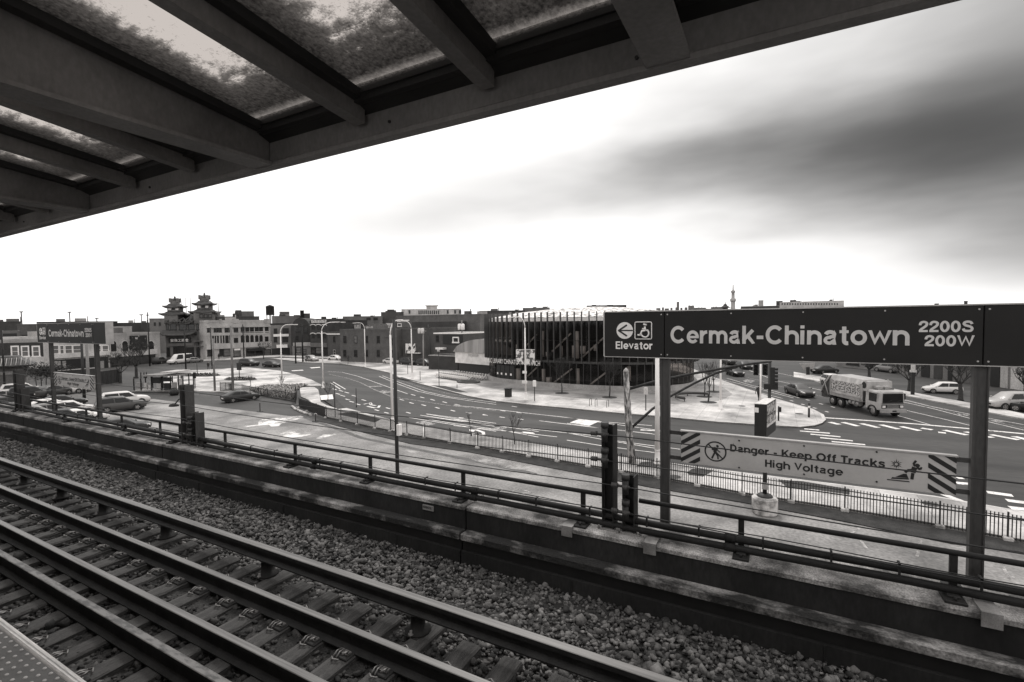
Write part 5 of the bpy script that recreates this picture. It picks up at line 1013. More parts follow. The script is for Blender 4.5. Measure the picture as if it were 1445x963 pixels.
far('flat_roof_block', 'dark block with rooftop box left of the long white building', 538, 570, 440.5, 270, 24, .07); far('flat_roof_block', 'small rooftop box on the dark block', 547, 557, 437, 276, 8, .05)
f = far('long_white_building', 'long white building with a row of dark windows and small penthouse on the skyline', 567, 651, 436.2, 300, 26, .46)
for k in range(11): window(f, (590.5 + k * 2.75, 438.5, 592.2 + k * 2.75, 443.8), fr=.05, sill=False)
for x0, x1 in ((576.5, 579), (630.5, 633), (641, 643.5), (647.5, 651)): window(f, (x0, 438, x1, 443), fr=.05, sill=False)
mb = MB(); a0, a1 = f.fp(601.5, 433)[0], f.fp(617, 433)[0]; f.rect(mb, a0, a1, f.fp(605, 437)[1], f.fp(605, 432)[1], -10, -4); f.rect(mb, a0 - .6, a1 + .6, f.fp(605, 432)[1], f.fp(605, 430.6)[1], -10.5, -3.4); mb.build('penthouse', wallmat(.4), f.t)
far('flat_roof_block', 'dark roof left behind the library fins', 677, 741, 438.5, 240, 20, .05, bands=((718, 441, 722, 446, .3), (727, 441, 731, 446, .3))); far('flat_roof_block', 'stepped pale block above the library roof', 738, 776, 434.5, 300, 16, .13); far('flat_roof_block', 'dark flat block on the skyline over the library roof', 828, 884, 431, 330, 30, .04); far('flat_roof_block', 'grey low block between the library skyline roofs', 776, 830, 438.5, 320, 20, .18)
for i, (x0, x1, y0) in enumerate(((926, 932, 435), (934, 937, 434), (938, 944, 435.5), (946, 949, 434.5), (953, 956, 434), (954.8, 958.4, 426.2), (960, 963, 434.5), (966, 970, 434), (971, 979.5, 431.6), (979, 996, 434.5), (990, 1004, 436), (1003, 1020, 433.4))):
    far('far_tower', ['far tower block, first of the row above the sign', 'slim far tower, second in the row above the sign', 'far block, third in the row above the sign', 'slim far tower left of the tallest one', 'low far tower touching the tallest one', 'tallest slim far tower above the elevator panel', 'far tower just right of the tallest one', 'slim far tower right of the tallest, before the square one', 'square far tower with flat top above the sign', 'wide low far block right of the square tower', 'lowest far block above the name lettering', 'pale far block beside the tiny pagoda'][i], x0, x1, y0, 900 + i * 12, 14, .16, 'tower', par=0)
f = far('long_apartment_block', 'long white apartment block with windows right of the smoke tower', 1100, 1190.5, 425.5, 330, 24, .42)
for k in range(22): window(f, (1103 + k * 3.7, 428.2, 1104.6 + k * 3.7, 430.6), fr=.03, sill=False)
far('apartment_block', 'darker low block left of the long white apartment block', 1045, 1101, 432, 345, 24, .2, bands=((1046, 433.5, 1099, 435.2, .06),)); far('roof_house', 'small box on top of the low apartment block', 1070, 1077, 424, 350, 8, .3); far('roof_house', 'dark small roof house on the apartment block', 1095, 1104, 425, 352, 8, .05)
far('roof_house', 'dark small box just above the right part of the sign', 1359.5, 1364.5, 425, 260, 6, .06); far('roof_house', 'flat sliver of roof above the address on the sign', 1318, 1324, 428.5, 260, 6, .08)
p = AT(1034.3, 440, 420); h = HZ(1034.3, 402, p); t = thing('smoke_tower', 'slender pale chimney tower with ringed top on the skyline', 'tower', p); mb = MB(); mb.lathe((p.x, p.y, 0), [(2.0, 0), (1.5, h * .62)], 12); mb.build('shaft', wallmat(.3), t); mb = MB(); mb.lathe((p.x, p.y, h * .62), [(1.5, 0), (2.1, .4), (2.1, 2.4), (1.2, 2.8), (1.1, h * .2), (1.6, h * .21), (1.6, h * .24), (.5, h * .26), (.3, h * .38)], 12); mb.build('ringed_top', wallmat(.3), t)
p = AT(1023.3, 440, 420); t = thing('far_pagoda', 'tiny dark pagoda roof peeking above the sign', 'pagoda', p); mb = MB(); zb_ = HZ(1023, 438, p); k = 420 / F_PX
mb.lathe((p.x, p.y, 0), [(3, 0), (3, zb_ - .5)], 8); mb.build('body', wallmat(.1), t); mb = MB(); mb.lathe((p.x, p.y, zb_ - .5), [(4.2, 0), (3.2, .8), (2.0, 1.5), (2.0, 2.2), (3.9, 2.4), (2.6, 3.4), (1.4, 4.2), (1.4, 4.8), (.3, 5.6), (.1, 7.6)], 8); mb.build('tiered_roof', m_tile, t)
p = AT(381.5, 450, 270); t = thing('water_tank', 'dark round water tank on legs on the skyline', 'tank', p); z1, z0 = HZ(381.5, 430.5, p), HZ(381.5, 445, p); mb = MB(); mb.lathe((p.x, p.y, z0), [(1.9, 0), (1.9, z1 - z0 - .8), (2.1, z1 - z0 - .8), (.2, z1 - z0)], 12); mb.build('tank_body', wallmat(.06), t)
for a in range(4): mb = MB(); q = Vector((p.x + 1.5 * math.cos(a * 1.571 + .8), p.y + 1.5 * math.sin(a * 1.571 + .8), 0)); mb.tube([q, q + Vector((0, 0, z0))], .2, 5); mb.build('leg', wallmat(.05), t)
p = AT(426.5, 450, 262); t = thing('chimney', 'short round chimney over the gabled shop', 'chimney', p); mb = MB(); mb.lathe((p.x, p.y, 0), [(1.0, 0), (.9, HZ(426, 439, p)), (1.1, HZ(426, 439, p)), (1.1, HZ(426, 438.3, p))], 8); mb.build('stack', wallmat(.06), t)
for px_, y0, lb in ((31, 441, 'distant twin headed floodlight mast, leftmost'), (99, 441.5, 'distant twin headed floodlight mast above the second station sign'), (137, 450, 'distant low floodlight mast just right of the second station sign'), (200, 445, 'distant floodlight mast nearer the pagoda hall')):
    p = AT(px_, 460, 260); h = HZ(px_, y0, p); t = thing('floodlight_mast', lb, 'mast', p); mb = MB(); mb.tube([(p.x, p.y, 0), (p.x, p.y, h)], .18, 6); mb.build('pole', m_steel2, t); mb = MB(); mb.box((p.x - 1.2, p.y - .2, h), (p.x + 1.2, p.y + .2, h + .35)); mb.build('lamp_bar', m_steel2, t)
# --- garages behind the trees at the right
A, B_ = G(1262, 527), G(1470, 556); f = building('garage_row', 'row of low garages with dark doors and pale panels behind the trees', 'garage', A, B_, 4.6, 8, wallmat(.16), .4)
for x0, x1, m_ in ((1300, 1312, m_black), (1318, 1330, wallmat(.05)), (1338, 1344, m_black), (1352, 1372, wallmat(.09)), (1398, 1411, m_black), (1412.5, 1423, wallmat(.34)), (1427, 1446, wallmat(.42)), (1282, 1292, m_black)): a0 = f.fp(x0, 530)[0]; a1 = f.fp(x1, 530)[0]; panel(f, (a0, a1, .1, 3.1), m_, 'door_panel', 0, .08, px=False)
A, B_ = G(1180, 517), G(1262, 526); f = building('low_shop', 'low grey shop at the far side of the right parking lot', 'shop', A, B_, 4.2, 8, wallmat(.2), .4)
for x0, x1 in ((1195, 1212), (1222, 1240)): a0 = f.fp(x0, 520)[0]; a1 = f.fp(x1, 520)[0]; window(f, (a0, a1, .6, 2.6), px=False, name='shop_window')
# ---- library
lib_px = [(681, 535), (695, 539.5), (720, 543), (745, 545), (768, 547), (793, 549), (818, 551), (850, 552.7), (885, 553.5), (920, 553.5), (945, 552.3), (965, 550), (985, 546.5)]
base = [G(*q) for q in lib_px]
outline = [Vector((-43.2, 76, 0)), Vector((-44.0, 73, 0)), Vector((-43.3, 70.3, 0)), Vector((-41.4, 68.2, 0)), Vector((-38.6, 66.6, 0)), Vector((-35, 65.6, 0)), Vector((-30, 64.8, 0)), Vector((-25, 64.3, 0)), Vector((-20.5, 64.5, 0)), Vector((-16.6, 65.5, 0)), Vector((-13.4, 67.5, 0)), Vector((-11.1, 70.4, 0)), Vector((-10.2, 74, 0)), Vector((-11, 79, 0)), Vector((-14, 86, 0)), Vector((-20, 92, 0)), Vector((-29, 92, 0)), Vector((-38, 86, 0))]
def closed_curve(pts, step):
    out = []; n = len(pts)
    for i in range(n):
        a, b_, c, d = pts[i - 1], pts[i], pts[(i + 1) % n], pts[(i + 2) % n]
        for t in range(10):
            t /= 10; out.append(.5 * (2 * b_ + (c - a) * t + (2 * a - 5 * b_ + 4 * c - d) * t * t + (3 * b_ - a - 3 * c + d) * t ** 3))
    res = []; acc = 0; prev = out[0]; res.append(prev)
    for p in out[1:] + [out[0]]:
        L_ = (p - prev).length
        while acc + L_ >= step:
            k = (step - acc) / L_; prev = prev + (p - prev) * k; res.append(prev); L_ = (p - prev).length; acc = 0
        acc += L_; prev = p
    return res
ring = closed_curve(outline, 1.08); nR = len(ring); cen = sum(ring, Vector()) / nR
lib = thing('library', 'rounded dark glass library with tall thin fins and pale gravel roof', 'library', (cen.x, cen.y, 0))
def inset(d): 
    res = []
    for i, p in enumerate(ring):
        tg = (ring[(i + 1) % nR] - ring[i - 1]).normalized(); nn = Vector((tg.y, -tg.x, 0)); nn = -nn if nn.dot(p - cen) < 0 else nn; res.append(p - nn * d)
    return res
ZG = 9.75
mb = MB(); mb.poly([(p.x, p.y) for p in inset(-.02)], -.02, .75); mb.build('stone_plinth', wallmat(.30), lib)
gl = inset(.45); mb = MB(); n = nR
for z0, z1 in ((.75, 3.7), (4.0, 6.9), (6.95, ZG)):
    for i in range(n):
        a, b_ = gl[i], gl[(i + 1) % n]; mb.add([(a.x, a.y, z0), (b_.x, b_.y, z0), (b_.x, b_.y, z1), (a.x, a.y, z1)], [[0, 1, 2, 3]])
mb.build('glass_wall', m_lib_glass, lib)
mb = MB(); mb.poly([(p.x, p.y) for p in inset(.40)], 3.7, 4.0); mb.build('floor_edge', m_fin, lib); mb = MB(); mb.poly([(p.x, p.y) for p in inset(.47)], 6.9, 6.95); mb.build('transom', m_black, lib)
mb = MB(); mb.poly([(p.x, p.y) for p in inset(4.2)], .8, 9.5); mb.build('interior_dark_box', m_black, lib)  # black box added inside so the glass looks dark
mb = MB(); mb.poly([(p.x, p.y) for p in inset(.5)], .7, .78); mb.build('floor_slab', m_black, lib)
mb = MB(); mb.poly([(p.x, p.y) for p in inset(.30)], ZG, 10.25); mb.build('roof_edge', M('roof_edge_white', .62, .8, 2, .5), lib)
r1, r2, r3 = inset(.6), inset(6), inset(12)
mb = MB(); mb.loft([[(p.x, p.y, 10.3) for p in r1], [(p.x, p.y, 11.25) for p in r2], [(lerp(p.x, cen.x, .5), lerp(p.y, cen.y, .5), 11.8) for p in r2], [(lerp(p.x, cen.x, .9), lerp(p.y, cen.y, .9), 12.0) for p in r2]]); mb.build('green_roof', m_roofw, lib)
fin_src = None; front = [i for i in range(nR) if (ring[i] - cen).dot(Vector((-cen.x, -cen.y, 0))) > -260]
for i in range(nR):
    p = ring[i]; tg = (ring[(i + 1) % nR] - ring[i - 1]).normalized(); ang = math.atan2(tg.y, tg.x)
    if p.y > 84: continue
    if fin_src is None:
        q = MB(); q.box((-.045, -.02, 3.75), (.045, .36, 11.05)); fin_src = q.build('facade_fin', m_fin, lib, world=False); q = MB(); q.box((-.035, -.04, .75), (.035, .02, 3.7)); mul_src = q.build('mullion', m_fin, lib, world=False)
        o1, o2 = fin_src, mul_src
    else: o1, o2 = inst(fin_src, lib), inst(mul_src, lib)
    nn = Vector((tg.y, -tg.x, 0)); s_ = 1 if nn.dot(p - cen) > 0 else -1
    o1.location = (p.x - cen.x, p.y - cen.y, 0); o1.rotation_euler = (0, 0, ang + (math.pi if (-math.sin(ang) * (p - cen).x + math.cos(ang) * (p - cen).y) > 0 else 0) * 0 + (math.pi if (Vector((-math.sin(ang), math.cos(ang), 0)).dot(p - cen) < 0) else 0)); q_ = gl[i]; o2.location = (q_.x - cen.x, q_.y - cen.y, 0); o2.rotation_euler = o1.rotation_euler
    if s_ == 0: pass
z19 = lambda x, y: (670 + x * .15574, 430 + y * .15574)
LF = Facade(Vector((-38, 66.2, 0)), Vector((-12, 66.2, 0)))
m_brace = M('pale_brace', .7, .8, 3, .6)
def lib_bar(p, q, r_, nm, yo=.9):
    def at(px, py):
        r = ray(px, py); d = Vector((r[0], r[1], 0)); best = None
        for i in range(nR):
            a, b_ = inset_br[i], inset_br[(i + 1) % nR]; e = b_ - a; den = d.x * e.y - d.y * e.x
            if abs(den) < 1e-9: continue
            k = (a.x * e.y - a.y * e.x) / den; u = (a.x * d.y - a.y * d.x) / den
            if k > 0 and 0 <= u <= 1 and (best is None or k < best): best = k
        return Vector((d.x * best, d.y * best, CAMZ + r[2] * best))
    mb = MB(); mb.tube([at(*z19(*p)), at(*z19(*q))], r_, 8); return mb.build(nm, m_brace, lib)
inset_br = inset(.9)
for p, q in (((475, 365), (560, 272)), ((700, 425), (870, 262)), ((965, 485), (1180, 290)), ((480, 650), (560, 572)), ((675, 740), (880, 582)), ((990, 770), (1185, 618))): lib_bar(p, q, .12, 'diagonal_brace')
for p, q in (((613, 240), (613, 475)), ((622, 585), (626, 740)), ((928, 242), (930, 488)), ((932, 580), (936, 770)), ((360, 575), (364, 715)), ((1395, 560), (1397, 690))): lib_bar(p, q, .28 if p[0] > 600 else .16, 'round_column')
for p, q in (((395, 580), (395, 710)), ((405, 580), (405, 712)), ((670, 660), (672, 725)), ((785, 375), (786, 470)), ((980, 375), (980, 445)), ((893, 372), (894, 480)), ((385, 362), (385, 400)), ((655, 430), (656, 470)), ((1090, 365), (1091, 420))): lib_bar(p, q, .42 if p[0] in (395, 670, 980) else .22, 'pale_interior_panel')  # upright bars behind the glass in the pale brace colour
# the name runs along the edge of the first floor
a, fcs = text_verts('CHICAGO PUBLIC LIBRARY CHINATOWN BRANCH', .004); mn, mx = a.min(0), a.max(0); ts = inset(.34); cum = [0]; 
path = [ts[i] for i in range(nR)]
# find where the lettering starts and ends on the ring
def near(px, py):
    r = ray(px, py); d = Vector((r[0], r[1], 0)).normalized(); c = [(i, (p.normalized() - d).length) for i, p in enumerate(path) if p.y < 76]; return min(c, key=lambda t: t[1])[0]
i0, i1 = near(672.5, 514), near(764.5, 521); i0 = min(range(nR), key=lambda i: (path[i] - Vector((-43.4, 70.3, 0))).length)
seq = []; i = i0; stp = 1 if ((i1 - i0) % nR) < nR / 2 else -1
while True:
    seq.append(path[i]); 
    if i == i1: break
    i = (i + stp) % nR
cum = [0]
for k in range(1, len(seq)): cum.append(cum[-1] + (seq[k] - seq[k - 1]).length)
def bend(x, z):
    s_ = x * cum[-1]
    for k in range(len(seq) - 1):
        if s_ <= cum[k + 1] or k == len(seq) - 2:
            t = (s_ - cum[k]) / (cum[k + 1] - cum[k]); p = seq[k].lerp(seq[k + 1], t); nn = (seq[k + 1] - seq[k]).normalized(); nn = Vector((nn.y, -nn.x, 0)); nn = -nn if nn.dot(p - cen) < 0 else nn; p = p + nn * .95; return (p.x, p.y, z)
mb = MB(); mb.add([bend((p[0] - mn[0]) / (mx[0] - mn[0]), 3.22 + (p[1] - mn[1]) / (mx[1] - mn[1]) * .72) for p in a], fcs); mb.build('library_lettering', m_letterw, lib)
door = inset(.30)
for k, i in enumerate([i for i in range(nR) if ring[i].y < 75 and -40.6 < ring[i].x < -36.0]):
    p, q = door[i], door[(i + 1) % nR]; u = (q - p).normalized(); nn = Vector((u.y, -u.x, 0)); nn = -nn if nn.dot(p - cen) < 0 else nn
    mb = MB(); mb.obox((p + q) / 2 + Vector((0, 0, 1.45)), u * (q - p).length * .46, nn * .06, Vector((0, 0, 1.43))); dr = mb.build('door', m_black, lib)
    mb = MB(); mb.obox(p.lerp(q, .3) + nn * .09 + Vector((0, 0, 1.5)), u * .16, nn * .03, Vector((0, 0, .16))); mb.build('handle', m_white, dr)
# ================================================================== VEHICLES (local x forward, y left)
CARS = {  # length, width, belt, roof, stations (x, low, top, half width factor), cabin (rear foot, rear top, front top, cowl)
 'sedan': dict(L=4.75, W=1.84, H=1.46, st=[(-2.36, .42, .78, .80), (-2.28, .30, .98, .93), (-1.55, .22, 1.02, 1.0), (-.4, .20, .98, 1.0), (.75, .20, .95, 1.0), (1.6, .22, .86, .98), (2.15, .26, .74, .92), (2.36, .38, .62, .78)], cab=(-1.95, -1.05, .28, 1.12), wb=1.40, wr=.335),
 'suv': dict(L=4.85, W=1.95, H=1.78, st=[(-2.42, .55, .95, .86), (-2.36, .38, 1.16, .95), (-1.5, .30, 1.18, 1.0), (-.3, .28, 1.14, 1.0), (.95, .28, 1.12, 1.0), (1.75, .30, 1.06, .98), (2.25, .34, .94, .93), (2.42, .45, .78, .82)], cab=(-2.36, -2.05, .30, 1.10), wb=1.45, wr=.375),
 'hatch': dict(L=4.45, W=1.82, H=1.66, st=[(-2.22, .48, .86, .84), (-2.14, .32, 1.08, .95), (-1.4, .26, 1.08, 1.0), (-.3, .25, 1.04, 1.0), (.85, .25, 1.0, 1.0), (1.55, .27, .94, .98), (2.05, .30, .80, .92), (2.22, .42, .66, .80)], cab=(-2.14, -1.60, .22, 1.15), wb=1.32, wr=.345),
 'van': dict(L=5.6, W=2.05, H=2.5, st=[(-2.8, .5, 1.2, .92), (-2.74, .36, 1.3, .98), (-1.5, .3, 1.3, 1.0), (0, .3, 1.3, 1.0), (1.4, .3, 1.28, 1.0), (2.1, .32, 1.15, .97), (2.6, .36, 1.0, .92), (2.8, .45, .8, .82)], cab=(-2.78, -2.72, 1.0, 1.95), wb=1.75, wr=.37)}
def paint(v, nm=None): return M(nm or 'paint_%03d' % int(v * 1000), v * .92, v, 1.5, .4, spec=.22, coat=.12)
def car(name, label, kind, pos, ang, v, cat='car', group=None, s=1.0, detail=True, sm=None):
    c = CARS[kind]; t = thing(name, label, cat, pos, ang, group, s); W_ = c['W'] / 2; H_ = c['H']
    def top_at(x):
        st = c['st']
        for a, b_ in zip(st, st[1:]):
            if a[0] <= x <= b_[0]: return lerp(a[2], b_[2], (x - a[0]) / (b_[0] - a[0]))
        return st[-1][2]
    rings = []
    for x, zl, zt, k in c['st']:
        w = W_ * k; zm = lerp(zl, zt, .55); half = [(w * .80, zl), (w * .97, zl + .10), (w, zm), (w * .965, zt - .07), (w * .86, zt)]
        rings.append([(x, y, z) for y, z in half] + [(x, 0, zt + .02)] + [(x, -y, z) for y, z in reversed(half)])
    pm = paint(v); mb = MB(); mb.loft(rings, 0, True)
    for sx in (-1, 1):
        for sy in (-1, 1):                       # dark wheel wells
            cx_ = sx * c['wb']; n = 14; y = sy * W_ * 1.004; r_ = c['wr'] * 1.16; vs = [(cx_ + r_ * math.cos(2 * math.pi * i / n), y, c['wr'] + r_ * math.sin(2 * math.pi * i / n)) for i in range(n)]
            vs = [(a, b_, min(z, top_at(max(-2.3, min(2.3, a))) - .1)) for a, b_, z in vs]; mb.loft([vs, [(a, sy * W_ * .9, z) for a, b_, z in vs]], 1)
    mb.box((-c['L'] / 2 + .25, -W_ * .9, .18), (c['L'] / 2 - .25, W_ * .9, .32), 1); mb.build('body', [pm, m_trim], t, world=False)
    xr, xrt, xft, xc = c['cab']; cs = [(xr, top_at(xr) + .01, .80), (xrt, H_ - .03, .70), (lerp(xrt, xft, .5), H_, .702), (xft, H_ - .04, .70), (xc, top_at(xc) + .01, .82)]; rings = []
    for x, zt, k in cs:
        zb = top_at(x) - .04; wb_ = W_ * .90; wt = W_ * k; f_ = (zt - zb) / (H_ - top_at(x) + .04); wt = lerp(wb_, wt, max(0, f_)); rings.append([(x, wb_, zb), (x, wt, max(zb + .01, zt - .07)), (x, wt - .10, zt), (x, 0, zt + .015), (x, -wt + .10, zt), (x, -wt, max(zb + .01, zt - .07)), (x, -wb_, zb)])
    mb = MB(); mb.loft(rings, 0, True, cap=False, closed=False); mb.build('cabin', pm, t, world=False)
    def quad(mb, a, b_, cc, d, off, m_=.08):
        a, b_, cc, d = map(Vector, (a, b_, cc, d)); ce = (a + b_ + cc + d) / 4; nn = (b_ - a).cross(d - a).normalized(); nn = -nn if nn.dot(ce - Vector((0, 0, .8))) < 0 else nn
        mb.add([p + (ce - p) * m_ + nn * off for p in (a, b_, cc, d)], [[0, 1, 2, 3]])
    q = MB(); r3, r4 = rings[3], rings[4]; quad(q, r4[0], r3[1], r3[5], r4[6], .015); q.build('windscreen', m_carglass, t, world=False)
    q = MB(); r0, r1_ = rings[0], rings[1]; quad(q, r0[0], r1_[1], r1_[5], r0[6], .015, .12); q.build('rear_window', m_carglass, t, world=False)
    for sg_ in (0, 6):
        q = MB(); i_, j = (0, 1) if sg_ == 0 else (6, 5)
        A0, A1, B0, B1 = [Vector(rings[k][i_]) for k in (1, 3)] + [Vector(rings[k][j]) for k in (1, 3)]
        rf, ff = Vector(rings[0][i_]), Vector(rings[4][i_]); R0 = A0.lerp(rf, .55); F0 = A1.lerp(ff, .72)
        M0, M1 = R0.lerp(F0, .50), B0.lerp(B1, .56); sw = .045 if kind != 'van' else .3
        up = Vector((0, 0, .06)); nn = Vector((0, .035 if sg_ == 0 else -.035, .006))
        for a, b_, cc, d in ((R0 + up, M0 + up + Vector((-sw, 0, 0)), M1 + Vector((-sw, 0, -.03)), B0 + Vector((.05, 0, -.03))), (M0 + up + Vector((sw, 0, 0)), F0 + up + Vector((-.1, 0, 0)), B1 + Vector((-.04, 0, -.03)), M1 + Vector((sw, 0, -.03)))): q.add([p + nn for p in (a, b_, cc, d)], [[0, 1, 2, 3]])
        q.build('side_window', m_carglass, t, world=False)
    for sx in (-1, 1):
        for sy in (-1, 1):
            y = sy * (W_ - .075); r_ = c['wr']; q = MB(); q.tube([(sx * c['wb'], y - .10, r_), (sx * c['wb'], y - .085, r_), (sx * c['wb'], y + .085, r_), (sx * c['wb'], y + .10, r_)], [r_ * .9, r_, r_, r_ * .9], 18); w = q.build('wheel', m_tyre, t, world=False)
            q = MB(); yo = y + sy * .101; n = 10; vs = [(sx * c['wb'], yo + sy * .012, r_)]
            for i in range(2 * n): a = math.pi * i / n; rr_ = r_ * (.64 if i % 4 < 2 else .60); vs.append((sx * c['wb'] + rr_ * math.cos(a), yo, r_ + rr_ * math.sin(a)))
            for i in range(5): a0 = 2 * math.pi * i / 5; q.add([(sx * c['wb'] + r_ * k * math.cos(a0 + d_), yo + sy * .006, r_ + r_ * k * math.sin(a0 + d_)) for k, d_ in ((.08, -1.2), (.64, -.30), (.64, .30), (.08, 1.2))], [[0, 1, 2, 3]])
            q.loft([[(sx * c['wb'] + rr_ * math.cos(a * .3491), yo + (.002 if rr_ > .5 * r_ else .004), r_ + rr_ * math.sin(a * .3491)) for a in range(18)] for rr_ in (r_ * .70, r_ * .60)], cap=False); q.build('rim', m_rim, w, world=False)
    if detail:
        xf, xb_ = c['L'] / 2, -c['L'] / 2; zf = c['st'][-1][2]; zb2 = c['st'][0][2]
        for sy in (-1, 1):
            q = MB(); q.loft([[(xf - .30, sy * W_ * .92, zf - .02), (xf - .30, sy * W_ * .92, zf + .14), (xf - .38, sy * W_ * .62, zf + .16), (xf - .20, sy * W_ * .60, zf)], [(xf - .02, sy * W_ * .74, zf - .06), (xf - .08, sy * W_ * .74, zf + .06), (xf - .04, sy * W_ * .50, zf + .06), (xf + .01, sy * W_ * .50, zf - .04)]]); q.build('headlight', m_lightc, t, world=False)
            q = MB(); q.box((xb_ - .015, sy * W_ * .62 - .13, zb2 - .05), (xb_ + .12, sy * W_ * .62 + .13, zb2 + .12)); q.build('tail_light', m_lightr, t, world=False)
            q = MB(); q.bbox((xc - .25, sy * W_ * 1.02 - .07, top_at(xc) + .02), (xc - .08, sy * W_ * 1.02 + .07, top_at(xc) + .16), .03); q.build('mirror', pm, t, world=False)
        q = MB(); q.box((xf - .10, -W_ * .45, zf - .24), (xf + .012, W_ * .45, zf - .07)); q.box((xf - .2, -W_ * .6, .30), (xf - .02, W_ * .6, .42)); q.build('grille', m_trim, t, world=False)
        q = MB(); q.box((xb_ - .02, -.26, zb2 - .22), (xb_ + .02, .26, zb2 - .08)); q.build('number_plate', m_white, t, world=False)
    return t
def along(p, q): d = Vector(q) - Vector(p); return math.atan2(d.y, d.x)
def car_w(name, label, kind, rear, front, near, v, **k):   # placed by the two near side wheels seen in the picture; near = which side of the car they are on
    c = CARS[kind]; A_, B_ = G(*rear), G(*front); a = along(A_, B_); mid = (A_ + B_) / 2; sgn = 1 if near == 'left' else -1
    n_ = Vector((-math.sin(a), math.cos(a), 0)) * sgn; s = min(1.12, max(.86, (B_ - A_).length / (2 * c['wb']))); return car(name, label, kind, mid - n_ * (c['W'] / 2 - .1) * s, a, v, s=s, **k)
z20 = lambda x, y: (x * .1453, 540 + y * .1453)
PG = 'cars parked in the lot by the viaduct'
car_w('parked_car', 'dark sedan parked alone in the open lot beside the planted bed', 'sedan', (328.5, 568.5), (358.5, 564.5), 'right', .035, group=PG)
car_w('parked_car', 'grey brown boxy SUV with dark windows, nearest large one in the lot', 'suv', (151, 583.5), (194, 578.5), 'right', .085, group=PG)
a_lot = along(G(151, 583.5), G(194, 578.5))
car('parked_car', 'white SUV parked right behind the grey brown SUV', 'suv', G(164, 575.5) + Vector((-1.0, 1.4, 0)), a_lot, .62, group=PG)
car_w('parked_car', 'dark low sedan nearest the parapet below the grey brown SUV', 'sedan', (150, 614), (197, 609), 'right', .03, group=PG)
car('parked_car', 'white sedan in front of the right post of the second sign', 'sedan', G(112, 597), a_lot + .05, .66, group=PG)
car('parked_car', 'white hatchback between the two posts of the second sign', 'hatch', G(101, 586), a_lot, .60, group=PG)
car('parked_car', 'white car with dark roof glass behind the left post of the second sign', 'sedan', G(72, 580), a_lot + .03, .68, group=PG)
car('parked_car', 'grey compact car half hidden by the left sign post', 'hatch', G(76, 590), a_lot, .16, group=PG)
car_w('parked_car', 'dark grey sedan with bright wheels parked above the white cars', 'sedan', (63.5, 562.5), (99.5, 556.5), 'right', .06, group=PG)
car('parked_car', 'white sedan behind the dark grey sedan with bright wheels', 'sedan', G(66, 560) + Vector((-1, 2.4, 0)), a_lot, .6, group=PG)
car('parked_car', 'black SUV in the back of the lot by the stone pavilion', 'suv', G(46, 563), a_lot, .015, group=PG)
car('parked_car', 'pale grey car at the left edge under the pavilion', 'sedan', G(14, 565), a_lot, .40, group=PG)
car('parked_car', 'dark car at the left edge just above the handrail', 'sedan', G(16, 576), a_lot, .03, group=PG)
car('parked_car', 'mid grey car low at the left beside the short steel post', 'hatch', G(52, 595), a_lot, .3, group=PG)
car('parked_car', 'black hatchback squeezed beside the white cars, low behind the handrail', 'hatch', G(92, 600), a_lot, .02, group=PG)
car('parked_car', 'white van like car behind the black SUV at the pavilion wall', 'suv', G(34, 557.5), a_lot + .1, .55, group=PG)
car('parked_car', 'grey sedan at the far left, lower than the pale grey one', 'sedan', G(24, 586), a_lot, .12, group=PG)
car('parked_car', 'dark blackish sedan between the white hatchback and the dark grey sedan', 'sedan', G(88, 574), a_lot + .02, .03, group=PG)
# street traffic
v_ar = along(G(1012, 536), G(1145, 579)); AG = 'cars driving down the wide street'
car('driving_car', 'dark grey sedan driving towards the crossing left of the garbage truck', 'sedan', G(1128, 558), v_ar - .04, .075, group=AG)
car('driving_car', 'black sedan just under the sign right of the thin white lamp', 'sedan', G(1037, 530), v_ar - .05, .03, group=AG)
car('driving_car', 'dark car following behind the black sedan', 'sedan', G(1050, 520.5), v_ar - .05, .03, group=AG)
car('driving_car', 'farthest dark car, half hidden by the sign bottom', 'suv', G(1029, 514.5), v_ar - .05, .04, group=AG)
car('driving_car', 'white car half hidden behind the rear of the garbage truck', 'hatch', G(1177, 545), v_ar - .05, .62, group=AG)
RG = 'cars parked right of the wide street'
car('parked_car', 'dark sedan parked sideways beyond the truck near the slanted shop sign', 'sedan', G(1164, 527), along(G(1150, 527.5), G(1180, 526)), .03, group=RG)
car('parked_car', 'silver pickup like SUV parked behind two bare trees', 'suv', G(1254, 525.5), along(G(1268, 527), G(1240, 523.5)), .22, group=RG)
p = G(1323, 558.5); car_w('parked_car', 'white rounded SUV parked between two bare trees at the right', 'hatch', (1347, 556.5), (1318, 555.5), 'left', .68, group=RG)
car('parked_car', 'silver crossover parked right of the thick sign post', 'suv', G(1424, 577), along(G(1445, 573), G(1400, 573)) + .1, .36, group=RG)
car('parked_car', 'black car cut by the right edge of the view', 'sedan', G(1466, 583), along(G(1490, 583), G(1440, 577)), .02, group=RG)
FG = 'cars in the far streets by the shops'
car('driving_car', 'white shuttle van in front of the pagoda hall', 'van', G(254, 513.5), along(G(268, 512), G(246, 514)), .62, cat='van', group=FG, detail=False)
car('driving_car', 'grey car right of the white shuttle van', 'sedan', G(273, 512), along(G(262, 513), G(284, 511)), .2, group=FG, detail=False)
car('driving_car', 'dark car at the far left of the crossing under the street signals', 'suv', G(226, 513.5), along(G(222, 514), G(234, 512)), .04, group=FG, detail=False)
car('driving_car', 'dark SUV crossing in front of the terracotta building', 'suv', G(352, 516.5), along(G(342, 516), G(362, 516.5)), .05, group=FG, detail=False)
car('driving_car', 'low dark car right of the dark SUV at the crossing', 'sedan', G(384, 518.2), along(G(374, 517.7), G(394, 518.5)), .03, group=FG, detail=False)
car('driving_car', 'grey car waiting beside the signal poles near the shops', 'hatch', G(440, 510.5), along(G(434, 510), G(447, 511)), .3, group=FG, detail=False)
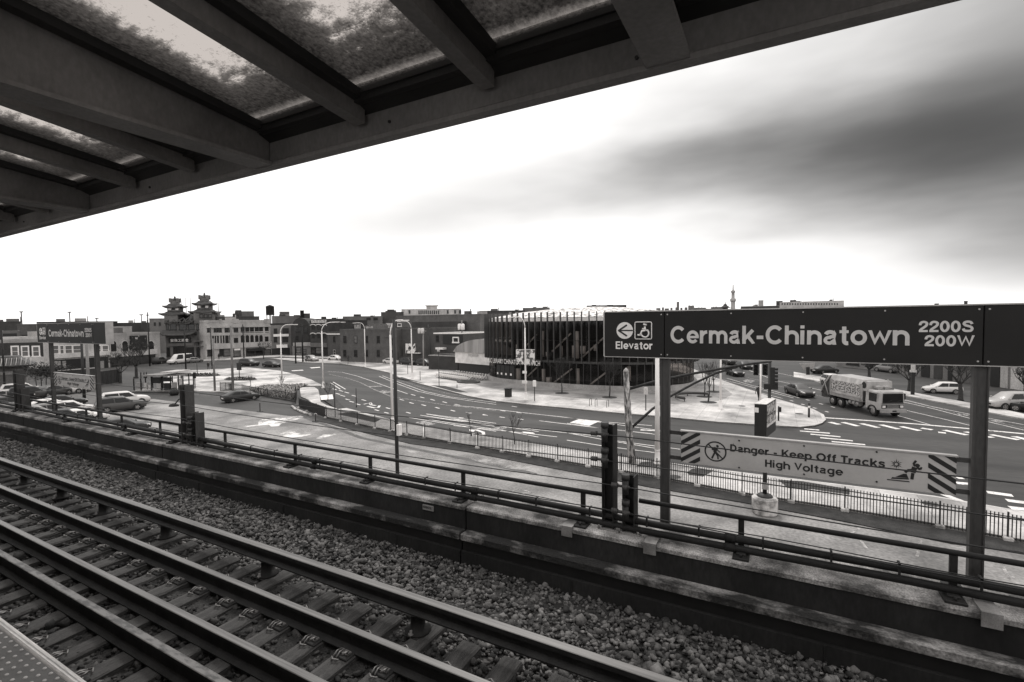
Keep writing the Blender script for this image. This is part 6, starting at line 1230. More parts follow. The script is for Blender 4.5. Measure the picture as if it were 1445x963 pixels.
car('parked_car', 'white car parked by the small dark brick building', 'sedan', G(474, 509), along(G(463, 508.5), G(485, 509.5)), .6, group=FG, detail=False)
car('parked_car', 'pale grey car parked under the warehouse windows', 'hatch', G(501, 510.5), along(G(492, 510), G(510, 511)), .4, group=FG, detail=False)
car('parked_car', 'pale car half hidden behind the black pole by the warehouse', 'sedan', G(553, 514), along(G(545, 513.6), G(562, 514.6)), .55, group=FG, detail=False)
car('parked_car', 'dark SUV parked below the white billboard', 'suv', G(577, 515.5), along(G(568, 515), G(590, 516.3)), .03, group=FG, detail=False)
car('parked_car', 'dark hatchback parked left of the leaning utility pole', 'hatch', G(600, 517), along(G(592, 516.5), G(610, 517.6)), .03, group=FG, detail=False)
# ---- garbage truck
def truck():
    ang = math.atan2(-4.2, 2.25); fw = Vector((math.cos(ang), math.sin(ang), 0)); lf = Vector((-math.sin(ang), math.cos(ang), 0))
    fwheel = G(1233, 587.3); pos = fwheel + lf * 1.05 - fw * 3.72
    t = thing('garbage_truck', 'white rear loading garbage truck with patterned side turning at the crossing', 'garbage truck', pos, ang); w = dict(parent=t, world=False); wm = M('truck_white', .28, .46, 1.2, .4, grain=.08, stretch=(1, 1, .4)); gm = M('truck_grey', .22, .32, 1.6, .55, grain=.15); dm = M('truck_dark', .03, .07, 2.5, .6, grain=.3)
    pm = M('truck_side_print', .04, .55, 5.5, .5, contrast=(.45, .55), detail=5, stretch=(1, 1, 1.3))
    mb = MB(); sec = [(-1.2, 1.15), (-1.25, 1.4), (-1.25, 2.9), (-1.05, 3.42), (1.05, 3.42), (1.25, 2.9), (1.25, 1.4), (1.2, 1.15)]; mb.loft([[(x, y, z) for y, z in sec] for x in (-2.7, 2.35)]); body = mb.build('container', wm, **w)
    for sy in (-1, 1):
        mb = MB(); mb.box((-2.45, sy * 1.262 - .012, 1.75), (1.95, sy * 1.262 + .012, 2.88)); mb.build('side_print', pm, body, world=False)
        for x in (-2.62, 2.12): mb = MB(); mb.box((x - .09, sy * 1.27 - .03, 1.2), (x + .09, sy * 1.27 + .03, 3.0)); mb.build('rib', gm, body, world=False)
        mb = MB(); mb.box((-2.5, sy * 1.29 - .05, 1.52), (2.1, sy * 1.29 + .05, 1.66)); mb.build('rail', wm, body, world=False); mb = MB(); mb.box((-2.6, sy * 1.27 - .03, 1.16), (2.3, sy * 1.27 + .03, 1.44)); mb.build('skirt', gm, body, world=False)
    mb = MB(); mb.loft([[(x, y, z) for y, z in ((-1.18, zb), (-1.18, zt), (1.18, zt), (1.18, zb))] for x, zb, zt in ((-2.72, .95, 3.35), (-3.3, .75, 3.2), (-3.9, .70, 2.5), (-4.25, .72, 1.75), (-4.3, .8, 1.5))]); hop = mb.build('hopper', dm, **w)
    for sy in (-1, 1):
        mb = MB(); mb.tube([(-2.8, sy * 1.22, 3.3), (-3.9, sy * 1.24, 2.0), (-4.2, sy * 1.24, 1.2)], .09, 8); mb.tube([(-3.0, sy * 1.24, 1.1), (-3.7, sy * 1.26, 2.5)], .06, 8); mb.build('hydraulic_arm', gm, hop, world=False)
    mb = MB(); mb.box((2.40, -1.22, 2.35), (3.05, 1.22, 3.35)); mb.build('bulkhead', wm, **w)
    for sy in (-1, 1):
        mb = MB(); n = 16; mb.loft([[(1.0 + 1.55 + .33 * math.cos(k * .3927), sy * 1.225 + d, 2.92 + .33 * math.sin(k * .3927)) for k in range(n)] for d in (-.01, .01)]); mb.build('round_emblem', m_trim, **w)
        mb = MB(); mb.box((2.42, sy * 1.20 - .02, 1.25), (2.72, sy * 1.20 + .02, 2.25)); mb.build('gap_panel', m_black, **w)
    mb = MB(); mb.box((-4.0, -.45, .72), (4.6, .45, 1.05)); mb.build('chassis', m_trim, **w)
    for k in range(3): mb = MB(); mb.tube([(.2 + k * .55, -.95, .85), (.6 + k * .55, -.95, .85)], .26, 10); mb.build('air_tank', gm, **w)
    mb = MB(); mb.loft([[(x, y, z) for y, z in ((-1.2, .75), (-1.22, 1.35), (-1.18, 2.45), (-1.05, 2.6), (1.05, 2.6), (1.18, 2.45), (1.22, 1.35), (1.2, .75))] for x in (2.78, 4.52)] + [[(4.74, y, z) for y, z in ((-1.1, .85), (-1.12, 1.35), (-1.06, 2.35), (-.95, 2.5), (.95, 2.5), (1.06, 2.35), (1.12, 1.35), (1.1, .85))]]); cab = mb.build('cab', wm, **w)
    mb = MB(); mb.loft([[(4.755, -1.0, 1.46), (4.755, 1.0, 1.46), (4.755, .96, 2.36), (4.755, -.96, 2.36)], [(4.765, -1.0, 1.46), (4.765, 1.0, 1.46), (4.765, .96, 2.36), (4.765, -.96, 2.36)]]); mb.build('windscreen', m_carglass, cab, world=False)
    for sy in (-1, 1):
        mb = MB(); mb.box((3.25, sy * 1.20 - .035, 1.5), (4.25, sy * 1.20 + .035, 2.32)); mb.build('side_window', m_carglass, cab, world=False); mb = MB(); mb.box((4.70, sy * .86 - .15, .99), (4.785, sy * .86 + .15, 1.21)); mb.build('headlight', m_lightc, cab, world=False)
        mb = MB(); mb.box((4.3, sy * 1.42 - .08, 1.7), (4.42, sy * 1.42 + .08, 2.3)); mb.tube([(4.4, sy * 1.15, 2.35), (4.36, sy * 1.42, 2.3)], .02, 5); mb.build('mirror', m_trim, cab, world=False)
    mb = MB(); mb.box((4.745, -1.08, 1.36), (4.772, 1.08, 1.42)); mb.build('front_stripe', m_trim, cab, world=False)
    for k in range(5): mb = MB(); mb.box((4.77, -.58, .985 + k * .058), (4.785, .58, 1.005 + k * .058)); mb.build('grille_bar', gm, cab, world=False)
    for sy in (-1, 1): mb = MB(); mb.box((4.70, sy * .86 - .21, .92), (4.772, sy * .86 + .21, 1.28)); mb.build('lamp_surround', m_trim, cab, world=False)
    mb = MB(); mb.tube([(4.78, -.7, 1.48), (4.785, -.1, 1.75)], .015, 5); mb.tube([(4.78, .2, 1.48), (4.785, .75, 1.72)], .015, 5); mb.build('wiper', m_trim, cab, world=False)
    mb = MB(); mb.box((4.72, -.62, .95), (4.775, .62, 1.28)); mb.build('grille', m_trim, cab, world=False); mb = MB(); mb.box((4.70, -1.2, .55), (4.98, 1.2, .86)); mb.build('bumper', gm, **w); mb = MB(); mb.box((4.981, -.2, .62), (4.99, .2, .76)); mb.build('number_plate', m_trim, **w)
    for x, y in ((2.9, 0.3), (2.9, -.4)): mb = MB(); mb.bbox((x, y - .3, 2.62), (x + .8, y + .3, 2.95), .05); mb.build('roof_box', gm, **w)
    mb = MB(); mb.tube([(2.9, .9, 1.0), (2.9, .9, 3.5)], .08, 8); mb.build('exhaust', gm, **w); mb = MB(); mb.box((3.5, -.9, 2.6), (3.7, .9, 2.72)); mb.build('light_bar', m_lightr, **w)
    for x in (-2.45, -1.1, 3.72 - .0):
        for sy in (-1, 1):
            y = sy * 1.0; mb = MB(); mb.tube([(x, y - .16, .52), (x, y - .14, .52), (x, y + .14, .52), (x, y + .16, .52)], [.45, .52, .52, .45], 20); wh = mb.build('wheel', m_tyre, **w); mb = MB(); mb.tube([(x, y + sy * .10, .52), (x, y + sy * .165, .52), (x, y + sy * .175, .52)], [.30, .30, .14], 14); mb.build('rim', m_rim, wh, world=False)
    for sy in (-1, 1): mb = MB(); mb.loft([[(3.72 + .62 * math.cos(R(a)), sy * 1.2 + d, .52 + .62 * math.sin(R(a))) for a in range(0, 181, 15)] + [(3.72 + .52 * math.cos(R(a)), sy * 1.2 + d, .52 + .52 * math.sin(R(a))) for a in range(180, -1, -15)] for d in (-.1, .04)]); mb.build('mudguard', m_trim, **w)
truck()
# ================================================================== STREET FURNITURE
def lamp_post(label, px, py, ytop, arm_px, arm_py, r=.11, group='white curved street lamps', hid=None):
    p = G(px, py); h = hid or HZ(px, ytop, p); t = thing('street_lamp', label, 'street lamp', p, 0, group)
    mb = MB(); mb.lathe((p.x, p.y, .1), [(.28, 0), (.28, .08), (.2, .12), (.16, .9), (r * 1.1, 1.0)], 12); mb.build('base', m_lamp, t)
    tip = AT(arm_px, arm_py, math.hypot(p.x, p.y)); d = (tip - p); d.z = 0; L_ = d.length; d = d.normalized() if L_ > .05 else Vector((1, 0, 0)); rise = h * .13
    mb = MB(); mb.tube([(p.x, p.y, 1.0), (p.x, p.y, h - rise)], [r, r * .72], 10); mb.build('pole', m_lamp, t)
    pts_ = [(p.x, p.y, h - rise)] + [tuple(p + d * (L_ * .45 * (1 - math.cos(R(a)))) + Vector((0, 0, h - rise + rise * math.sin(R(a))))) for a in range(15, 91, 15)] + [tuple(p + d * L_ * .85 + Vector((0, 0, h + .02)))]
    mb = MB(); mb.tube(pts_, r * .5, 8); mb.build('arm', m_lamp, t); q = p + d * L_ + Vector((0, 0, h)); n_ = Vector((-d.y, d.x, 0)); mb = MB(); mb.obox(q, d * .36, n_ * .12, Vector((0, 0, .045))); mb.obox(q - Vector((0, 0, .06)), d * .28, n_ * .09, Vector((0, 0, .018))); mb.build('lantern', m_lamp, t)
    return t, p, h
lamp_post('white curved street lamp on the plaza in front of the shop house', 398.3, 546, 458.5, 417, 458.5)
lamp_post('white curved street lamp at the kerb, standing by the striped planter', 456.4, 549, 455.2, 484, 457)
lamp_post('white curved street lamp in front of the warehouse, its arm to the left', 515.7, 519, 455.8, 500, 456)
lamp_post('white lamp pole hidden close behind the black pole', 554, 606, 452.5, 572, 454, r=.12)
lamp_post('white curved street lamp left of the shared bicycles', 581.8, 535.5, 453.5, 563, 455)
tl, pl_, hl = lamp_post('white street lamp with hanging banners in front of the library', 742, 566, 447.5, 722, 449)
lamp_post('thick white lamp pole just left of the sign post', 927.6, 657, 470, 960, 466, r=.17, hid=9.6)
lamp_post('slim white lamp pole on the corner pavement right of the curved bench', 1016.7, 579, 470, 1050, 468, hid=8.6)
for sx, w_ in ((-1, 1.0), (1, 1.15)):
    f = Facade(pl_ + Vector((-5, -.15, 0)), pl_ + Vector((5, -.15, 0))); a = 5 + sx * .2; z1 = HZ(742, 494 if sx < 0 else 493.5, pl_); z0 = HZ(742, 513.5, pl_); mb = MB(); f.rect(mb, min(a, a + sx * w_), max(a, a + sx * w_), z0, z1, -.02, .02); bn = mb.build('banner', M('banner_print', .10, .72, 1.8, .7, contrast=(.45, .52), detail=2), tl); mb = MB(); f.rect(mb, min(a - sx * .2, a + sx * w_), max(a - sx * .2, a + sx * w_), z1 - .02, z1 + .05, -.05, -.02); mb.build('banner_arm', m_lamp, bn)
mb = MB(); mb.box((pl_.x - .25, pl_.y - .35, HZ(742, 527, pl_)), (pl_.x + .25, pl_.y - .13, HZ(742, 523.5, pl_))); mb.build('small_sign', m_white, tl)
mb = MB(); mb.box((pl_.x - .3, pl_.y - .4, HZ(742, 541, pl_)), (pl_.x + .3, pl_.y - .13, HZ(742, 537, pl_))); mb.build('control_box', m_lamp, tl)
# black pole with a white box, near the viaduct
p = G(562.5, 735); p = Vector((p.x, p.y, 0)); h = HZ(553.5, 450.5, p); t = thing('utility_pole', 'tall black pole with a white box rising behind the handrail', 'pole', p)
top = AT(553.6, 451, math.hypot(p.x, p.y)); mb = MB(); mb.tube([(p.x, p.y, 0), (p.x, p.y, h)], [.105, .075], 10); mb.build('shaft', m_tar, t)
bq = AT(566, 603, math.hypot(p.x, p.y)); bz1, bz0 = HZ(566, 598, p), HZ(566, 613.5, p); mb = MB(); mb.bbox((bq.x - .08, p.y - .12, bz0), (bq.x + .10, p.y + .12, bz1), .02); bx_ = mb.build('signal_box', m_white, t); mb = MB(); mb.tube([(p.x, p.y, bz1 - .05), (bq.x, p.y, bz1 - .05)], .025, 6); mb.tube([(p.x - .12, p.y, bz1 + .12), (p.x + .14, p.y, bz1 + .02)], .03, 6); mb.build('bracket', m_steel, bx_)
def pole(label, px, py, ytop, r, m, cross=None, lean=0, cat='pole', name='utility_pole', trans=0):
    p = G(px, py); h = HZ(px, ytop, p); t = thing(name, label, cat, p); mb = MB(); mb.tube([(p.x, p.y, 0), (p.x + lean, p.y, h)], [r, r * .7], 8); mb.build('shaft', m, t)
    if cross: mb = MB(); mb.box((p.x + lean - cross, p.y - .06, h - .75), (p.x + lean + cross, p.y + .06, h - .6)); mb.build('cross_arm', m, t)
    for k in range(trans): mb = MB(); q = Vector((p.x + lean + (-.75 if k == 0 else .1), p.y - .3, h - 1.2)); mb.lathe(q, [(.33, 0), (.36, .1), (.36, 1.0), (.2, 1.15)], 10); mb.build('transformer', wallmat(.55), t)
    return t, p, h
pole('wooden pole at the left side of the fence gap, right of the shelter', 303.3, 553, 478, .16, m_wood); pole('thick wooden pole standing behind the lone dark sedan', 329, 553, 460, .19, m_wood)
pole('dark signal pole left of the pagoda hall', 211.5, 517, 441, .16, m_steel, .8); pole('dark pole in front of the pagoda hall entrance', 262.5, 524, 462, .16, m_steel); pole('slim dark pole before the terracotta building corner', 299, 512, 462, .14, m_steel); pole('dark pole at the middle of the terracotta shop fronts', 344.5, 510, 458, .16, m_steel, .6)
pole('dark signal pole in front of the shop house', 417.5, 513, 461, .18, m_steel); pole('thicker dark signal pole before the gabled shop', 427.5, 511.5, 457, .22, m_steel, .5); pole('pale pole carrying two grey transformers beside the brick wing', 598, 518, 463, .17, wallmat(.3), .9, trans=2); pole('leaning dark utility pole in front of the little houses', 609.5, 520, 458, .2, m_tar, .7, lean=-.8)
pole('thin dark lamp mast at the far left by the pavilion', 7.5, 560, 466, .14, m_steel); pole('dark pole behind the second station sign', 119, 562, 470, .2, m_tar); pole('grey pole with a small dish lamp behind the second sign', 125.5, 553, 486, .26, wallmat(.2)); pole('slim grey mast in the plaza by the oval bed', 278.5, 530, 508, .07, m_steel2)
p = G(657, 517); t = thing('transformer_pole', 'pole top with white transformers above the barrel roofed hall', 'pole', p); h = HZ(653, 452, p); mb = MB(); mb.tube([(p.x - .8, p.y, 0), (p.x - .8, p.y, h)], .15, 8); mb.build('shaft', m_wood, t)
for k in (-1.2, -.35): mb = MB(); mb.lathe((p.x + k, p.y - .3, HZ(653, 466, p)), [(.35, 0), (.4, .2), (.4, 1.2), (.2, 1.4)], 10); mb.build('transformer', m_white, t)
# wrapped signal pole with a trussed arm
p = G(893, 656); h = HZ(883.5, 522.5, p); t = thing('signal_arm_pole', 'pole wrapped in peeling pale bark like cover with long curved double signal arm', 'signal pole', p); Dp = math.hypot(p.x, p.y)
def at_d(px, py, d): q = AT(px, py, d); return Vector((q.x, q.y, HZ(px, py, q)))
mb = MB(); mb.tube([(p.x, p.y, 0), at_d(888, 615, Dp), at_d(885.5, 570, Dp), at_d(883.4, 525, Dp)], [.27, .25, .23, .20], 12); mb.build('shaft', m_wrap, t); mb = MB(); q = at_d(883.4, 525, Dp); mb.lathe(q, [(.22, 0), (.15, .14), (.02, .28)], 10); mb.build('cap', wallmat(.4), t)
end = G(1084, 600); De = math.hypot(end.x, end.y) - 6
def arm(pts_): 
    out = []
    for k, (x, y) in enumerate(pts_): out.append(at_d(x, y, lerp(Dp, De, (x - 883) / 205)))
    return out
mb = MB(); mb.tube(_sm if False else arm([(885, 550), (930, 537), (980, 527), (1030, 518.5), (1060, 513.5), (1088, 510.5)]), [.10, .10, .10, .10, .09, .08], 8); mb.tube(arm([(889, 606), (920, 578), (945, 560), (980, 541), (1010, 527), (1040, 518.5)]), .09, 8); mb.build('arm', m_steel, t)
def head(t, x, y, n, hpx, d, face='side', nm='signal_head'):
    a, b_ = at_d(x, y, d), at_d(x, y + hpx, d); hh = a.z - b_.z; mb = MB(); mb.bbox((a.x - .19, a.y - .16, b_.z), (a.x + .19, a.y + .16, a.z), .03); hd = mb.build(nm, m_trim, t)
    for k in range(n):
        z = b_.z + hh * (k + .5) / n; mb = MB(); r_ = hh / n * .40; dirv = Vector((1, -.15, 0)) if face == 'side' else Vector((0, -1, 0)); e2 = Vector((0, 0, 1)); e1 = dirv.cross(e2).normalized(); c0 = Vector((a.x, a.y, z)) + dirv.normalized() * .17
        ring = [[c0 + dirv.normalized() * o + (e1 * math.cos(th) + e2 * math.sin(th)) * r_ for th in [2 * math.pi * i / 12 for i in range(12)]] for o in (0, .26)]; mb.loft(ring, cap=False); mb.add(ring[0], [list(range(12))]); mb.build('visor', m_black, hd)
for x in (1067, 1080): head(t, x, 513.5, 3, 16, De, 'front')
p = G(1085.5, 596); t = thing('signal_post', 'dark corner signal post with a column of side facing lamps', 'signal pole', p); h = HZ(1083, 505, p); mb = MB(); mb.lathe((p.x, p.y, .1), [(.25, 0), (.22, .5), (.15, .55), (.14, h)], 10); mb.build('shaft', m_tar, t); dq = math.hypot(p.x, p.y); head(t, 1090.5, 518.5, 5, 25, dq); mb = MB(); q = at_d(1087, 545, dq); mb.box((q.x - .55, q.y - .2, q.z - .3), (q.x + .65, q.y + .2, q.z + .2)); mb.build('lower_signal', m_trim, t)
p = G(1073, 570); t = thing('slim_post', 'slim white post beside the walking person at the corner', 'post', p); mb = MB(); mb.tube([(p.x, p.y, 0), (p.x, p.y, HZ(1074, 514, p))], .09, 8); mb.build('shaft', m_lamp, t)
p = G(1098.5, 596); t = thing('push_button_post', 'short black post with a small box on the corner pavement', 'post', p); mb = MB(); mb.tube([(p.x, p.y, .1), (p.x, p.y, HZ(1098, 573.5, p))], .07, 8); mb.build('shaft', m_tar, t); mb = MB(); q = at_d(1100.3, 577, math.hypot(p.x, p.y)); mb.box((q.x - .12, q.y - .12, q.z - .3), (q.x + .14, q.y + .12, q.z + .15)); mb.build('button_box', m_trim, t)
p = G(1141.5, 591); t = thing('bollard_post', 'slim black post with pale band at the rounded kerb', 'bollard', p); mb = MB(); mb.tube([(p.x, p.y, .1), (p.x, p.y, HZ(1141, 569, p))], .09, 8); mb.build('shaft', m_tar, t); mb = MB(); mb.tube([(p.x, p.y, HZ(1141, 576, p)), (p.x, p.y, HZ(1141, 573, p))], .10, 8); mb.build('band', m_white, t)
# pole sign in the lot
p = G(1079, 724); Dq = math.hypot(p.x, p.y); t = thing('pole_sign', 'black upright sign box on a dark post set in a pale concrete drum', 'sign', p)
mb = MB(); mb.lathe((p.x, p.y, 0), [(.56, 0), (.60, .05), (.60, .78), (.52, .86), (.30, .88)], 14, smooth=False); mb.build('concrete_base', m_conc, t)
mb = MB(); mb.lathe((p.x, p.y, .86), [(.40, 0), (.34, .08), (.2, .16)], 10); mb.tube([(p.x, p.y, .9), (p.x, p.y, HZ(1079, 612, p))], .105, 10); mb.build('post', m_tar, t)
def sd3(px, py, d): return at_d(px, py, d)
bl, br_ = AT(1064.5, 600, Dq - .3), AT(1081.5, 600, Dq - .3); far_c = AT(1094.8, 590, Dq + 1.75); zt1 = HZ(1064.5, 570.3, bl); zb1 = HZ(1064.5, 616.5, bl)
e = far_c - br_; pl4 = [bl, br_, br_ + e, bl + e]; mb = MB(); mb.poly([(q.x, q.y) for q in pl4], zb1, zt1); sbx = mb.build('sign_box', m_black, t)
mb = MB(); mb.poly([((q - (bl + br_ + e) / 2 * 0).x, q.y) for q in pl4], zt1 + .002, zt1 + .03); mb.build('box_lid', wallmat(.6), t)
u = e.normalized(); n_ = Vector((u.y, -u.x, 0)); n_ = -n_ if n_.dot(br_ - bl) < 0 else n_; mprint = M('sign_print', .06, .5, 7, .6, contrast=(.42, .6), detail=2, stretch=(1, 1, .8)); L_ = e.length; 
for z0, z1, mm in ((.66, .97, mprint), (.40, .62, mprint), (.30, .38, wallmat(.5))): mb = MB(); c = br_ + u * L_ / 2 + Vector((0, 0, zb1 + (zt1 - zb1) * (z0 + z1) / 2)) + n_ * .012; mb.obox(c, u * L_ * .46, n_ * .010, Vector((0, 0, (zt1 - zb1) * (z1 - z0) / 2))); mb.build('printed_strip', mm, sbx)
mb = MB(); q = bl.lerp(br_, .18); fn2 = Vector((-(br_ - bl).y, (br_ - bl).x, 0)).normalized() * -1; mb.obox(q - fn2 * -.012 + Vector((0, 0, zt1 - .3)), (br_ - bl).normalized() * .09, fn2 * .01, Vector((0, 0, .12))); mb.build('sticker', m_white, sbx)
mb = MB(); mb.bbox((p.x - .13, p.y - .14, 1.25), (p.x + .13, p.y - .10, 1.6), .005); mb.build('notice', wallmat(.3), t)
# fence of the lot
def fence(name, label, pts_, h, post_px=None, step=.13, m=m_tar, blocks=True, pitch=2.4, rails=(.12, .9), picket_r=.017):
    c = sum(pts_, Vector()) / len(pts_); t = thing(name, label, 'fence', (c.x, c.y, 0)); segs = list(zip(pts_, pts_[1:])); mb = MB(); rl = MB(); ps = []
    for a, b_ in segs:
        L_ = (b_ - a).length; u = (b_ - a) / L_
        for k in range(int(L_ / step)): q = a + u * (k * step); mb.box((q.x - picket_r, q.y - picket_r, .08), (q.x + picket_r, q.y + picket_r, h))
        for z in rails: rl.tube([a + Vector((0, 0, h * z)), b_ + Vector((0, 0, h * z))], .026, 5)
        for k in range(max(1, round(L_ / pitch))): ps.append(a + u * L_ * k / max(1, round(L_ / pitch)))
    ps.append(pts_[-1]); o = mb.build('pickets', m, t); o['kind'] = 'stuff'; rl.build('rails', m, t)
    for i, q in enumerate(ps):
        mb = MB(); mb.box((q.x - .03, q.y - .03, 0), (q.x + .03, q.y + .03, h + .08)); mb.build('fence_post', m, t)
        if blocks: mb = MB(); mb.bbox((q.x - .17, q.y - .17, 0), (q.x + .17, q.y + .17, .2), .03); mb.build('footing', m_conc, t)
    return t
fence('picket_fence', 'long dark metal picket fence with pale footings between lot and pavement', [f + Vector((0, .02, 0)) for f in FENCE[1:]], 1.22, pitch=2.5)
fence('picket_fence', 'dense dark fence panel at the bend beside the light path', P([(417, 570), (418.5, 563), (417, 556)]), 1.25, step=.07, blocks=False)
fence('picket_fence', 'low dark fence along the speckled planted bed behind the sedan', P([(417, 567), (390, 562.5), (365, 558.5), (342, 553.5), (318, 551)]), 1.1, blocks=False, step=.2)
fence('mesh_fence', 'short grey mesh fence section beside the thick wooden pole', P([(311, 553), (328, 552)]), 1.4, step=.09, blocks=False, m=m_steel2)
fence('picket_fence', 'tall dark picket fence behind the second station sign', P([(141, 545), (172, 540)]), 2.4, step=.34, blocks=False, picket_r=.09)
t = thing('board_fence', 'dark solid fence between the sign posts at the back of the car park', 'fence', G(110, 548)); f = Facade(G(84, 551), G(141, 545)); mb = MB(); f.rect(mb, 0, f.L, 0, 3.0, -.08, 0); mb.build('boards', m_brickB, t); mb = MB(); f.rect(mb, -.1, f.L + .1, 3.0, 3.12, -.12, .04); mb.build('cap_rail', wallmat(.4), t)
# kerb stones of the lot bend, traffic paddles
t = thing('kerb_log', 'pale low kerb stones along the bend of the lot', 'kerb', G(430, 580)); mb = MB(); mb.tube([q + Vector((0, -.5, .1)) for q in P([(417, 573.5), (422, 577.5), (432, 582), (444, 586)])], .14, 6); mb.build('stone_edge', m_conc, t)
for px_, py_, y0, lb in ((367, 581.5, 569, 'slim grey paddle post on a flat foot in the open lot'), (445.5, 595.5, 584, 'slim dark paddle post near the bend of the fence'), (355.5, 0, 0, None)):
    if lb is None: continue
    p = G(px_, py_); t = thing('paddle_post', lb, 'post', p); mb = MB(); mb.box((p.x - .07, p.y - .02, .04), (p.x + .07, p.y + .02, HZ(px_, y0, p))); mb.build('paddle', m_steel2, t); mb = MB(); mb.bbox((p.x - .34, p.y - .2, .0), (p.x + .34, p.y + .2, .06), .02); mb.build('foot', m_trim, t)
# plaza shelter
fA, fB = G(187, 553.5), G(259, 553); f = Facade(fA, fB); t = f.t = thing('street_shelter', 'open framed street shelter with dark panels and clutter on the plaza', 'shelter', (fA + fB) / 2); zs = lambda y: f.fp(225, y)[1]
px2 = lambda x: f.fp(x, 545)[0]
for x in (189, 199, 214, 228, 241, 252, 258.5):
    for o in (0, -2.2): mb = MB(); a = px2(x); f.rect(mb, a - .06, a + .06, 0, zs(530) if x > 205 else zs(534), o - .06, o + .06); mb.build('upright', m_steel, t)
mb = MB(); f.rect(mb, px2(205), px2(252), zs(531), zs(529), -2.6, .5); mb.build('roof_slab', wallmat(.2), t); mb = MB(); f.rect(mb, px2(232), px2(252), zs(526), zs(524.6), -2.6, .7); mb.build('upper_roof', wallmat(.4), t)
for x0, x1, y0, y1, mm in ((215, 226, 533, 541, m_black), (228, 240, 533, 538.5, m_black), (192, 199, 540, 550, wallmat(.3)), (203, 207, 541, 550, wallmat(.5)), (221, 227, 541.5, 551, wallmat(.4)), (231, 240, 541, 551, m_black), (242, 248, 540, 551, wallmat(.3)), (250, 257, 535, 545, wallmat(.45)), (209, 213, 544, 551, wallmat(.55))): panel(f, (x0, y0, x1, y1), mm, 'panel', -.3, .0)
for x in (186, 196, 200.5, 204): mb = MB(); a = px2(x); f.rect(mb, a - .05, a + .05, zs(534), zs(526 if x > 190 else 532), -.5, -.4); mb.build('finial_post', m_black, t)
mb = MB(); f.rect(mb, 0, f.L, .08, .2, -2.4, .3); mb.build('floor_deck', wallmat(.25), t)
p = G(246, 558); t = thing('planter_tub', 'round dark tub on the kerb right of the shelter', 'planter', p); mb = MB(); mb.lathe(p, [(.45, 0), (.6, .3), (.55, .75), (.4, .8)], 12); mb.build('tub', m_trim, t); mb = MB(); mb.lathe(p, [(.4, .78), (.3, 1.0), (.1, 1.1)], 8); mb.build('soil_mound', m_soil, t)
for px_, py_, lb in ((275.5, 549.5, 'small two lamp pedestrian post on the plaza edge'), (338, 536, 'dark square notice board in the plaza behind the wooden poles')):
    p = G(px_, py_); t = thing('plaza_post', lb, 'post', p); hh = 2.6 if px_ < 300 else 3.0; mb = MB(); mb.tube([(p.x, p.y, 0), (p.x, p.y, hh)], .07, 6); mb.build('shaft', m_steel, t); mb = MB(); w_ = .22 if px_ < 300 else .55; mb.box((p.x - w_, p.y - .1, hh - .9 if px_ < 300 else hh - 1.3), (p.x + w_, p.y + .1, hh)); mb.build('board', m_trim, t)
# shop sign slanted on the right pavement
p = G(1140, 530); t = thing('slanted_sign', 'grey slanted board on a dark stub left of the parked dark sedan', 'sign', p); mb = MB(); mb.box((p.x - .25, p.y - .25, 0), (p.x + .25, p.y + .25, 1.4)); mb.build('stub', m_trim, t); mb = MB(); q = [at_d(x, y, math.hypot(p.x, p.y)) for x, y in ((1128, 513), (1150, 512.5), (1148, 521), (1134, 522.5))]; mb.loft([q, [v + Vector((0, .4, 0)) for v in q]]); mb.build('board', wallmat(.3), t)
p = G(1293 - 5.3, 558.5); t = thing('pay_machine', 'dark slim pay machine with a pale cap beside the second bare tree', 'machine', p); mb = MB(); mb.bbox((p.x - .18, p.y - .15, 0), (p.x + .18, p.y + .15, 2.9), .02); mb.build('case', m_trim, t); mb = MB(); mb.box((p.x - .3, p.y - .2, 2.9), (p.x + .3, p.y + .2, 3.15)); mb.box((p.x - .2, p.y - .15, 3.15), (p.x + .2, p.y + .15, 3.8)); mb.build('cap', wallmat(.5), t)
# trash bin, totem, bike hoops and curved bench by the library
p = G(717.3, 561.5); t = thing('trash_bin', 'black square trash bin on the library pavement', 'bin', p); mb = MB(); mb.bbox((p.x - .36, p.y - .36, .13), (p.x + .36, p.y + .36, 1.15), .05); mb.build('case', m_trim, t); mb = MB(); mb.box((p.x - .4, p.y - .4, 1.15), (p.x + .4, p.y + .4, 1.22)); mb.build('lid', m_black, t)
for px_, py_, y0, lb, hm in ((754.5, 567.5, 537, 'slim dark pay post with a pale head near the banner lamp', m_white), (911.3, 581, 547, 'slim dark pay post with a small pale head left of the thick lamp', wallmat(.5))):
    p = G(px_, py_); h = HZ(px_, y0, p); t = thing('pay_post', lb, 'post', p); mb = MB(); mb.tube([(p.x, p.y, .1), (p.x, p.y, h - .6)], .055, 8); mb.build('shaft', m_tar, t); mb = MB(); mb.bbox((p.x - .2, p.y - .12, h - .75), (p.x + .2, p.y + .12, h), .05); mb.build('head', hm, t)
for px_, py_, lb in ((829.5, 576, 'steel bike hoop, leftmost of three by the kerb'), (837.5, 577, 'steel bike hoop, middle of three by the kerb'), (854, 578.5, 'steel bike hoop, rightmost of three by the kerb')):
    p = G(px_, py_) + Vector((0, .9, 0)); t = thing('bike_hoop', lb, 'bike rack', p, 0, 'bike hoops on the library pavement'); mb = MB(); mb.tube([(p.x, p.y - .35, .1), (p.x, p.y - .35, .8), (p.x, p.y - .25, .93), (p.x, p.y + .25, .93), (p.x, p.y + .35, .8), (p.x, p.y + .35, .1)], .03, 6); mb.build('hoop', m_steel2, t)
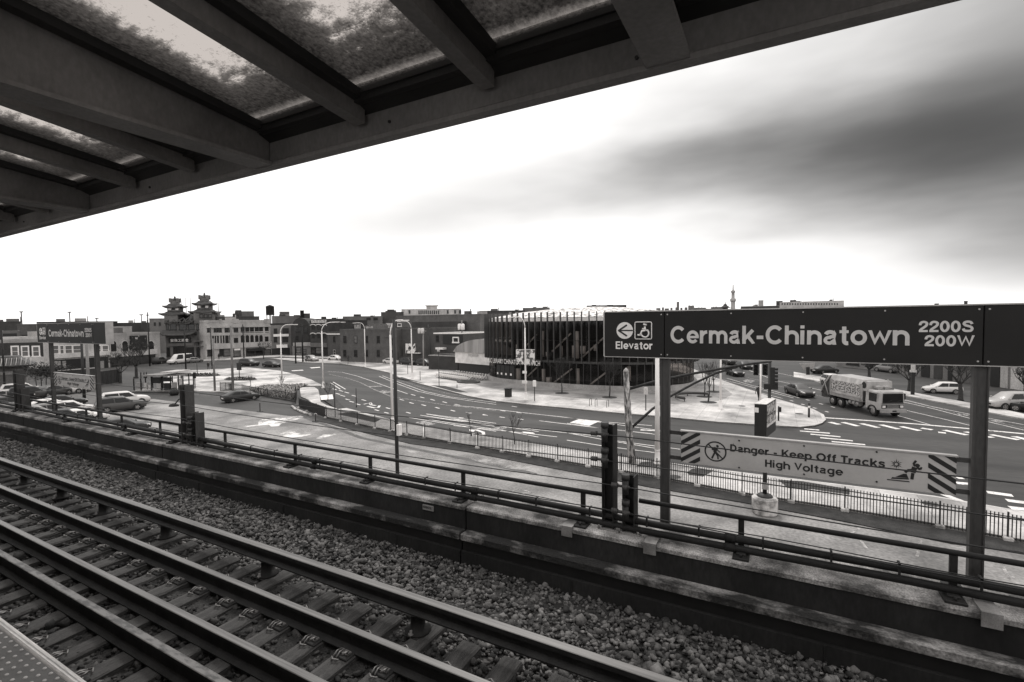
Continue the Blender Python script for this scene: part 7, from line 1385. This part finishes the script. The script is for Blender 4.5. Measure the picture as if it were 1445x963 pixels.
c0 = G(977, 567); t = thing('curved_bench', 'thin curved bench ring on legs under the young corner trees', 'bench', c0); mb = MB(); bp = [G(*q) for q in ((999, 561.5), (985, 560.5), (970, 560.5), (958, 561.5), (953.5, 563.5), (957, 566.5), (966, 568.5))]; bp = [q + Vector((0, 0, .5)) for q in bp]; mb.tube(bp, .16, 6); mb.build('seat', m_steel2, t)
for q in bp[::2]: mb = MB(); mb.tube([(q.x, q.y, .1), (q.x, q.y, .5)], .05, 6); mb.build('leg', m_steel, t)
# shared bicycles
def bicycle(p, a, first=[None]):
    if first[0] is not None:
        t = copy_tree(first[0]); t.location = p; t.rotation_euler = (0, 0, a); return t
    t = thing('shared_bicycle', 'pale shared bicycle standing in the dock row', 'bicycle', (0, 0, 0), 0, 'shared bicycles docked on the library corner'); w = dict(parent=t, world=False)
    for x in (-.55, .55): mb = MB(); mb.tube([(x + .33 * math.cos(k * .5236), 0, .33 + .33 * math.sin(k * .5236)) for k in range(13)], .028, 5); mb.build('wheel', m_tyre, **w); 
    mb = MB(); mb.tube([(-.55, 0, .33), (-.1, 0, .30), (.42, 0, .78), (.5, 0, 1.0)], .075, 6); mb.tube([(-.1, 0, .3), (-.25, 0, .85)], .06, 6); mb.tube([(.42, 0, .78), (.55, 0, .33)], .03, 6); mb.build('frame', m_white, **w)
    mb = MB(); mb.tube([(.5, -.3, 1.05), (.5, 0, 1.0), (.5, .3, 1.05)], .02, 5); mb.build('handlebar', m_trim, **w); mb = MB(); mb.bbox((-.38, -.09, .85), (-.1, .09, .93), .03); mb.build('saddle', m_trim, **w); mb = MB(); mb.box((-.9, -.10, .42), (-.25, .10, .76)); mb.build('rear_guard', m_white, **w)
    first[0] = t; t.location = p; t.rotation_euler = (0, 0, a); return t
bA, bB = G(622, 534), G(662, 540)
for k in range(15): q = bA.lerp(bB, k / 14); bicycle(Vector((q.x, q.y, .13)), along(bA, bB) + 1.35)
for k in range(12): q = bA.lerp(bB, k / 11) + Vector((1.2, 2.6, 0)); bicycle(Vector((q.x, q.y, .13)), along(bA, bB) + 1.75)
t = thing('bike_dock', 'long low docking rail under the pale shared bicycles', 'bike dock', (bA + bB) / 2); mb = MB(); d = (bB - bA).normalized(); mb.obox((bA + bB) / 2 + Vector((0, -.6, .17)), d * (bB - bA).length / 2, Vector((-d.y, d.x, 0)) * .2, Vector((0, 0, .05))); mb.build('rail', m_steel2, t)
p = G(661, 541); t = thing('round_planter', 'low dark round planter at the end of the shared bicycles', 'planter', p); mb = MB(); mb.lathe(p, [(2.0, .1), (2.1, .3), (1.8, .35)], 14, sy=.7); mb.build('rim', m_steel2, t); mb = MB(); mb.lathe(p, [(1.8, .3), (1.2, .45), (.3, .5)], 10, sy=.7); mb.build('soil_mound', m_soil, t)
# ================================================================== TREES
def tree(label, p, h, spread, seed, trunk_r=.13, clear=.32, levels=4, group=None, name='bare_tree', fork=3, upright=.5, cat='tree', twr=.012):
    r_ = random.Random(seed); t = thing(name, label, cat, p, 0, group); tr = MB(); cr = MB(); p = Vector(p)
    def limb(mb, a, d, L_, rad, lv):
        pts_ = [a]; cur = a; dd = d.copy(); n = 3
        for i in range(n): dd = (dd + Vector((r_.uniform(-1, 1), r_.uniform(-1, 1), r_.uniform(-.3, .8) * upright)) * .18).normalized(); cur = cur + dd * L_ / n; pts_.append(cur)
        mb.tube(pts_, [lerp(rad, rad * .55, i / n) for i in range(n + 1)], 5 if lv < 2 else 3, 0)
        if lv >= levels: return
        for k in range(fork + (lv > 1)):
            i = r_.choice((1, 2, 3, 3)) if k else 3; q = pts_[i]; ax = Vector((r_.uniform(-1, 1), r_.uniform(-1, 1), r_.uniform(-.2, .9) * upright * 1.4)); limb(mb, q, (dd * .9 + ax * spread).normalized(), L_ * r_.uniform(.58, .80), max(twr, rad * r_.uniform(.42, .58)), lv + 1)
    top = p + Vector((r_.uniform(-.1, .1), r_.uniform(-.1, .1), h * clear)); tr.tube([p, p + Vector((0, 0, .15)), p.lerp(top, .6) + Vector((.03, 0, 0)), top], [trunk_r * 1.4, trunk_r, trunk_r * .85, trunk_r * .75], 8); tr.build('trunk', m_bark, t)
    for k in range(fork + 2):
        a = 2 * math.pi * k / (fork + 2) + r_.uniform(-.4, .4); limb(cr, top - Vector((0, 0, r_.uniform(0, .12) * h * clear)), Vector((math.cos(a) * spread, math.sin(a) * spread, 1)).normalized(), h * (1 - clear) * .40, trunk_r * .42, 1)
    cr.build('crown', m_bark, t); return t
def tree_px(label, px, py, ytop, spread, seed, **k): p = G(px, py); p.z = .05; return tree(label, p, HZ(px, ytop, p), spread, seed, **k)
tree_px('bare spreading tree right behind the garbage truck', 1226.5, 533, 499, .85, 3, trunk_r=.22, levels=5, twr=.014); tree_px('bare spreading tree beside the pay machine', 1283, 552.5, 503, .85, 5, trunk_r=.22, levels=5, twr=.014); tree_px('bare spreading tree just left of the thick right sign post', 1355.5, 566, 492, .85, 8, trunk_r=.25, levels=5, twr=.014); tree_px('bare tree at the right edge before the garages', 1446, 560, 505, .9, 9, trunk_r=.18, twr=.025)
tree_px('bare street tree in front of the arched stone building', 192.5, 534, 478, .9, 12, trunk_r=.28, clear=.3, levels=5, twr=.018); tree_px('smaller bare tree left of the street tree by the dark picket fence', 170, 541, 495, .9, 14, trunk_r=.2, levels=5, twr=.016)
tree_px('slender bare tree in a round bed before the library, left of two', 793, 556, 503, .55, 21, trunk_r=.09, levels=5, upright=1, twr=.009); tree_px('slender bare tree in a round bed before the library, nearer the elevator panel', 860, 562.5, 507, .55, 22, trunk_r=.09, levels=5, upright=1, twr=.009); tree_px('young bare tree nearest the curved bench', 999.6, 569, 505, .4, 23, trunk_r=.09, upright=1.2, levels=3, twr=.016); tree_px('young bare tree close to the library corner', 994, 561, 505, .4, 24, trunk_r=.08, upright=1.2, levels=3, twr=.016); tree_px('young bare tree farther back behind the bench', 1007, 554, 503, .4, 25, trunk_r=.08, upright=1.2, levels=3, twr=.016)
tree_px('thin pale sapling between fence and road, left of two', 665, 617.5, 574, .3, 31, trunk_r=.035, levels=2, upright=1.2, clear=.45, name='sapling', twr=.010); tree_px('twiggy pale sapling with a wide crown, right of two', 726.5, 629, 576, .5, 32, trunk_r=.04, levels=3, clear=.35, name='sapling', twr=.010)
tree_px('dark leafless sapling in the striped planter by the kerb lamp', 462.7, 567, 536, .4, 33, trunk_r=.05, levels=3, clear=.3, name='sapling', twr=.015); tree_px('thin bare sapling at the foot of the plaza lamp', 397, 549, 528, .4, 34, trunk_r=.05, levels=3, clear=.25, name='sapling', twr=.014); tree_px('thin bare sapling in front of the terracotta shop fronts', 372, 507, 478, .6, 35, trunk_r=.12, levels=3, name='sapling', twr=.04); tree_px('bare sapling on the far pavement below the warehouse', 491, 515, 500, .5, 36, trunk_r=.06, levels=3, name='sapling', twr=.02); tree_px('thin bare sapling in the plaza right of the notice board', 354, 546, 524, .4, 37, trunk_r=.05, levels=2, name='sapling', twr=.014)
for px_, py_, y0, lb in ((575.5, 529, 515, 'thin dark stake left of the lamp by the shared bicycles'), (593, 538, 524, 'thin dark stake with a tie right of that lamp'), (619.7, 546.5, 497, 'tall thin dark stake in the kerb bed with a pale head'), (645, 549, 543, 'shortest stake in the kerb bed near the bicycles'), (473, 591, 543, 'thin dark stake by the near kerb below the striped planter'), (503, 575, 548, 'thin pale stake at the lane edge right of the dark one')):
    p = G(px_, py_); t = thing('tree_stake', lb, 'stake', p); mb = MB(); mb.tube([(p.x, p.y, 0), (p.x, p.y, HZ(px_, y0, p))], .05, 6); mb.build('stake', m_tar, t)
    if px_ == 619.7: mb = MB(); mb.lathe((p.x, p.y, HZ(px_, y0, p)), [(.2, 0), (.22, .3), (.05, .5)], 8); mb.build('head', wallmat(.4), t)
# hedge masses near the pavilion and plants of the speckled bed
def tufts(name, label, poly_pts, n, h, seed, m, z0=.2, cat='plants', w=.05):
    r_ = random.Random(seed); c = sum(poly_pts, Vector()) / len(poly_pts); mb = MB(); xs = [q.x for q in poly_pts]; ys = [q.y for q in poly_pts]; cnt = 0
    def inside(x, y):
        res = False; j = len(poly_pts) - 1
        for i in range(len(poly_pts)):
            a, b_ = poly_pts[i], poly_pts[j]
            if (a.y > y) != (b_.y > y) and x < (b_.x - a.x) * (y - a.y) / (b_.y - a.y) + a.x: res = not res
            j = i
        return res
    while cnt < n:
        x, y = r_.uniform(min(xs), max(xs)), r_.uniform(min(ys), max(ys))
        if not inside(x, y): continue
        cnt += 1
        for k in range(3):
            a = r_.uniform(0, 6.28); hh = h * r_.uniform(.4, 1.1); dx, dy = math.cos(a) * hh * .5, math.sin(a) * hh * .5; px_, py_ = -math.sin(a) * w, math.cos(a) * w
            mb.add([(x - px_, y - py_, z0), (x + px_, y + py_, z0), (x + dx + px_ * .6, y + dy + py_ * .6, z0 + hh), (x + dx - px_ * .6, y + dy - py_ * .6, z0 + hh)], [[0, 1, 2, 3]], k % 2)
    o = mb.build(name, m, None); o['kind'] = 'stuff'; o['label'] = label; o['category'] = cat; return o
tufts('bed_plants', 'dry pale and dark winter plants filling the fenced bed', Z12([(430, 260), (560, 220), (960, 205), (1070, 198), (950, 255), (940, 375), (700, 340), (530, 305)]), 1700, .38, 41, [wallmat(.5), m_twig, ], .18, w=.05)
for (cx_, cy_, rx_, ry_), lb in (((340, 605, 100, 7), 'low winter plants in the left oval bed'), ((560, 628, 85, 7), 'low winter plants in the right oval bed')): tufts('bed_plants', lb, Z2([(cx_ + rx_ * math.cos(a * .3927), cy_ + ry_ * math.sin(a * .3927)) for a in range(16)]), 300, .3, 42 + cx_, [m_twig, wallmat(.3)], .17, w=.05)
def hedge(label, x0, x1, y0, y1, D_px, seed):
    p = G(*D_px); t = thing('shrub', label, 'shrub', p); f = Facade(p + Vector((-1, .8, 0)), p + Vector((1, -.8, 0))); a0, z1 = f.fp(x0, y0); a1, z0 = f.fp(x1, y1); r_ = random.Random(seed); mb = MB()
    for k in range(1500):
        a = r_.gauss(.5, .24); b_ = r_.gauss(.45, .25); o = r_.gauss(0, .9); q = f.pt(lerp(a0, a1, a), lerp(z0, z1, b_), o); s_ = r_.uniform(.10, .26); u1 = Vector((r_.gauss(0, 1), r_.gauss(0, 1), r_.gauss(0, 1))).normalized() * s_; u2 = Vector((r_.gauss(0, 1), r_.gauss(0, 1), r_.gauss(0, 1))).normalized() * s_; mb.add([q, q + u1, q + u2], [[0, 1, 2]])
    mb.build('foliage', M('dark_foliage', .012, .04, 2, .8), t)
    for k in (-.3, 0, .3): mb = MB(); mb.tube([f.pt((a0 + a1) / 2 + k * (a1 - a0), 0, 0), f.pt((a0 + a1) / 2 + k * (a1 - a0) * 1.3, z0 + (z1 - z0) * .5, 0)], .06, 5); mb.build('stem', m_bark, t)
hedge('dark evergreen shrub left of the second sign, on pale stems', 46, 68, 514, 531, (58, 553), 51); hedge('dark evergreen shrub behind the left post of the second sign', 70, 86, 514, 530, (78, 551), 52)
# ================================================================== PEOPLE
def person(label, px, py, ang, seed, stride=.28, coat=None, legs=None, hairm=None, h=1.72):
    p = G(px, py); p.z = .14 if px > 1000 else .145; t = thing('person', label, 'person', p, ang); r_ = random.Random(seed); k = h / 1.75
    V = []; E = []; RAD = []
    def add(co, rad, par=None): V.append((co[0] * k, co[1] * k, co[2] * k)); RAD.append(rad * k); (E.append((par, len(V) - 1)) if par is not None else None); return len(V) - 1
    pel = add((0, 0, .95), .145); wa = add((.01, 0, 1.12), .13, pel); ch = add((.02, 0, 1.32), .155, wa); sh = add((.02, 0, 1.45), .11, ch); nk = add((.03, 0, 1.53), .055, sh); hd0 = add((.045, 0, 1.60), .075, nk); hd = add((.05, 0, 1.67), .095, hd0); add((.045, 0, 1.745), .06, hd)
    for sy in (-1, 1):
        s_ = stride * sy; hip = add((0, sy * .09, .88), .095, pel); kn = add((s_ * .55 + .04, sy * .095, .50), .062, hip); an = add((s_ * .9 - .03, sy * .095, .10), .042, kn); add((s_ * .9 + .16, sy * .105, .045), .038, an)
        so_ = add((.02, sy * .19, 1.42), .07, sh); el = add((-s_ * .35, sy * .25, 1.14), .048, so_); wr = add((-s_ * .8 + .06, sy * .24, .90), .033, el); ha = add((-s_ * .85 + .08, sy * .235, .83), .036, wr)
        for f_ in range(4): add((-s_ * .88 + .06 + f_ * .022, sy * .232, .74 + abs(f_ - 1.4) * .012), .010, ha)
        add((-s_ * .85 + .13, sy * .21, .79), .011, wr)
    me = bpy.data.meshes.new('body'); me.from_pydata(V, E, []); o = bpy.data.objects.new('body', me); COL.objects.link(o); o.parent = t
    md = o.modifiers.new('skin', 'SKIN'); md.use_smooth_shade = True
    for i, sv in enumerate(me.skin_vertices[0].data): sv.radius = (RAD[i], RAD[i]); sv.use_root = (i == 0)
    o.modifiers.new('sub', 'SUBSURF').levels = 1; o.modifiers['sub'].render_levels = 1; me.materials.append(coat or m_cloth)
    mb = MB(); mb.lathe((.05 * k, 0, 1.60 * k), [(.085 * k, 0), (.092 * k, .08 * k), (.07 * k, .14 * k), (.02 * k, .17 * k)], 10); fo = mb.build('face', m_skin, t, world=False) if False else None
    mb = MB(); mb.lathe((.03 * k, 0, 1.66 * k), [(.10 * k, 0), (.105 * k, .06 * k), (.075 * k, .115 * k), (.01 * k, .135 * k)], 10); mb.build('hair', hairm or m_hair, t, world=False)
    mb = MB(); mb.lathe((.068 * k, 0, 1.575 * k), [(.05 * k, 0), (.078 * k, .035 * k), (.082 * k, .09 * k), (.05 * k, .12 * k)], 10, sx=.95); mb.build('face', m_skin, t, world=False)
    mb = MB(); mb.lathe((0.01 * k, 0, .80 * k), [(.20 * k, 0), (.19 * k, .2 * k), (.165 * k, .4 * k), (.20 * k, .56 * k), (.16 * k, .66 * k), (.07 * k, .72 * k)], 12, sx=.72); mb.build('coat', coat or m_cloth, t, world=False)
    return t
person('person in a dark coat walking across the plaza, left of the pair', 294, 523, -.3, 1); person('person in dark clothes standing right of the other on the plaza', 299.2, 522.5, 1.2, 2, stride=.08, h=1.8); person('person in dark clothes at the corner, beside the slim white post', 1070.5, 567, -1.9, 3, h=1.8)
person('person in dark jacket near the signal poles by the shops', 433.5, 511.5, .4, 4, coat=m_cloth2); person('person in dark coat on the pavement before the terracotta shops', 309, 508.5, 2.6, 5)
